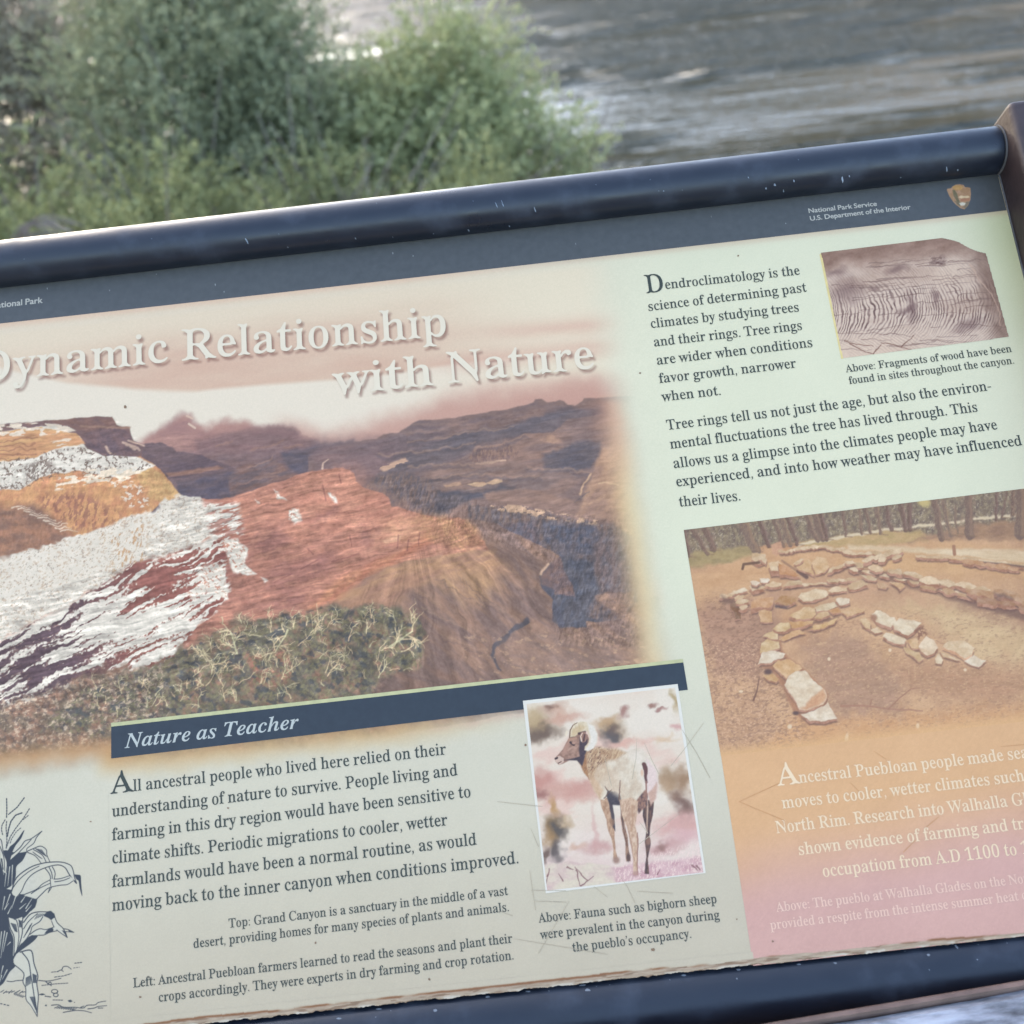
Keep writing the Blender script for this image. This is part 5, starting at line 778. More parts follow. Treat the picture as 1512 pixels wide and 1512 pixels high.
[1,84,600,[101,-4,146,-4,227,12,304,-5,362,-3,376,4,379,15,373,26,335,36,316,46,298,65,292,85,426,577,452,623,462,630,496,626,535,613,560,596,569,578,592,485,600,477,615,477,627,488,633,519,638,612,652,650,649,669,631,676,592,667,527,675,446,676,377,660,319,676,215,675,150,669,123,676,112,673,104,666,99,654,100,627,79,558,70,512,71,496,81,489,92,491,100,496,150,574,169,595,185,604,227,621,281,631,296,631,303,627,311,608,175,96,165,81,158,77,150,64,135,50,108,36,71,27,64,19,63,8,69,-1]],
[1,115,376,[104,-15,154,-18,177,-13,204,-2,243,27,278,81,273,142,268,162,256,188,229,231,151,331,143,350,140,369,145,392,162,410,185,423,212,424,231,417,269,383,292,310,304,304,315,304,323,311,327,323,334,396,343,427,343,450,337,458,319,459,296,444,288,442,212,460,169,465,142,461,104,444,81,427,51,377,51,327,70,269,70,258,85,246,169,135,182,104,181,73,169,46,146,30,112,26,81,34,50,59,39,73,21,154,12,162,-4,163,-12,158,-17,146,-26,58,-36,23,-38,4,-31,-8,-21,-12,-8,-10,19,9]],
[1,99,412,[126,-12,150,-13,188,-8,238,12,263,31,288,56,328,112,330,123,326,131,315,139,304,141,292,134,257,92,231,71,200,56,169,54,154,57,136,65,115,85,104,113,100,135,106,204,136,292,169,352,200,389,227,413,242,422,258,426,269,422,280,412,283,392,268,362,267,338,277,324,292,313,308,308,323,309,342,315,364,331,381,367,368,404,342,439,304,461,265,465,219,460,188,450,146,424,112,397,63,342,36,300,23,269,14,258,14,246,6,223,-3,173,-2,119,6,73,28,38,71,0]],
[1,104,532,[-12,-4,4,-4,42,5,81,-4,97,4,103,19,100,62,131,160,158,226,190,258,217,304,249,346,277,370,308,384,319,385,331,382,338,376,341,365,311,265,284,196,284,185,278,173,266,123,254,112,260,100,255,65,258,31,263,19,277,4,300,-4,346,-2,381,9,400,21,420,42,454,87,473,119,475,131,473,137,465,143,454,144,396,76,373,68,365,70,358,77,362,106,423,292,432,308,431,319,442,354,440,408,443,423,435,425,415,443,400,450,377,454,338,455,288,436,250,404,173,305,167,304,244,608,275,669,278,692,273,699,246,699,188,677,123,680,81,675,69,665,68,654,73,644,123,632,139,619,142,604,67,319,56,265,3,81,-27,23,-27,4]],
[2,78,781,[70,-15,169,-16,177,-12,182,-4,182,473,185,479,612,-12,623,-16,704,-16,717,-12,722,0,722,677,721,688,715,695,708,698,612,698,602,692,598,685,596,199,162,695,154,698,73,698,62,692,58,677,58,0,62,-10]],
[2,97,427,[114,-23,146,-25,181,-19,212,-9,250,11,265,-7,285,-19,312,-24,342,-24,385,-9,419,12,427,23,427,81,421,92,408,96,373,75,365,72,363,77,363,315,359,350,350,381,332,412,310,435,285,451,250,465,219,472,185,474,146,472,112,464,81,453,57,438,31,416,19,400,19,300,23,289,31,285,46,288,72,315,104,338,127,349,154,356,185,358,215,351,231,338,240,319,242,285,238,281,135,244,81,218,43,188,19,150,11,119,10,92,15,65,24,42,38,20,62,-1,85,-15],[165,72,148,81,136,96,132,115,138,138,151,154,172,169,238,198,242,192,240,96,219,81,200,73,181,70]],
[2,116,333,[196,-23,231,-25,265,-20,307,-8,342,9,348,19,348,104,343,115,331,120,273,94,227,87,201,96,187,115,183,138,183,350,188,353,312,353,319,357,325,369,325,450,319,461,312,465,184,465,182,546,177,555,165,558,156,554,-12,390,-16,381,-16,369,-12,358,-4,353,58,353,62,350,63,115,68,85,79,54,100,23,127,1,154,-13]],
[2,105,219,[61,-15,154,-16,165,-12,170,-4,170,450,165,460,158,465,62,465,50,454,49,0,54,-11],[89,519,115,516,142,524,164,542,176,565,179,592,172,615,154,638,131,651,104,654,77,645,58,630,44,604,42,577,49,554,65,533]],
[2,111,552,[241,-23,273,-25,331,-20,377,-7,423,16,460,46,492,85,513,127,527,177,532,231,527,281,513,327,489,369,458,406,419,435,377,456,327,469,273,474,223,469,173,455,131,433,92,403,62,366,40,327,25,277,20,231,25,177,39,127,62,84,92,46,131,15,173,-7,196,-14],[254,88,231,93,204,105,181,124,165,143,153,169,146,196,143,227,146,258,152,281,163,304,181,326,200,341,219,352,246,360,273,362,300,360,327,352,350,341,372,323,387,304,399,281,406,258,409,227,407,196,400,169,388,145,373,125,354,109,331,97,304,90]],
[2,110,500,[57,-15,150,-16,158,-14,164,-8,166,315,192,342,215,358,238,368,262,371,285,368,308,354,322,335,331,308,334,277,336,-8,342,-14,350,-16,438,-16,446,-14,453,-8,455,277,452,323,442,362,427,396,407,423,381,446,335,468,288,474,258,472,227,463,196,449,169,430,166,435,165,454,154,465,62,465,48,458,45,446,45,0,50,-12]],
[2,108,219,[61,-15,154,-16,165,-12,170,-4,170,681,166,692,158,698,62,698,54,693,49,685,49,0,54,-11]],
[2,80,510,[66,-15,169,-16,182,-8,185,278,300,280,377,294,419,313,441,327,470,354,493,388,507,423,515,465,515,508,508,550,495,585,473,620,443,650,408,672,362,689,312,697,69,698,62,696,55,688,54,0,58,-10],[185,399,185,578,312,576,342,566,362,550,379,519,383,481,375,450,356,423,335,410,304,401]],
[2,114,396,[65,-15,158,-16,165,-14,172,-8,174,246,179,273,186,296,197,315,215,337,235,349,258,356,273,356,288,351,315,337,342,315,358,315,413,404,408,418,373,446,346,462,319,471,296,474,269,472,242,462,224,450,200,429,177,401,174,408,174,450,165,463,69,465,56,458,53,446,53,0,58,-11]],
[2,107,479,[58,-15,154,-16,165,-8,169,192,373,-14,500,-16,511,-12,516,-4,511,12,291,231,472,438,476,450,469,462,458,465,346,463,168,269,167,681,163,692,154,698,62,698,50,693,46,685,46,0,50,-10]],
[2,83,458,[196,-23,254,-24,296,-17,335,-2,365,17,396,46,417,77,433,115,441,154,439,215,429,250,413,285,392,313,342,359,188,455,159,485,150,504,148,535,162,559,192,579,227,587,265,585,300,577,346,554,392,517,404,517,412,523,415,531,415,642,412,653,388,668,350,687,315,698,277,705,223,706,177,699,138,686,101,665,71,638,49,608,34,573,25,531,28,473,37,442,54,412,73,387,124,342,235,272,277,241,306,208,316,185,319,165,317,150,308,132,297,119,265,101,223,95,177,101,135,119,96,146,50,193,38,193,29,185,28,54,31,45,67,19,105,0,154,-16]],
[2,101,479,[229,-23,300,-23,362,-11,423,16,447,31,454,42,454,131,450,140,442,145,431,144,388,120,346,102,308,94,265,93,227,100,198,115,174,138,158,169,150,192,154,195,446,195,454,197,460,204,461,242,454,300,440,346,419,388,390,423,358,448,319,464,273,473,227,473,181,464,138,446,104,421,73,388,50,350,34,304,26,258,26,208,34,158,50,112,73,70,103,35,138,8,181,-12],[154,287,166,319,188,346,219,361,254,365,288,359,312,345,330,319,340,288,335,286]],
[2,118,438,[199,-23,238,-25,251,-15,449,442,449,454,442,463,338,465,327,459,223,219,219,217,112,460,100,465,4,465,-4,463,-12,455,-12,442,191,-15]],
[2,99,438,[237,-23,288,-24,354,-15,408,2,415,7,419,15,419,108,412,119,400,121,350,102,312,93,269,92,241,96,212,107,185,126,164,154,153,181,148,231,157,281,175,315,208,344,242,357,281,360,331,348,388,317,400,318,408,326,407,435,400,441,362,457,304,471,262,474,212,469,165,456,123,433,90,404,61,365,41,319,29,269,25,215,30,165,43,119,65,77,94,42,131,13,177,-9]],
[2,85,708,[308,-23,346,-25,419,-20,458,-12,512,7,562,37,585,56,618,96,633,123,653,177,660,212,664,262,664,681,662,690,654,697,550,698,538,693,534,685,534,262,528,212,515,173,490,142,454,119,404,102,346,97,288,105,246,123,204,158,191,177,183,196,175,262,174,688,165,697,154,698,58,698,46,688,45,258,51,196,60,158,81,112,100,82,119,60,160,27,186,12,235,-9]],
[2,68,750,[72,-15,342,-16,427,-8,496,13,535,31,592,69,642,119,679,177,705,238,718,308,719,373,708,435,684,500,650,557,603,608,546,648,512,665,473,680,431,690,388,696,338,698,77,698,64,692,60,677,60,0,65,-12],[192,104,190,108,191,577,323,578,388,573,446,558,485,538,507,523,538,491,562,454,578,412,586,365,586,319,576,269,561,231,537,192,504,158,481,142,435,120,404,112,331,104]],
[2,112,500,[47,-242,58,-246,146,-246,160,-238,162,-231,162,-15,165,-13,219,-24,262,-24,308,-15,335,-6,376,15,412,45,441,81,461,119,475,169,480,219,475,277,463,323,441,365,423,388,392,416,350,440,300,456,242,464,58,465,50,463,42,455,41,-231],[212,88,177,96,162,104,162,350,165,353,250,352,273,348,298,338,319,324,337,304,348,281,355,254,357,219,352,181,341,154,323,127,301,108,269,93,242,88]],
[2,109,771,[55,-15,150,-16,162,-8,164,319,185,340,208,356,231,364,258,367,281,364,300,353,314,335,322,312,325,277,325,0,331,-12,342,-16,431,-16,444,-8,446,319,492,355,512,364,531,367,558,362,581,348,597,327,605,300,609,-8,615,-14,623,-16,719,-14,726,-8,728,0,727,300,717,358,696,404,673,432,646,452,615,466,581,473,538,472,492,459,451,435,415,403,392,430,372,446,346,460,312,471,269,474,235,467,200,451,165,428,163,454,154,464,58,465,50,462,43,450,43,0,46,-9]],
[2,102,250,[68,-15,162,-16,172,-12,177,-4,177,350,181,353,246,354,254,358,258,369,258,450,255,458,242,465,178,465,180,527,193,562,215,580,246,587,269,586,296,579,308,585,312,596,312,685,308,693,300,697,254,706,208,706,169,695,133,673,96,635,71,588,60,542,55,465,8,465,-1,462,-6,454,-5,362,8,353,50,353,56,350,56,0,61,-12]],
[2,104,500,[57,-15,150,-16,158,-14,164,-8,166,315,189,338,214,358,235,367,258,371,285,368,304,357,322,335,331,308,334,277,336,-8,342,-14,350,-16,438,-16,450,-12,455,-4,454,296,448,342,436,377,417,412,392,438,354,461,319,471,277,474,242,468,208,455,168,431,166,685,162,693,154,698,58,698,50,694,45,685,45,0,50,-12]],
[2,73,250,[72,-15,177,-16,185,-12,190,-4,190,681,186,692,177,698,73,698,65,694,60,685,60,0,65,-12]],
[2,71,740,[372,-23,465,-23,542,-13,635,14,681,33,688,42,689,335,688,342,681,350,446,352,432,346,428,335,428,246,435,235,442,232,559,231,558,120,492,103,446,98,396,98,346,107,296,126,258,150,223,182,197,219,178,265,168,315,168,365,177,412,187,438,210,481,238,515,273,543,296,557,338,574,365,580,415,585,458,583,504,576,554,562,606,542,654,519,662,518,671,523,675,535,675,635,672,642,665,648,592,676,515,698,431,707,377,705,338,700,265,679,201,646,143,600,98,546,64,485,41,412,34,338,41,262,63,192,96,131,143,77,170,54,227,18,296,-9]],
[2,100,510,[248,-15,450,-16,462,-12,467,-4,467,681,463,692,454,698,362,698,354,696,347,688,346,465,342,463,288,473,242,473,192,463,150,446,112,421,79,388,55,350,38,308,29,258,32,185,43,135,64,88,92,51,123,25,142,13,188,-6],[250,92,223,98,200,108,177,127,165,146,155,177,151,208,153,250,161,281,171,304,185,323,204,340,227,352,250,359,281,362,315,359,342,351,346,346,346,92]],
[2,67,708,[376,-23,458,-24,543,-12,631,18,673,38,679,50,679,158,677,166,669,173,658,173,585,133,510,108,438,97,369,102,315,116,277,135,254,150,221,181,206,200,185,238,175,265,167,312,166,365,170,392,185,438,208,480,235,512,258,532,296,556,342,574,369,580,419,585,462,583,504,576,554,561,600,542,650,515,662,515,669,521,672,531,672,635,667,646,581,680,500,700,423,707,342,700,265,679,200,646,142,600,97,546,61,481,39,408,32,331,38,269,54,214,66,185,103,123,150,71,212,26,246,9,285,-6,323,-16]],
[2,121,438,[11,-242,19,-246,119,-246,134,-238,453,442,453,454,446,463,338,465,327,460,223,237,219,239,112,461,100,465,0,465,-13,458,-15,442,156,96,7,-223,6,-235]],
[2,46,219,[92,-23,123,-24,150,-13,171,8,183,35,184,65,173,92,150,115,123,126,92,125,65,113,45,92,34,65,35,35,46,8,65,-11]],
]
# ---------------------------------------------------------------- the printed sheet: drawing units <-> panel metres
# drawings are laid out in sheet units; PX maps them onto the flat face by one fixed projective table
def to_panel(x, y):
    x = np.asarray(x, float); y = np.asarray(y, float)
    r = np.stack([(x-756)/1512, (y-756)/1512, np.ones_like(x)], -1)
    t = DIST*ROT[2, 2]/(r @ ROT[:, 2])
    q = r*t[..., None]-np.array([0, 0, DIST])
    return q @ ROT[:, 0], -(q @ ROT[:, 1])
def to_sheet(u, v):
    q = np.asarray(u)[..., None]*ROT[:, 0]-np.asarray(v)[..., None]*ROT[:, 1]+np.array([0, 0, DIST])
    return 756+1512*q[..., 0]/q[..., 2], 756+1512*q[..., 1]/q[..., 2]
def on_face(x, y, n=0.):
    u, v = to_panel(x, y); return W(float(u), float(v), n)

# printed ink: the face is lit by open sky and mirrors a little of it, so paper white and ink black are set once here
GAIN = np.array([1.26, 1.62, 2.24]); LIFT = np.array([.040, .057, .080])
def ink(c):
    return np.clip((lin(c)-LIFT)/GAIN, .004, .86)

def laminate(name):
    m, t, b = nodes(name)
    b.inputs['Roughness'].default_value = .45; b.inputs['Specular IOR Level'].default_value = .5
    n = tex(t, 420, 2); bump(t, b, n.outputs[0], .06, .0004)
    return m, t, b
def print_mat():
    m, t, b = laminate('printed_laminate')
    a = N(t, 'ShaderNodeAttribute', attribute_name='ink')
    n = tex(t, 900, 2); mx = N(t, 'ShaderNodeMix', data_type='RGBA', blend_type='MULTIPLY')
    mx.inputs[0].default_value = 1
    r = ramp(t, n.outputs[0], [(.3, (.965, .965, .965)), (.7, (1.03, 1.03, 1.03))])
    t.links.new(a.outputs['Color'], mx.inputs[6]); t.links.new(r.outputs[0], mx.inputs[7]); t.links.new(mx.outputs[2], b.inputs['Base Color'])
    return m
PRINT = print_mat()
def ink_mat(name, c, var=.10):
    m, t, b = laminate(name); c = ink(c)
    n = tex(t, 160, 3); r = ramp(t, n.outputs[0], [(.3, tuple(c*(1-var))), (.7, tuple(np.clip(c*(1+var), 0, .9)))])
    t.links.new(r.outputs[0], b.inputs['Base Color']); return m

def print_grid(name, corners, step, paint, level, parent, keep=None, **props):
    """a flat printed picture: a fine grid between four sheet corners (TL, TR, BR, BL), inked per vertex"""
    c = np.array(corners, float)
    w = max(np.hypot(*(c[1]-c[0])), np.hypot(*(c[2]-c[3]))); h = max(np.hypot(*(c[3]-c[0])), np.hypot(*(c[2]-c[1])))
    nx, ny = int(w/step)+2, int(h/step)+2
    s, t = np.meshgrid(np.linspace(0, 1, nx), np.linspace(0, 1, ny))
    uv = np.array([to_panel(*p) for p in c])       # straight edges in the panel plane
    P = [(uv[0, k]*(1-s)+uv[1, k]*s)*(1-t)+(uv[3, k]*(1-s)+uv[2, k]*s)*t for k in (0, 1)]
    X, Y = to_sheet(P[0], P[1])
    img = ink(paint(X, Y))
    V = np.array(ORIGIN)+P[0][..., None]*np.array(UA)+P[1][..., None]*np.array(VA)+level*np.array(NA)
    Q = grid_quads(ny, nx)[:, ::-1]
    if keep is not None:
        k = keep(X, Y).ravel(); Q = Q[k[Q].all(1)]
    me = np_mesh(name, V.reshape(-1, 3), Q)
    at = me.attributes.new('ink', 'FLOAT_COLOR', 'POINT')
    at.data.foreach_set('color', np.concatenate([img, np.ones(img.shape[:2]+(1,))], -1).astype(np.float32).ravel())
    return link(name, me, PRINT, parent, **props)

# ---------------------------------------------------------------- lettering
GLYPH = {}
def disc(x, y, r, n=14): return [(x+r*math.cos(2*math.pi*k/n), y+r*math.sin(2*math.pi*k/n)) for k in range(n)]
def load_glyphs():
    for g in LETTER_OUTLINES:
        GLYPH['sig'[g[0]]+chr(g[1])] = (g[2]/1000, [[(c[i]/1000, c[i+1]/1000) for i in range(0, len(c), 2)] for c in g[3:]])
    comma = [(.07, .06), (.10, .085), (.14, .085), (.165, .05), (.16, -.02), (.12, -.09), (.06, -.13), (.05, -.115), (.10, -.06), (.11, -.01), (.08, .01)]
    comma = comma[::-1]
    for st in 'si':
        GLYPH[st+'.'] = (.235, [disc(.115, .045, .052)])
        GLYPH[st+','] = (.235, [comma])
        GLYPH[st+':'] = (.25, [disc(.125, .045, .052), disc(.125, .39, .052)])
        GLYPH[st+"'"] = (.21, [[(x, y+.60) for x, y in comma]])
        GLYPH[st+'-'] = (.33, [[(.04, .20), (.29, .20), (.29, .255), (.04, .255)]])
    out = {}
    for k, (adv, loops) in GLYPH.items():
        area = lambda c: sum(c[i-1][0]*c[i][1]-c[i][0]*c[i-1][1] for i in range(len(c)))
        outs = [c for c in loops if area(c) > 0]; holes = [c for c in loops if area(c) <= 0]; V, F = [], []
        for o in outs:
            xs = [p[0] for p in o]; ys = [p[1] for p in o]
            L = [o]+[h for h in holes if min(xs) < h[0][0] < max(xs) and min(ys) < h[0][1] < max(ys)]
            b = len(V); V += [p for l in L for p in l]
            for tri in tessellate_polygon([[Vector((p[0], p[1], 0)) for p in l] for l in L]):
                a, c, d = (V[b+i] for i in tri)
                cr = (c[0]-a[0])*(d[1]-a[1])-(c[1]-a[1])*(d[0]-a[0])
                if abs(cr) > 1e-9: F.append([b+i for i in (tri if cr > 0 else tri[::-1])])
        out[k] = (adv-(.012 if k[0] == 's' else 0), loops, V, F)
    GLYPH.update(out)
load_glyphs()
SPACE = .235; ASPECT = .92
def advance(s, st): return sum(GLYPH[st+c][0] if st+c in GLYPH else SPACE for c in s)
def layout(txt, a, b, em, st='s', pre='', post=''):
    """place txt on the baseline a-b (sheet units): yields (glyph, map) with map(x, y) -> panel (u, v)"""
    A = np.array(to_panel(*a)); B = np.array(to_panel(*b)); L = np.hypot(*(B-A)); d = (B-A)/L; up = np.array([-d[1], d[0]])
    sx = L/(advance(txt, st)-.03)
    k = em if em < 1 else np.hypot(*(np.array(to_panel(a[0], a[1]-10))-A))/10*em     # em below 1: metres, else sheet units
    x = -advance(pre, st)
    for ch in pre+txt+post:
        g = GLYPH.get(st+ch)
        if g is None: x += SPACE; continue
        yield g, (lambda px, py, x=x: A+d*((px+x)*sx)+up*(py*k))
        x += g[0]
def text(name, lines, em, m, level, parent, st='s'):
    V, F = [], []
    if not em:      # one type size for the whole block, from its measured line lengths
        q = [np.hypot(*(np.array(to_panel(*l[2]))-np.array(to_panel(*l[1]))))/(advance(l[0], st)-.03) for l in lines if len(l[0]) > 12]
        em = float(np.mean(q))/ASPECT
    for ln in lines:
        s, a, b = ln[:3]; kw = ln[3] if len(ln) > 3 else {}; e = kw.pop('em', em) if kw else em; sty = kw.pop('st', st) if kw else st
        for g, f in layout(s, a, b, e, sty, **kw):
            o = len(V)
            for p in g[2]:
                q = f(*p); V.append(W(q[0], q[1], level))
            F += [[o+i for i in t] for t in g[3]]
    return link(name, mesh(name, V, F), m, parent)
def face_poly(name, polys, m, level, parent, lift=2e-6):
    V, F = [], []
    for k, P in enumerate(polys):
        o = len(V); V += [on_face(x, y, level+k*lift) for x, y in P]
        for tri in tessellate_polygon([[Vector((x, y, 0)) for x, y in P]]):
            a, b, c = (V[o+i] for i in tri)
            F.append([o+i for i in (tri if (b-a).cross(c-a).dot(NA) > 0 else tri[::-1])])
    return link(name, mesh(name, V, F), m, parent)
def ribbon(P, w0, w1):
    """outline of a thin tapering stroke in sheet units"""
    P = [np.array(p, float) for p in P]; l, r = [], []
    for i, p in enumerate(P):
        d = P[min(i+1, len(P)-1)]-P[max(i-1, 0)]; d = d/(np.hypot(*d)+1e-9); n = np.array([-d[1], d[0]])
        w = (w0+(w1-w0)*i/(len(P)-1))/2; l.append(tuple(p+n*w)); r.append(tuple(p-n*w))
    return l+r[::-1]

# ---------------------------------------------------------------- solids in the panel frame
def frame_mesh(name, build, m, parent=None, bevel=0, seg=2, smooth=True):
    """build(bm) works in (u, v, n); result is moved into the world"""
    bm = bmesh.new(); build(bm)
    if bevel: bmesh.ops.bevel(bm, geom=bm.edges[:], offset=bevel, segments=seg, profile=.5, affect='EDGES', clamp_overlap=True)
    for v in bm.verts: v.co = W(*v.co)
    bmesh.ops.recalc_face_normals(bm, faces=bm.faces[:])
    me = bpy.data.meshes.new(name); bm.to_mesh(me); bm.free()
    if smooth: me.polygons.foreach_set('use_smooth', [True]*len(me.polygons)); me.set_sharp_from_angle(angle=R(38))
    return link(name, me, m, parent)
def add_box(bm, a, b):
    c = [(a[0]+b[0])/2, (a[1]+b[1])/2, (a[2]+b[2])/2]
    g = bmesh.ops.create_cube(bm, size=1)['verts']
    for v in g: v.co = Vector((c[0]+v.co.x*(b[0]-a[0]), c[1]+v.co.y*(b[1]-a[1]), c[2]+v.co.z*(b[2]-a[2])))
def add_tube(bm, u0, u1, vc, nc, r, seg=48):
    rings_ = []
    for u in (u0, u1-.0015, u1):
        rr = r-.0012 if u == u1 else r
        rings_.append([bm.verts.new((u, vc+rr*math.cos(2*math.pi*k/seg), nc+rr*math.sin(2*math.pi*k/seg))) for k in range(seg)])
    for a, b in zip(rings_, rings_[1:]):
        for k in range(seg): bm.faces.new((a[k], a[(k+1) % seg], b[(k+1) % seg], b[k]))
    bm.faces.new(rings_[0][::-1]); bm.faces.new(rings_[-1])

# materials of the stand
def coated(name, c, rough=.38, wear=.25, spec=.5):
    m, t, b = nodes(name); c = np.array(c)
    n = tex(t, 28, 5); n2 = tex(t, 260, 3)
    r = ramp(t, n.outputs[0], [(.25, tuple(c*.8)), (.52, tuple(c)), (.66, tuple(c*1.5+.008)), (.8, tuple(c*1.9+.02))])
    t.links.new(r.outputs[0], b.inputs['Base Color'])
    n3 = tex(t, 7, 6, .7, stretch=(.4, 1, 1)); sm = N(t, 'ShaderNodeMath', operation='MULTIPLY_ADD'); t.links.new(n3.outputs[0], sm.inputs[0]); sm.inputs[1].default_value = .6
    hf = N(t, 'ShaderNodeMath', operation='MULTIPLY'); t.links.new(n.outputs[0], hf.inputs[0]); hf.inputs[1].default_value = .4; t.links.new(hf.outputs[0], sm.inputs[2])
    rr = ramp(t, sm.outputs[0], [(.38, (rough-.10,)*3), (.62, (rough+wear*.7,)*3)]); t.links.new(rr.outputs[0], b.inputs['Roughness'])
    b.inputs['Specular IOR Level'].default_value = spec
    bump(t, b, n2.outputs[0], .12, .0006)
    return m
RAIL = coated('black_coated_aluminium', (.009, .012, .019), .36, .35)
EDGE = coated('dark_panel_edge', (.03, .03, .035), .5)
def brown_paint():
    m, t, b = nodes('weathered_brown_paint')
    n = tex(t, 18, 6, .65); p = tex(t, 95, 3, .6)
    c = ramp(t, n.outputs[0], [(.3, (.016, .008, .007)), (.6, (.034, .018, .015)), (.78, (.052, .034, .029))])
    pit = ramp(t, p.outputs[0], [(.27, (.15, .15, .15)), (.36, (1, 1, 1))])
    mx = N(t, 'ShaderNodeMix', data_type='RGBA', blend_type='MULTIPLY'); mx.inputs[0].default_value = 1
    t.links.new(c.outputs[0], mx.inputs[6]); t.links.new(pit.outputs[0], mx.inputs[7]); t.links.new(mx.outputs[2], b.inputs['Base Color'])
    b.inputs['Roughness'].default_value = .55
    bump(t, b, p.outputs[0], .35, .002); return m
BROWN = brown_paint()

# ---------------------------------------------------------------- ground, river, far canyon wall
def ground_z(x, y):
    w = .35*noise.noise(Vector((x*.12, y*.12, 3.1)))+.12*noise.noise(Vector((x*.6, y*.6, 7.7)))
    if y < 1.2: z = 0.0; w *= .12
    elif y < 9: z = -(y-1.2)*.68
    elif y < 16: z = -5.3-(y-9)*.22
    elif y < 120: z = -6.9-min(1.2, (y-16)*.08); w *= .4
    else: z = -8.1+min(3.0, (y-120)*.16)
    return z+w
RIVER_Z = -6.75
def build_ground():
    xs = np.concatenate([np.arange(-600, -40, 20), np.arange(-40, 40.1, .8), np.arange(60, 601, 20)])
    ys = np.concatenate([np.arange(-300, -6, 15), np.arange(-6, 24.1, .5), np.arange(26, 150, 4), np.arange(160, 900, 30)])
    V = [(x, y, ground_z(x, y)) for y in ys for x in xs]
    me = np_mesh('ground', np.array(V), grid_quads(len(ys), len(xs)))
    me.polygons.foreach_set('use_smooth', [True]*len(me.polygons))
    m, t, b = nodes('river_bank_soil')
    n = tex(t, .9, 8, .65); g = tex(t, 14, 5, .6)
    c = ramp(t, n.outputs[0], [(.3, (.09, .068, .05)), (.5, (.19, .15, .115)), (.72, (.28, .23, .18))])
    c2 = ramp(t, g.outputs[0], [(.3, (.6, .6, .6)), (.7, (1.15, 1.12, 1.1))])
    mx = N(t, 'ShaderNodeMix', data_type='RGBA', blend_type='MULTIPLY'); mx.inputs[0].default_value = 1
    t.links.new(c.outputs[0], mx.inputs[6]); t.links.new(c2.outputs[0], mx.inputs[7]); t.links.new(mx.outputs[2], b.inputs['Base Color'])
    b.inputs['Roughness'].default_value = .9; bump(t, b, g.outputs[0], .6, .04)
    link('ground', me, m, kind='structure')
build_ground()
def build_river():
    V = [(-600, 8, RIVER_Z), (600, 8, RIVER_Z), (600, 150, RIVER_Z), (-600, 150, RIVER_Z)]
    me = mesh('river', V, [(0, 1, 2, 3)])
    m, t, b = nodes('river_water')
    b.inputs['Base Color'].default_value = (.060, .058, .038, 1); b.inputs['Roughness'].default_value = .06; b.inputs['IOR'].default_value = 1.33
    big = tex(t, .12, 4, .6, stretch=(.25, 1, 1)); mid = tex(t, .36, 5, .6, stretch=(.22, 1, 1)); fine = tex(t, 2.2, 3, .55, stretch=(.35, 1, 1))
    gate = ramp(t, big.outputs[0], [(.43, (.06, .06, .06)), (.56, (1, 1, 1))])
    a = N(t, 'ShaderNodeMath', operation='MULTIPLY'); t.links.new(fine.outputs[0], a.inputs[0]); a.inputs[1].default_value = .22
    s = N(t, 'ShaderNodeMath', operation='ADD'); t.links.new(mid.outputs[0], s.inputs[0]); t.links.new(a.outputs[0], s.inputs[1])
    p = N(t, 'ShaderNodeMath', operation='MULTIPLY'); t.links.new(s.outputs[0], p.inputs[0]); t.links.new(gate.outputs[0], p.inputs[1])
    bump(t, b, p.outputs[0], 1.0, 3.0)
    link('river', me, m, kind='structure')
build_river()
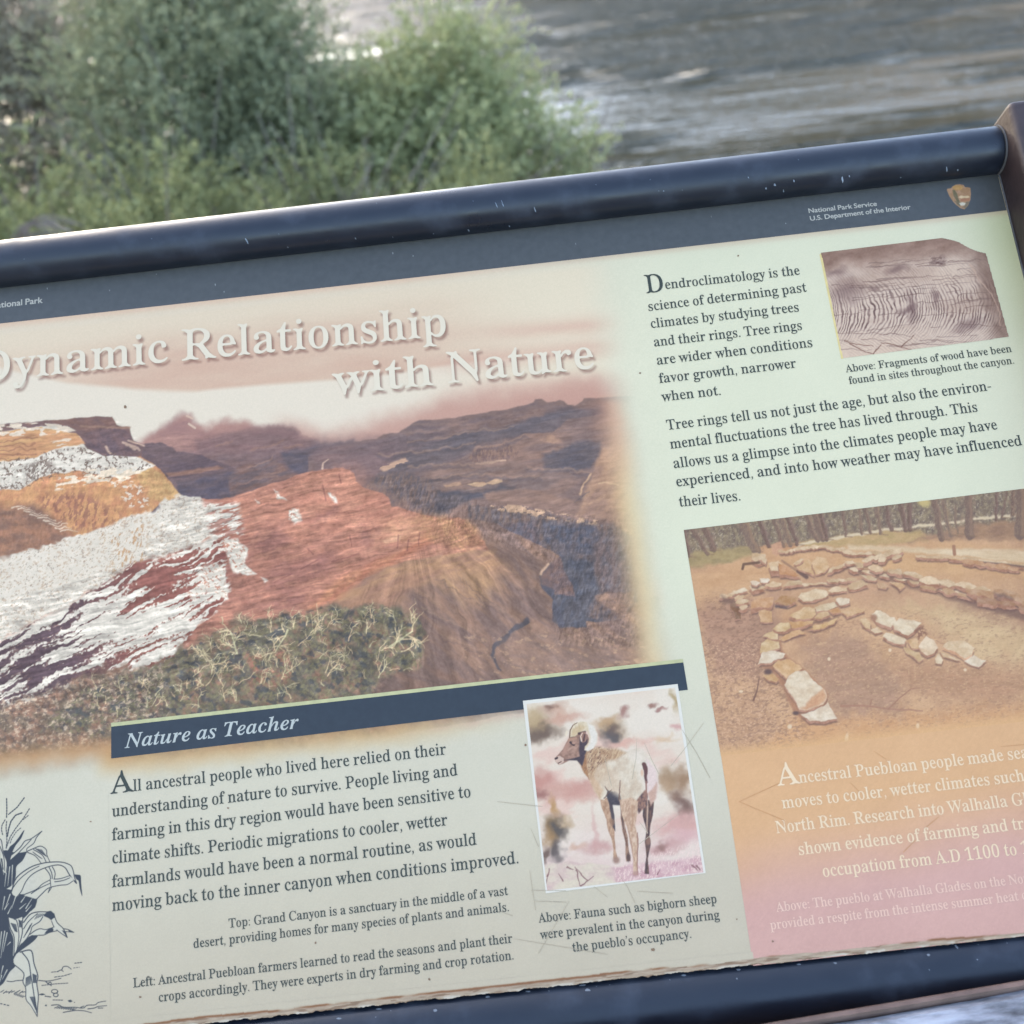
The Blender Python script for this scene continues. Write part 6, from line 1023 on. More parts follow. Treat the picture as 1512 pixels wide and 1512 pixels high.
def build_wall():
    """far canyon wall: a ledged rock face across the river, lower to the left where the canyon opens"""
    nx, ny = 220, 70; V = []
    for j in range(ny):
        h = j/(ny-1)
        for i in range(nx):
            x = -420+900*i/(nx-1)
            top = 7+34*float(sst(-22, 40, x))+14*float(sst(40, 120, x))+12*noise.noise(Vector((x*.012, 4, 0)))
            z = -7.5+h*top
            led = math.floor(h*7+.4*noise.noise(Vector((x*.02, h*3, 1))))*4.0
            y = 128+h*22+led+10*noise.fractal(Vector((x*.016, z*.02, 2.2)), 1, 2, 5)+.00035*(x-40)**2*.4
            V.append((x, y, z+1.2*noise.noise(Vector((x*.05, h*9, 5)))))
    me = np_mesh('canyon_wall', np.array(V), grid_quads(ny, nx))
    m, t, b = nodes('canyon_rock')
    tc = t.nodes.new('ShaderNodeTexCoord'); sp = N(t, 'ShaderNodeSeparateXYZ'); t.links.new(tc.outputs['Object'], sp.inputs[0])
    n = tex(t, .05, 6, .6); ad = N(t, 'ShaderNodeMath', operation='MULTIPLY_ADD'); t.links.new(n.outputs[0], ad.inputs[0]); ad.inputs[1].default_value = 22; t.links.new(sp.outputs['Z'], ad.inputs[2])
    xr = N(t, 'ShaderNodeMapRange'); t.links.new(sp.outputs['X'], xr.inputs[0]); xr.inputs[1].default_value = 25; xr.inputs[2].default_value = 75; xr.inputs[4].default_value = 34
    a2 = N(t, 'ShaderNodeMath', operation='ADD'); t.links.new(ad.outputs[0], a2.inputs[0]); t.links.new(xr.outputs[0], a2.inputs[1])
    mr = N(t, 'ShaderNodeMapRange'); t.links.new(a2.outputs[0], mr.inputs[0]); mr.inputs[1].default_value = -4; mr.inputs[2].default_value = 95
    c = ramp(t, mr.outputs[0], [(.0, (.035, .036, .022)), (.16, (.04, .034, .022)), (.34, (.06, .045, .03)), (.44, (.36, .24, .17)), (.6, (.52, .38, .29)), (.8, (.44, .30, .22)), (1, (.56, .44, .35))])  # rock colours; the upper tan is made paler to stand in for sunlight
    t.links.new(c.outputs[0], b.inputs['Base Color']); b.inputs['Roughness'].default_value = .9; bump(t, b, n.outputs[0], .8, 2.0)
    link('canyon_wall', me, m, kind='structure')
    # added unseen rim on the left, put in to block the low sun
    nx, ny = 90, 40; V = []
    for j in range(ny):
        h = j/(ny-1)
        for i in range(nx):
            a = R(262+70*i/(nx-1)); top = 178*float(1-sst(R(323), R(332), a))+4+10*noise.noise(Vector((a*9, 2, 0)))
            z = -8+h*top; d = 150+h*30+math.floor(h*6+.4*noise.noise(Vector((a*12, h*3, 1))))*6+12*noise.fractal(Vector((a*14, z*.02, 8.2)), 1, 2, 5)
            V.append((math.sin(a)*d, math.cos(a)*d, z))
    me = np_mesh('sun_block_rim', np.array(V), grid_quads(ny, nx))
    link('sun_block_rim', me, m, kind='structure')
build_wall()

# ---------------------------------------------------------------- shrubs on the bank
def ray(x, y):
    return (right*((x-756)/1512)+down*((y-756)/1512)+fwd).normalized()
def at(x, y, d): return EYE+ray(x, y)*d
def leaf_mat(name, dark, mid, light, trans=.4):
    m, t, b = nodes(name)
    g = N(t, 'ShaderNodeNewGeometry'); n = tex(t, 1.7, 3)
    ad = N(t, 'ShaderNodeMath', operation='MULTIPLY_ADD'); t.links.new(g.outputs['Random Per Island'], ad.inputs[0]); ad.inputs[1].default_value = .55
    sc = N(t, 'ShaderNodeMath', operation='MULTIPLY'); t.links.new(n.outputs[0], sc.inputs[0]); sc.inputs[1].default_value = .6
    t.links.new(sc.outputs[0], ad.inputs[2])
    c = ramp(t, ad.outputs[0], [(.22, dark), (.5, mid), (.85, light)])
    t.links.new(c.outputs[0], b.inputs['Base Color']); b.inputs['Roughness'].default_value = .6; b.inputs['Specular IOR Level'].default_value = .3
    tr = N(t, 'ShaderNodeBsdfTranslucent'); t.links.new(c.outputs[0], tr.inputs[0])
    mx = N(t, 'ShaderNodeMixShader'); mx.inputs[0].default_value = trans
    out = t.nodes['Material Output']; t.links.new(b.outputs[0], mx.inputs[1]); t.links.new(tr.outputs[0], mx.inputs[2]); t.links.new(mx.outputs[0], out.inputs[0])
    return m
def twig_mat(name, c):
    m, t, b = nodes(name); n = tex(t, 30, 4); c = np.array(c)
    r = ramp(t, n.outputs[0], [(.3, tuple(c*.6)), (.7, tuple(c*1.3))]); t.links.new(r.outputs[0], b.inputs['Base Color']); b.inputs['Roughness'].default_value = .8; return m
GREEN = leaf_mat('willow_leaf', (.135, .155, .070), (.30, .325, .160), (.46, .475, .25))
GREY = leaf_mat('tamarisk_leaf', (.105, .116, .066), (.245, .262, .150), (.39, .405, .24))
OLIVE = leaf_mat('arrowweed_leaf', (.105, .114, .050), (.240, .252, .112), (.38, .39, .18))
DRY = leaf_mat('dry_brush_leaf', (.105, .092, .060), (.225, .200, .135), (.36, .32, .22), .15)
TWIG = twig_mat('grey_twig_bark', (.20, .165, .14)); DARKTWIG = twig_mat('brown_twig_bark', (.085, .062, .05))
def tubes(paths, seg=5):
    V, F = [], []
    for P, r0, r1 in paths:
        o = len(V)
        for i, p in enumerate(P):
            d = (P[min(i+1, len(P)-1)]-P[max(i-1, 0)]).normalized(); a = d.orthogonal().normalized(); b = d.cross(a); r = r0+(r1-r0)*i/(len(P)-1)
            for k in range(seg): V.append(p+a*(r*math.cos(2*math.pi*k/seg))+b*(r*math.sin(2*math.pi*k/seg)))
        for i in range(len(P)-1):
            for k in range(seg): F.append((o+i*seg+k, o+i*seg+(k+1) % seg, o+(i+1)*seg+(k+1) % seg, o+(i+1)*seg+k))
    return V, F
def shrub(name, label, lobes, n_spray, leaf, bark, seed, base, leaf_l=.045, leaf_w=.012, spray_l=.28, stems=26, bare=0, per=14, group=None):
    """lobes: (centre, radii) pieces of the crown; leafy sprays fill them unevenly, stems rise from the base into them"""
    rs = np.random.RandomState(seed); rn = random.Random(seed)
    t = thing(name, base, label, 'shrub', group)
    inv = Vector(base); cen = sum((Vector(c) for c, r in lobes), Vector())/len(lobes)
    lobes = list(lobes)+[(cen.lerp(inv, .42), (.62, .55, .6)), (cen.lerp(inv, .72), (.6, .55, .55))]; n_spray = int(n_spray*1.3)     # leafy down to the ground
    vol = np.array([r[0]*r[1]*r[2] for c, r in lobes]); vol = vol**.8/np.sum(vol**.8)
    which = rs.choice(len(lobes), n_spray, p=vol)
    C = np.array([list(c) for c, r in lobes])[which]; Rr = np.array([list(r) for c, r in lobes])[which]
    d = rs.normal(size=(n_spray, 3)); d /= np.linalg.norm(d, axis=1)[:, None]
    rad = .86*rs.rand(n_spray)**.42*(1.0+.16*rs.normal(size=n_spray))
    lead = rs.normal(size=(26, 3)); lead[:, 2] = np.abs(lead[:, 2])*1.2+.15; lead /= np.linalg.norm(lead, axis=1)[:, None]     # wispy leaders that break the outline
    wl = rs.rand(n_spray) < .2
    d[wl] = lead[rs.randint(0, 26, wl.sum())]+rs.normal(size=(wl.sum(), 3))*.07; rad[wl] = .55+.72*rs.rand(wl.sum())
    S = C+d*Rr*rad[:, None]
    hole = np.array([noise.noise(Vector(p)*1.6+Vector((seed, 0, 0))) for p in S])         # gaps in the crown
    k = hole > -.30; S, d = S[k], d[k]; n = len(S)
    dirn = d*.7+rs.normal(size=(n, 3))*.45+np.array([0, 0, .55]); dirn /= np.linalg.norm(dirn, axis=1)[:, None]
    L = spray_l*(.5+rs.rand(n)*.9)
    s = np.tile(np.linspace(.05, 1, per), (n, 1))+rs.rand(n, per)*.08
    pos = S[:, None]+dirn[:, None]*(s*L[:, None])[..., None]; pos[..., 2] -= .25*(s*L[:, None])**2/spray_l
    ld = dirn[:, None]*.8+rs.normal(size=(n, per, 3))*.55; ld /= np.linalg.norm(ld, axis=2)[..., None]
    sd_ = np.cross(ld, rs.normal(size=(n, per, 3))); sd_ /= np.linalg.norm(sd_, axis=2)[..., None]+1e-9
    ll = (leaf_l*(.6+.8*rs.rand(n, per)))[..., None]; lw = (leaf_w*(.7+.6*rs.rand(n, per)))[..., None]
    tip = pos+ld*ll; mid_ = pos+ld*ll*.5
    V = np.stack([pos, mid_+sd_*lw, tip, mid_-sd_*lw], 2).reshape(-1, 3)-np.array(inv)
    me = np_mesh('foliage', V, np.arange(len(V)).reshape(-1, 4))
    link('foliage', me, leaf, t)
    paths = []
    for k in range(stems):
        c, r = lobes[rn.randrange(len(lobes))]
        e = Vector(c)+Vector((rn.uniform(-1, 1)*r[0], rn.uniform(-1, 1)*r[1], rn.uniform(-.2, .95)*r[2]))
        b = Vector(base)+Vector((rn.uniform(-.5, .5), rn.uniform(-.4, .4), -.05)); b.z = ground_z(b.x, b.y)-.05
        m_ = b.lerp(e, .5)+Vector((rn.uniform(-.3, .3), rn.uniform(-.3, .3), rn.uniform(.0, .4)))
        P = [b*(1-q)**2+m_*(2*q*(1-q))+e*q*q+Vector((rn.uniform(-.02, .02),)*3) for q in np.linspace(0, 1, 9)]
        paths.append(([p-inv for p in P], rn.uniform(.010, .022), .003))
        for z in range(3):
            q = P[rn.randrange(3, 8)]; e2 = q+(e-b).normalized()*rn.uniform(.3, .8)+Vector((rn.uniform(-.4, .4), rn.uniform(-.4, .4), rn.uniform(-.1, .3)))
            paths.append(([q-inv, (q+e2)/2-inv+Vector((0, 0, .04)), e2-inv], .006, .002))
    V, F = tubes(paths); me = mesh('stems', V, F); link('stems', me, bark, t)
    return t
def lobe(x, y, dist, rx, ry, rz):
    return at(x, y, dist), (rx, ry, rz)
def foot(x, y, dist):
    p = at(x, y, dist); return (p.x, p.y, ground_z(p.x, p.y))
shrub('riverside_shrub', 'dull grey-brown half-dry bush at the far left edge, behind the sign rail', [lobe(30, 190, 8.4, .75, .7, .75), lobe(110, 130, 8.8, .42, .6, .55), lobe(110, 230, 8.2, .5, .6, .5), lobe(60, 300, 8.0, .7, .6, .6), lobe(-80, 120, 8.6, .7, .6, 1.0)], 6000, DRY, DARKTWIG, 3, foot(50, 260, 8.3), .038, .009, .26, 34)
shrub('riverside_shrub', 'largest dark green feathery bush, between the grey-brown bush and the pale green one', [lobe(300, 90, 7.4, .75, .7, .62), lobe(395, 165, 7.2, .58, .7, .52), lobe(250, 200, 7.0, .6, .7, .6), lobe(430, 230, 7.0, .6, .6, .55), lobe(330, 10, 7.6, .55, .5, .45), lobe(220, 60, 7.5, .42, .5, .5), lobe(330, 280, 6.9, .9, .6, .6)], 8000, GREY, TWIG, 5, foot(330, 330, 7.2), .034, .008, .26, 40)
shrub('riverside_shrub', 'pale green leafy bush against the river, right of the largest dark green bush', [lobe(655, 160, 7.2, .46, .55, .52), lobe(580, 210, 7.0, .52, .55, .42), lobe(700, 220, 7.0, .48, .5, .42), lobe(640, 270, 6.8, .7, .5, .4), lobe(520, 230, 7.1, .4, .5, .35)], 5200, GREEN, TWIG, 8, foot(640, 320, 7.0), .034, .009, .24, 26)
shrub('riverside_shrub', 'low green bush reaching out over the water, rightmost of the bushes', [lobe(790, 220, 6.6, .36, .45, .24), lobe(730, 270, 6.5, .5, .45, .3), lobe(840, 240, 6.7, .2, .3, .15), lobe(800, 275, 6.6, .35, .4, .2)], 1900, GREEN, DARKTWIG, 11, foot(780, 330, 6.6), .033, .009, .2, 16)
shrub('riverside_shrub', 'low olive scrub with grey twigs just behind the rail, in front of the tall bushes', [lobe(20, 330, 5.8, .36, .5, .30), lobe(150, 385, 5.4, .4, .5, .22), lobe(262, 330, 5.7, .30, .45, .30), lobe(380, 372, 5.4, .36, .45, .22), lobe(500, 318, 5.7, .26, .4, .24), lobe(590, 330, 5.5, .3, .4, .15), lobe(690, 300, 5.8, .26, .4, .18), lobe(-80, 340, 5.6, .4, .5, .4)], 3600, OLIVE, TWIG, 14, foot(330, 420, 5.5), .034, .008, .22, 60)
def arching_twigs():
    t = thing('bare_twigs', foot(40, 480, 4.6), 'pale bare arching twigs above the rail at the left edge', 'twigs')
    inv = Vector(t.location); rn = random.Random(2); paths = []
    for k in range(13):
        a = at(rn.uniform(-60, 0), rn.uniform(300, 335), 4.6+rn.uniform(-.1, .1)); e = at(rn.uniform(70, 130), rn.uniform(330, 368), 4.4+rn.uniform(-.1, .1)); b = Vector(t.location)+Vector((rn.uniform(-.3, 0), rn.uniform(-.1, .1), 0))
        P = [b*(1-q)**3+a*(3*q*(1-q)**2)+(a+Vector((.1, 0, .06)))*(3*q*q*(1-q))+e*q**3-inv for q in np.linspace(0, 1, 12)]
        paths.append((P, .006, .0022))
    V, F = tubes(paths); link('twig', mesh('twig', V, F), TWIG, t)
arching_twigs()

# ---------------------------------------------------------------- the sign
U_R = .4545; U_L = U_R-1.07; V_T = .2524; V_B = -.3592
sign = thing('interpretive_sign', (0, 0, 0), 'tilted park information panel about the canyon, black tube rails and brown side post', 'sign')
# board and its prints
def b_board(bm): add_box(bm, (U_L, V_B, -.012), (U_R-.0006, V_T+.012, -.0006))
board = frame_mesh('panel_board', b_board, EDGE, sign)
# prints lie on each other like layers of ink, 0.06 mm apart
LV = lambda k: .00006*k
def sheet_rect(u0, v0, u1, v1): return [tuple(map(float, to_sheet(np.array(a), np.array(b)))) for a, b in ((u0, v1), (u1, v1), (u1, v0), (u0, v0))]
print_grid('background_print', sheet_rect(U_L, V_B+.004, U_R-.0012, V_T-.002), 5, paper, LV(0), board)
TITLE = [("Dynamic", (-36, 566.5), (246, 534.5), {'pre': 'A '}), ("Relationship", (267, 533), (660, 495.5)), ("with", (493, 583.5), (639, 568.5)), ("Nature", (660, 566), (876.5, 544))]
TITLE_EM = 68
title_loops = []
for s_, a_, b_, *k_ in TITLE:
    for g_, f_ in layout(s_, a_, b_, TITLE_EM, 's', **(k_[0] if k_ else {})):
        title_loops.append([[tuple(float(z) for z in to_sheet(*f_(*p))) for p in l] for l in g_[1]])
print_grid('canyon_photograph', [(-175, 498), (958, 370), (1012, 1072), (-175, 1216)], 1.12, lambda X, Y: canyon(X, Y, title_loops), LV(1), board)
print_grid('corn_drawing', [(-60, 1172), (160, 1168), (164, 1540), (-60, 1552)], .66, corn, LV(2), board)
print_grid('orange_panel', [(1064.5, 1115.5), (1700, 1043), (1730, 1358), (1112.2, 1426)], 4, orange_block, LV(2), board, keep=lambda X, Y: to_panel(X, Y)[0] < U_R-.002)
print_grid('ruin_photograph', [(1009.6, 782.6), (1640, 706), (1690, 1045), (1064.3, 1116)], 1.05, ruin, LV(3), board, keep=lambda X, Y: to_panel(X, Y)[0] < U_R-.002)
ring_edge = [(1212, 373), (1392, 351.3), (1405, 354), (1416.7, 357.5), (1424, 362), (1433, 366.8), (1444, 371), (1456, 374), (1490, 498), (1244.4, 529.4)]
def inside(X, Y, P):
    r = np.zeros(X.shape, bool)
    for i in range(len(P)):
        (ax, ay), (bx, by) = P[i-1], P[i]
        if ay != by: r ^= ((ay > Y) != (by > Y)) & (X < (bx-ax)*(Y-ay)/(by-ay)+ax)
    return r
print_grid('tree_ring_photograph', [(1208, 373), (1462, 342), (1494, 500), (1240, 532)], .8, rings, LV(3), board, keep=lambda X, Y: inside(X, Y, ring_edge))
YELLOW = ink_mat('pale_yellow_ink', (228, 220, 168))
face_poly('photo_border', [[(1210, 376), (1213, 373), (1246, 529), (1242, 530)]], YELLOW, LV(2), board)
NAVY = ink_mat('navy_ink', (68, 82, 98), .16)
PALE_GREEN = ink_mat('pale_green_ink', (196, 206, 172))
WHITE = ink_mat('white_ink', (226, 232, 234), .02)
face_poly('heading_bar', [[(164.3, 1072.5), (1008.8, 977.5), (1015.6, 1018.6), (164.3, 1120)]], NAVY, LV(3), board)
face_poly('heading_rule', [[(164.3, 1067.5), (1008, 973), (1009, 978), (164.3, 1073)]], PALE_GREEN, LV(4), board)
face_poly('photo_border', [[(772, 1034.8), (1000.6, 1010), (1042, 1289), (806, 1319)]], WHITE, LV(4), board)
print_grid('sheep_photograph', [(777.6, 1039.5), (996.8, 1015.2), (1038.6, 1288), (808, 1315)], .7, sheep, LV(5), board)
# header band with its lettering and emblem
hb = [(float(a), float(b)) for a, b in (to_sheet(np.array(U_L), np.array(V_T+.01)), to_sheet(np.array(U_R-.0016), np.array(V_T+.01)))]
face_poly('header_band', [[hb[0], hb[1], (1486.3, 310.6), (1100, 354.5), (745, 394.8), (500, 422.5), (250, 450.3), (0, 477.8), (-270, 507)]], ink_mat('slate_navy_ink', (92, 104, 116), .12), LV(2), board)
def emblem(X, Y):
    E_ = lambda *v: pts(11.455, 1380, 260, *v)
    S = Sheet(X, Y, (92, 104, 116))
    S.area(E_(205, 240, 220, 220, 275, 212, 300, 180, 350, 150, 420, 140, 490, 150, 512, 190, 560, 190, 605, 205, 615, 300, 600, 410, 560, 500, 505, 562, 440, 545, 370, 490, 310, 430, 250, 340), (190, 162, 142), .7, .5, (174, 146, 120), (4, 1, 0, 601), 4)
    S.area(E_(300, 190, 350, 160, 440, 160, 480, 200, 440, 240, 340, 240), (196, 164, 118), .9, .5)
    S.area(E_(300, 240, 340, 235, 380, 300, 400, 380, 440, 450, 380, 440, 320, 340), (124, 122, 104), 1, .6); S.area(E_(330, 420, 420, 440, 440, 520, 380, 480), (128, 124, 110), 1, .5)
    S.area(E_(400, 360, 440, 330, 500, 345, 560, 335, 590, 360, 540, 380, 500, 370, 450, 382), (222, 206, 178), .8, .5); S.area(E_(430, 390, 590, 380, 590, 420, 440, 430), (178, 138, 118), 1, .5)
    S.area(E_(415, 460, 470, 445, 525, 460, 520, 495, 440, 500), (214, 220, 214), .7, .3); S.area(E_(530, 440, 590, 430, 540, 520, 510, 540, 450, 530, 500, 510), (132, 128, 118), 1.2, .4)
    return S.img
print_grid('park_emblem', [(1396, 272), (1437, 268), (1441, 308), (1400, 312)], .34, emblem, LV(4), board)
PALE = ink_mat('pale_header_ink', (196, 206, 212), .03)
text('header_text', [("National Park Service", (1193.6, 314.8), (1294.8, 304)), ("U.S. Department of the Interior", (1196, 326.2), (1344.3, 309)), ], 9.6, PALE, LV(5), board, 'g')
text('header_text', [("Park", (37, 450.2), (62.3, 447.3), {'em': 12.4, 'pre': 'Grand Canyon National '})], 12.4, PALE, LV(5), board, 'g')
# title, heading, body copy, captions
TWHITE = ink_mat('title_white_ink', (232, 231, 222), .015)
SLATE = ink_mat('slate_ink', (76, 89, 92), .08)
CREAM = ink_mat('cream_ink', (240, 226, 204), .03)
ROSE = ink_mat('pale_rose_ink', (238, 212, 206), .03)
ICE = ink_mat('ice_blue_ink', (190, 206, 216), .03)
text('title_text', TITLE, TITLE_EM, TWHITE, LV(5), board)
text('heading_text', [("Nature as Teacher", (186, 1104.4), (441, 1075.2))], 31, ICE, LV(5), board, 'i')
text('tree_ring_paragraph', [("D", (953.5, 433.4), (981.5, 430.2), {'em': 40}), ("endroclimatology is the", (982, 427.2), (1181, 405.6)), ("science of determining past", (957, 459.6), (1191, 430.8)), ("climates by studying trees", (960.8, 484.8), (1180.2, 460)),
    ("and their rings. Tree rings", (965.4, 512), (1184.8, 487)), ("are wider when conditions", (969.6, 539), (1200.2, 512.2)), ("favor growth, narrower", (973.5, 566), (1175.6, 543)), ("when not.", (977.7, 593), (1065, 583.2))], 0, SLATE, LV(5), board)
text('tree_ring_paragraph', [("Tree rings tell us not just the age, but also the environ-", (985, 635.2), (1464.3, 576.2)), ("mental fluctuations the tree has lived through. This", (989.7, 663), (1443.9, 607.8)), ("allows us a glimpse into the climates people may have", (994.3, 691.6), (1472.7, 634)),
    ("experienced, and into how weather may have influenced", (998.5, 718.8), (1509.3, 657.5)), ("their lives.", (1003, 748.6), (1094, 739))], 0, SLATE, LV(5), board)
text('photo_caption', [("Above: Fragments of wood have been", (1249.5, 550), (1494, 519.8)), ("found in sites throughout the canyon.", (1254, 567.4), (1498, 537))], 0, SLATE, LV(5), board)
text('main_paragraph', [("A", (164, 1172.3), (195, 1168.8), {'em': 48}), ("ll ancestral people who lived here relied on their", (196.3, 1168.6), (658.5, 1114)), ("understanding of nature to survive. People living and", (165.2, 1206.3), (675.7, 1144.8)), ("farming in this dry region would have been sensitive to", (165.2, 1241.2), (695.4, 1176.8)),
    ("climate shifts. Periodic migrations to cooler, wetter", (165.2, 1275.4), (660.5, 1218.6)), ("farmlands would have been a normal routine, as would", (165.2, 1310.5), (703.6, 1247.4)), ("moving back to the inner canyon when conditions improved.", (165.2, 1345.6), (766.3, 1274.6))], 0, SLATE, LV(5), board)
text('photo_caption', [("Top: Grand Canyon is a sanctuary in the middle of a vast", (337.8, 1370.2), (749.9, 1321.4)), ("desert, providing homes for many species of plants and animals.", (285.3, 1400), (752, 1345.2))], 0, SLATE, LV(5), board)
text('photo_caption', [("Left: Ancestral Puebloan farmers learned to read the seasons and plant their", (196.3, 1458.4), (756.5, 1391.8)), ("crops accordingly. They were experts in dry farming and crop rotation.", (234, 1479.4), (759, 1416.6))], 0, SLATE, LV(5), board)
text('photo_caption', [("Above: Fauna such as bighorn sheep", (795.9, 1362.4), (1058.6, 1333.2)), ("were prevalent in the canyon during", (798.2, 1386.8), (1062.4, 1357)), ("the pueblo's occupancy.", (845.3, 1405.6), (1021.4, 1384.6))], 0, SLATE, LV(5), board)
text('pueblo_paragraph', [("A", (1149, 1160.2), (1179.5, 1156.8), {'em': 48}), ("ncestral Puebloan people made", (1180, 1156.4), (1481.8, 1122.8), {'post': ' seasonal'}), ("moves to cooler, wetter climates such", (1154.9, 1194), (1513, 1153), {'post': ' as the'}), ("North Rim. Research into Walhalla", (1146, 1230.4), (1488, 1191), {'post': ' Glades'}),
    ("shown evidence of farming and", (1179, 1262.6), (1488.6, 1226.6), {'post': ' trade'}), ("occupation from A.D 1100 to", (1214.8, 1295), (1502, 1262), {'post': ' 1150'})], 0, CREAM, LV(5), board)
text('photo_caption', [("Above: The pueblo at Walhalla Glades on the", (1146.8, 1346.4), (1485, 1307), {'post': ' North'}), ("provided a respite from the intense summer heat", (1137.4, 1372.6), (1504, 1329.4), {'post': ' of'})], 0, ROSE, LV(5), board)
# scratches and grit on the laminate
SCR = ink_mat('scratch_grey', (186, 184, 172), .1); SPK = ink_mat('grit_brown', (140, 124, 112), .2); SPW = ink_mat('scratch_white', (150, 164, 180), .1)
Bx = lambda *v: pts(3.437, 740, 980, *v)
scr = [Bx(1028, 300, 940, 420, 860, 520), Bx(918, 335, 990, 450, 1060, 580), Bx(688, 380, 684, 480, 665, 585), Bx(726, 400, 760, 480, 800, 560), Bx(525, 480, 560, 620), Bx(905, 760, 700, 915), Bx(700, 800, 745, 860), Bx(345, 1205, 290, 1300, 190, 1470), Bx(145, 1050, 160, 1150, 175, 1250), Bx(150, 1150, 330, 1152), Bx(600, 1075, 640, 1130, 680, 1215), Bx(690, 1155, 870, 1165), Bx(470, 1130, 540, 1185), Bx(60, 1395, 540, 1475), Bx(170, 1205, 330, 1210), Bx(-20, 700, 210, 725), Bx(150, 835, 190, 930), Bx(-10, 1255, 60, 1280)]
Ox = lambda *v: pts(3.203, 1040, 1090, *v)
scr2 = [Ox(165, 300, 350, 215), Ox(165, 300, 380, 390), Ox(690, 210, 730, 250), Ox(1110, 370, 1050, 420), Ox(800, 60, 860, 100), Ox(1000, 480, 940, 540), Ox(1400, 40, 1512, 30)]
for p in scr: face_poly('scratch_mark', [ribbon(p, .45, .85)], SCR, LV(6), board)
TAN = ink_mat('scratch_tan', (208, 165, 124), .1)
for p in scr2: face_poly('scratch_mark', [ribbon(p, .5, .9)], TAN, LV(6), board)
rn = random.Random(77); grit = [(185, 601, 2.2), (466, 1392, 1.6), (207, 1472, 1.6), (964, 1402, 2.6), (634, 1446, 1.8), (1141, 1390, 1.6), (1088, 1357, 1.2), (1090, 378, 1.4), (776, 1100, 1.6), (945, 551, 1.4), (134, 1213, 1.3), (337, 1193, 1.4)]
for x, y, r in grit: face_poly('grit_speck', [[(x+r*math.cos(a)*rn.uniform(.7, 1.3), y+r*math.sin(a)*rn.uniform(.7, 1.3)) for a in [k*math.pi/4 for k in range(8)]]], SPK, LV(6), board)
flk = [(70, 426, 1.4), (162, 429, 1.2), (318, 420.5, 1.6), (331, 431, 1.2), (231, 405, 1.0), (580, 374, 1.6), (610, 378, 1.2), (1160, 330, 1), (850, 360, 1), (1050, 320, .9)]
for x, y, r in flk: face_poly('paint_fleck', [[(x-r*.5, y-r), (x+r*.5, y-r*.6), (x+r*.6, y+r), (x-r*.3, y+r*1.1)]], SPW, LV(6), board)

# worn, delaminating lower edge of the board
def worn(X, Y):
    u, v = to_panel(X, Y); v = v-V_B
    c = paper(X, Y); o = sst(-1, 1, X-(1065+.16*(Y-1116)))[..., None]; c = c*(1-o)+orange_block(X, Y)*o
    step_ = np.floor(vnoise(u*19, u*0+3.3, 701)*4)/4
    tear = .0030+.0016*step_+.0005*fbm(u, v, .008, 703, 4)-.0016*sst(.1, .4, u)
    low = -.0004+.0012*fbm(u, v, .006, 705, 4)
    core = np.empty(X.shape+(3,)); core[:] = (178, 168, 156)
    core += (fbm(u, v, .0011, 707, 4, 9, 0, .75)*30)[..., None]
    core += (np.array([120, 100, 86.])-core)*(sst(.15, .4, fbm(u, v, .0016, 708, 3, 8))*.6)[..., None]
    core += (np.array([206, 208, 206.])-core)*(sst(-.1, .25, fbm(u, v, .004, 709, 3, 3))*sst(.0022, -.0004, v-low))[..., None]
    brown = np.exp(-((v-tear)/.0008)**2)*sst(-.35, .1, fbm(u, v*0, .03, 711, 3))
    c = c+(core-c)*(1-sst(-.0003, .0003, v-tear))[..., None]
    c += (np.array([142, 108, 86.])-c)*np.clip(brown*1.1, 0, 1)[..., None]
    c += (np.array([158, 142, 128.])-c)*(np.exp(-((v-.0016)/.0005)**2)*.4*sst(-.1, .3, fbm(u, v*0, .02, 713, 3)))[..., None]
    return c
def worn_keep(X, Y):
    u, v = to_panel(X, Y); return v-V_B > -.0006+.0014*fbm(u, v, .007, 705, 4)
we = sheet_rect(U_L, V_B-.004, U_R-.0014, V_B+.0085)
print_grid('worn_edge', we, .62, worn, LV(3), board, keep=worn_keep)

# rails, end post, supports
R_T = .0206
def b_top(bm): add_tube(bm, U_L-.02, U_R-.0012, .2732, .0042, R_T, 64)
top_rail = frame_mesh('top_rail', b_top, RAIL, sign)
BR_V, BR_N, BR_R = V_B-.0225, -.0205, .0268
def b_bot(bm): add_tube(bm, U_L-.02, U_R-.0012, BR_V, BR_N, BR_R, 64)
bottom_rail = frame_mesh('bottom_rail', b_bot, RAIL, sign)
CHIP = coated('bare_metal_chip', (.20, .23, .26), .5)
def chips(name, rail, vc, nc, r, items, m):
    """small flakes lying on a tube: (u, angle round the tube, length along u, length round)"""
    rn = random.Random(5)
    for u, a, lu, la in items:
        V, k = [], 7
        for i in range(k):
            t = 2*math.pi*i/k; du = lu*math.cos(t)*rn.uniform(.6, 1.2); da = la*math.sin(t)*rn.uniform(.6, 1.2)/r
            V.append(W(u+du+.25*la*math.sin(t), vc+(r+.00012)*math.cos(a+da), nc+(r+.00012)*math.sin(a+da)))
        link(name, mesh(name, V, [list(range(k))]), m, rail)
def rail_hit(x, y, vc, nc, r):
    """where a sight line through a sheet point meets the tube"""
    u, v = to_panel(x, y); e = EYE-ORIGIN; eu, ev, en = e.dot(UA), e.dot(VA), e.dot(NA)
    d = (float(u)-eu, float(v)-ev, -en); A = d[1]**2+d[2]**2; B = d[1]*(ev-vc)+d[2]*(en-nc); C = (ev-vc)**2+(en-nc)**2-r*r
    D = B*B-A*C
    if D < 0: return None
    t = (-B-math.sqrt(D))/A; return eu+d[0]*t, math.atan2(en+d[2]*t-nc, ev+d[1]*t-vc)
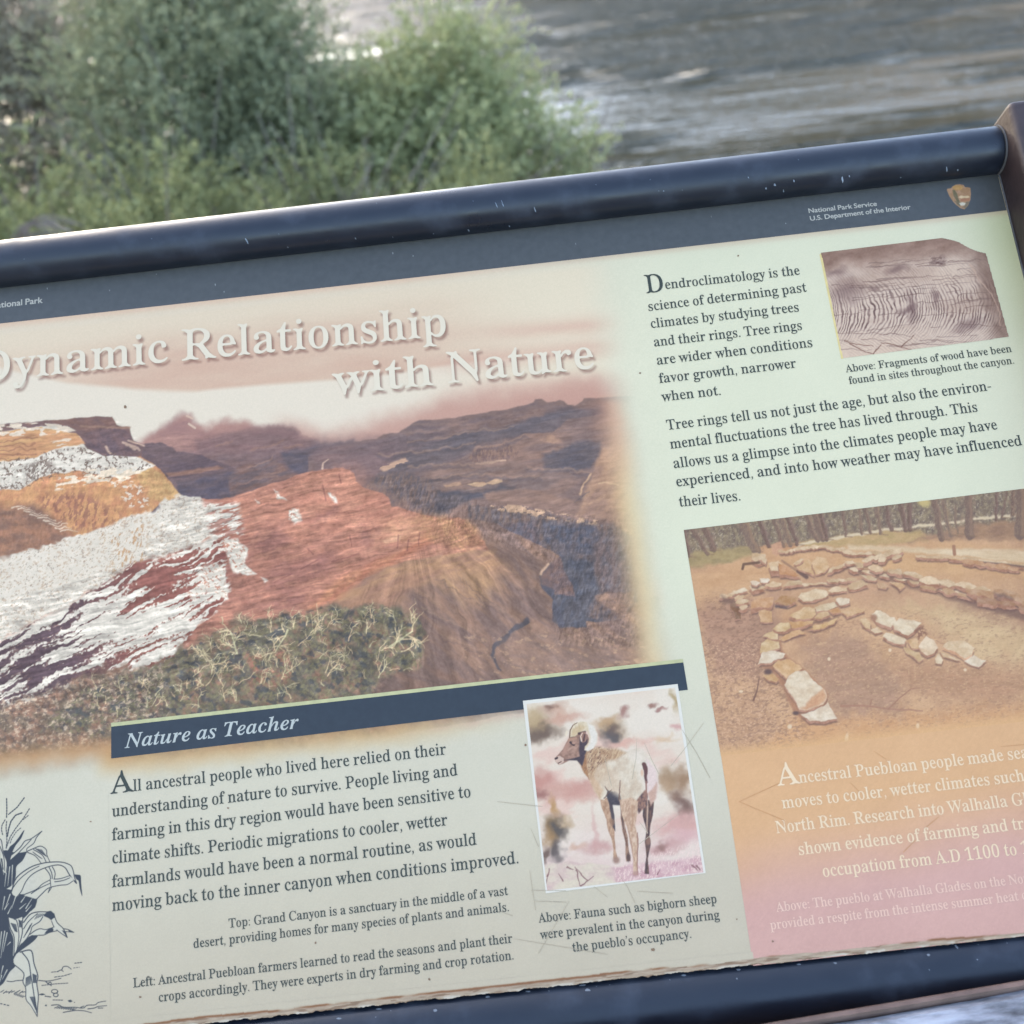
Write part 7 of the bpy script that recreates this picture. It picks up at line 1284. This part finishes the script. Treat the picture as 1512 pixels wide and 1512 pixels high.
def chip_list(P, vc, nc, r=R_T):
    out = []
    for x, y, lu, la in P:
        h = rail_hit(x, y, vc, nc, r)
        if h: out.append((h[0], h[1], lu, la))
    return out
rn = random.Random(12)
TP = [(364, 355, .0007, .0030), (1244, 265, .0007, .0034), (1254, 260, .0006, .0008), (1398, 250, .0006, .0030), (1414, 251, .0006, .0012), (1144, 273, .0012, .0012), (1131, 278, .0008, .001), (1157, 282, .0005, .0018), (1172, 267, .0007, .0012), (733, 303, .0004, .003), (742, 300, .0004, .003), (752, 334, .0005, .0012), (692, 340, .0006, .0016), (790, 310, .0004, .0028), (580, 350, .0004, .001), (525, 352, .0005, .0012), (980, 282, .0005, .0006), (425, 365, .0004, .0008), (226, 305, .0004, .0006), (1105, 262, .0004, .001), (640, 345, .0004, .0006), (1330, 262, .0004, .0008)]
TP += [(rn.uniform(20, 1450), 0, .0003, .0004) for k in range(10)]
TP = [(x, y if y else 395-.108*x-rn.uniform(3, 38), a, b) for x, y, a, b in TP]
chips('paint_chip', top_rail, .2732, .0042, R_T, chip_list(TP, .2732, .0042), CHIP)
BP = [(1233, 1422, .0016, .0010), (1371, 1410, .0016, .0012), (1372, 1432, .0005, .0005), (1443, 1417, .0007, .0006), (1412, 1398, .0012, .0025), (1405, 1394, .0020, .0012), (1088, 1445, .0008, .0008), (868, 1462, .0030, .0014), (642, 1492, .0020, .0012), (500, 1504, .0025, .001), (1010, 1440, .0025, .001), (1090, 1432, .0024, .0009), (1180, 1424, .002, .0008), (860, 1455, .003, .001), (780, 1464, .003, .001), (720, 1472, .003, .0012), (560, 1490, .003, .001)]
BP += [(rn.uniform(460, 1500), 0, .0006, .0004) for k in range(12)]
BP = [(x, y if y else 1546-.109*x+abs(rn.gauss(0, 10)), a*.8, b*.8) for x, y, a, b in BP]
chips('paint_chip', bottom_rail, BR_V, BR_N, BR_R, chip_list(BP, BR_V, BR_N, BR_R), coated('grey_paint_chip', (.16, .17, .18), .6))
POST_N = .040; POST_V = .2985
def b_post(side):
    def f(bm):
        a, b = (U_R, U_R+.11) if side > 0 else (U_L-.13, U_L-.02)
        add_box(bm, (a, -.44, -.034), (b, POST_V, POST_N))
    return f
for s_ in (1, -1): frame_mesh('side_post', b_post(s_), BROWN, sign, .006, 3)
WORN = coated('worn_joint_edge', (.075, .068, .062), .6)
def b_joint(bm):   # worn pale line where the board meets the post
    add_box(bm, (U_R-.0012, V_B, -.004), (U_R-.0002, V_T+.004, .0013))
frame_mesh('joint_strip', b_joint, WORN, board)
def collar(bm):
    seg = 64; vs = []
    for u, r in ((U_R-.0016, R_T+.0006), (U_R-.0003, R_T+.0009)):
        vs.append([bm.verts.new((u, .2732+r*math.cos(2*math.pi*k/seg), .0042+r*math.sin(2*math.pi*k/seg))) for k in range(seg)])
    for k in range(seg): bm.faces.new((vs[0][k], vs[0][(k+1) % seg], vs[1][(k+1) % seg], vs[1][k]))
    bm.faces.new(vs[1]); bm.faces.new(vs[0][::-1])
frame_mesh('rail_end', collar, WORN, top_rail)
def leg(x):
    bm = bmesh.new(); p = W(x, .02, -.034); g = bmesh.ops.create_cube(bm, size=1)['verts']
    for v in g: v.co = Vector((x+v.co.x*.08, p.y+.055+v.co.y*.08, -.2+(v.co.z+.5)*(p.z+.2)))
    bmesh.ops.bevel(bm, geom=bm.edges[:], offset=.006, segments=2, affect='EDGES'); me = bpy.data.meshes.new('leg'); bm.to_mesh(me); bm.free(); return link('leg', me, BROWN, sign)
leg(U_R+.055); leg(U_L-.075)

# ---------------------------------------------------------------- weathered timber rail below the sign
def timber():
    zt = .742
    def hit(x, y):
        d = ray(x, y); return EYE+d*((zt-EYE.z)/d.z)
    a, b = hit(1180, 1524), hit(1512, 1468); d = (b-a).normalized(); q = Vector((d.y, -d.x, 0))
    a = a-d*1.1; b = b+d*.9
    t = thing('timber_rail', a.lerp(b, .5), 'weathered grey timber rail with brown edge, below the right end of the sign', 'rail')
    inv = Vector(t.location)
    bm = bmesh.new(); nseg = 90; prof = [(-.004, -.10), (-.004, -.004), (.002, .0), (.15, -.002), (.156, -.008), (.156, -.10)]
    rows = []
    for i in range(nseg+1):
        p = a.lerp(b, i/nseg); rows.append([bm.verts.new(p+q*(s+.0025*noise.noise(Vector((i*.35, s*40, 1))))+Vector((0, 0, h+.0022*noise.noise(Vector((i*.5, s*60, 2)))))-inv) for s, h in prof])
    for r0, r1 in zip(rows, rows[1:]):
        for k in range(len(prof)-1): bm.faces.new((r0[k], r0[k+1], r1[k+1], r1[k]))
    bm.faces.new(rows[0][::-1]); bm.faces.new(rows[-1]); bmesh.ops.recalc_face_normals(bm, faces=bm.faces[:])
    me = bpy.data.meshes.new('beam'); bm.to_mesh(me); bm.free()
    m, tr, pb = nodes('weathered_timber'); ang = math.atan2(d.y, d.x)
    tc = tr.nodes.new('ShaderNodeTexCoord'); mp = tr.nodes.new('ShaderNodeMapping'); mp.inputs['Rotation'].default_value = (0, 0, -ang); mp.inputs['Scale'].default_value = (14, 60, 60)
    n = N(tr, 'ShaderNodeTexNoise', Scale=1.0, Detail=6, Roughness=.65); tr.links.new(tc.outputs['Object'], mp.inputs[0]); tr.links.new(mp.outputs[0], n.inputs['Vector'])
    c = ramp(tr, n.outputs[0], [(.34, (.05, .048, .05)), (.45, (.17, .17, .18)), (.58, (.33, .33, .35)), (.8, (.46, .47, .48))])
    tr.links.new(c.outputs[0], pb.inputs['Base Color']); pb.inputs['Roughness'].default_value = .7; bump(tr, pb, n.outputs[0], .8, .003)
    link('beam', me, m, t)
    bm = bmesh.new(); rows = []; prof = [(-.0098, -.09), (-.0098, .0005), (-.0078, .0024), (-.0048, .0024), (-.0048, -.09)]
    for i in range(nseg+1):
        p = a.lerp(b, i/nseg); rows.append([bm.verts.new(p+q*s+Vector((0, 0, h))-inv) for s, h in prof])
    for r0, r1 in zip(rows, rows[1:]):
        for k in range(len(prof)-1): bm.faces.new((r0[k], r0[k+1], r1[k+1], r1[k]))
    bm.faces.new(rows[0][::-1]); bm.faces.new(rows[-1]); bmesh.ops.recalc_face_normals(bm, faces=bm.faces[:])
    me = bpy.data.meshes.new('edge_strip'); bm.to_mesh(me); bm.free()
    link('edge_strip', me, twig_mat('brown_edge_timber', (.16, .10, .075)), t)
    for k in (-.8, .75):
        bm = bmesh.new(); g = bmesh.ops.create_cube(bm, size=1)['verts']; p = inv+d*k+q*.075
        for v in g: v.co = Vector((p.x+v.co.x*.1, p.y+v.co.y*.1, -.2+(v.co.z+.5)*(zt-.102+.2)))-inv
        bmesh.ops.bevel(bm, geom=bm.edges[:], offset=.006, segments=2, affect='EDGES')
        me = bpy.data.meshes.new('post'); bm.to_mesh(me); bm.free(); link('post', me, m, t)
timber()
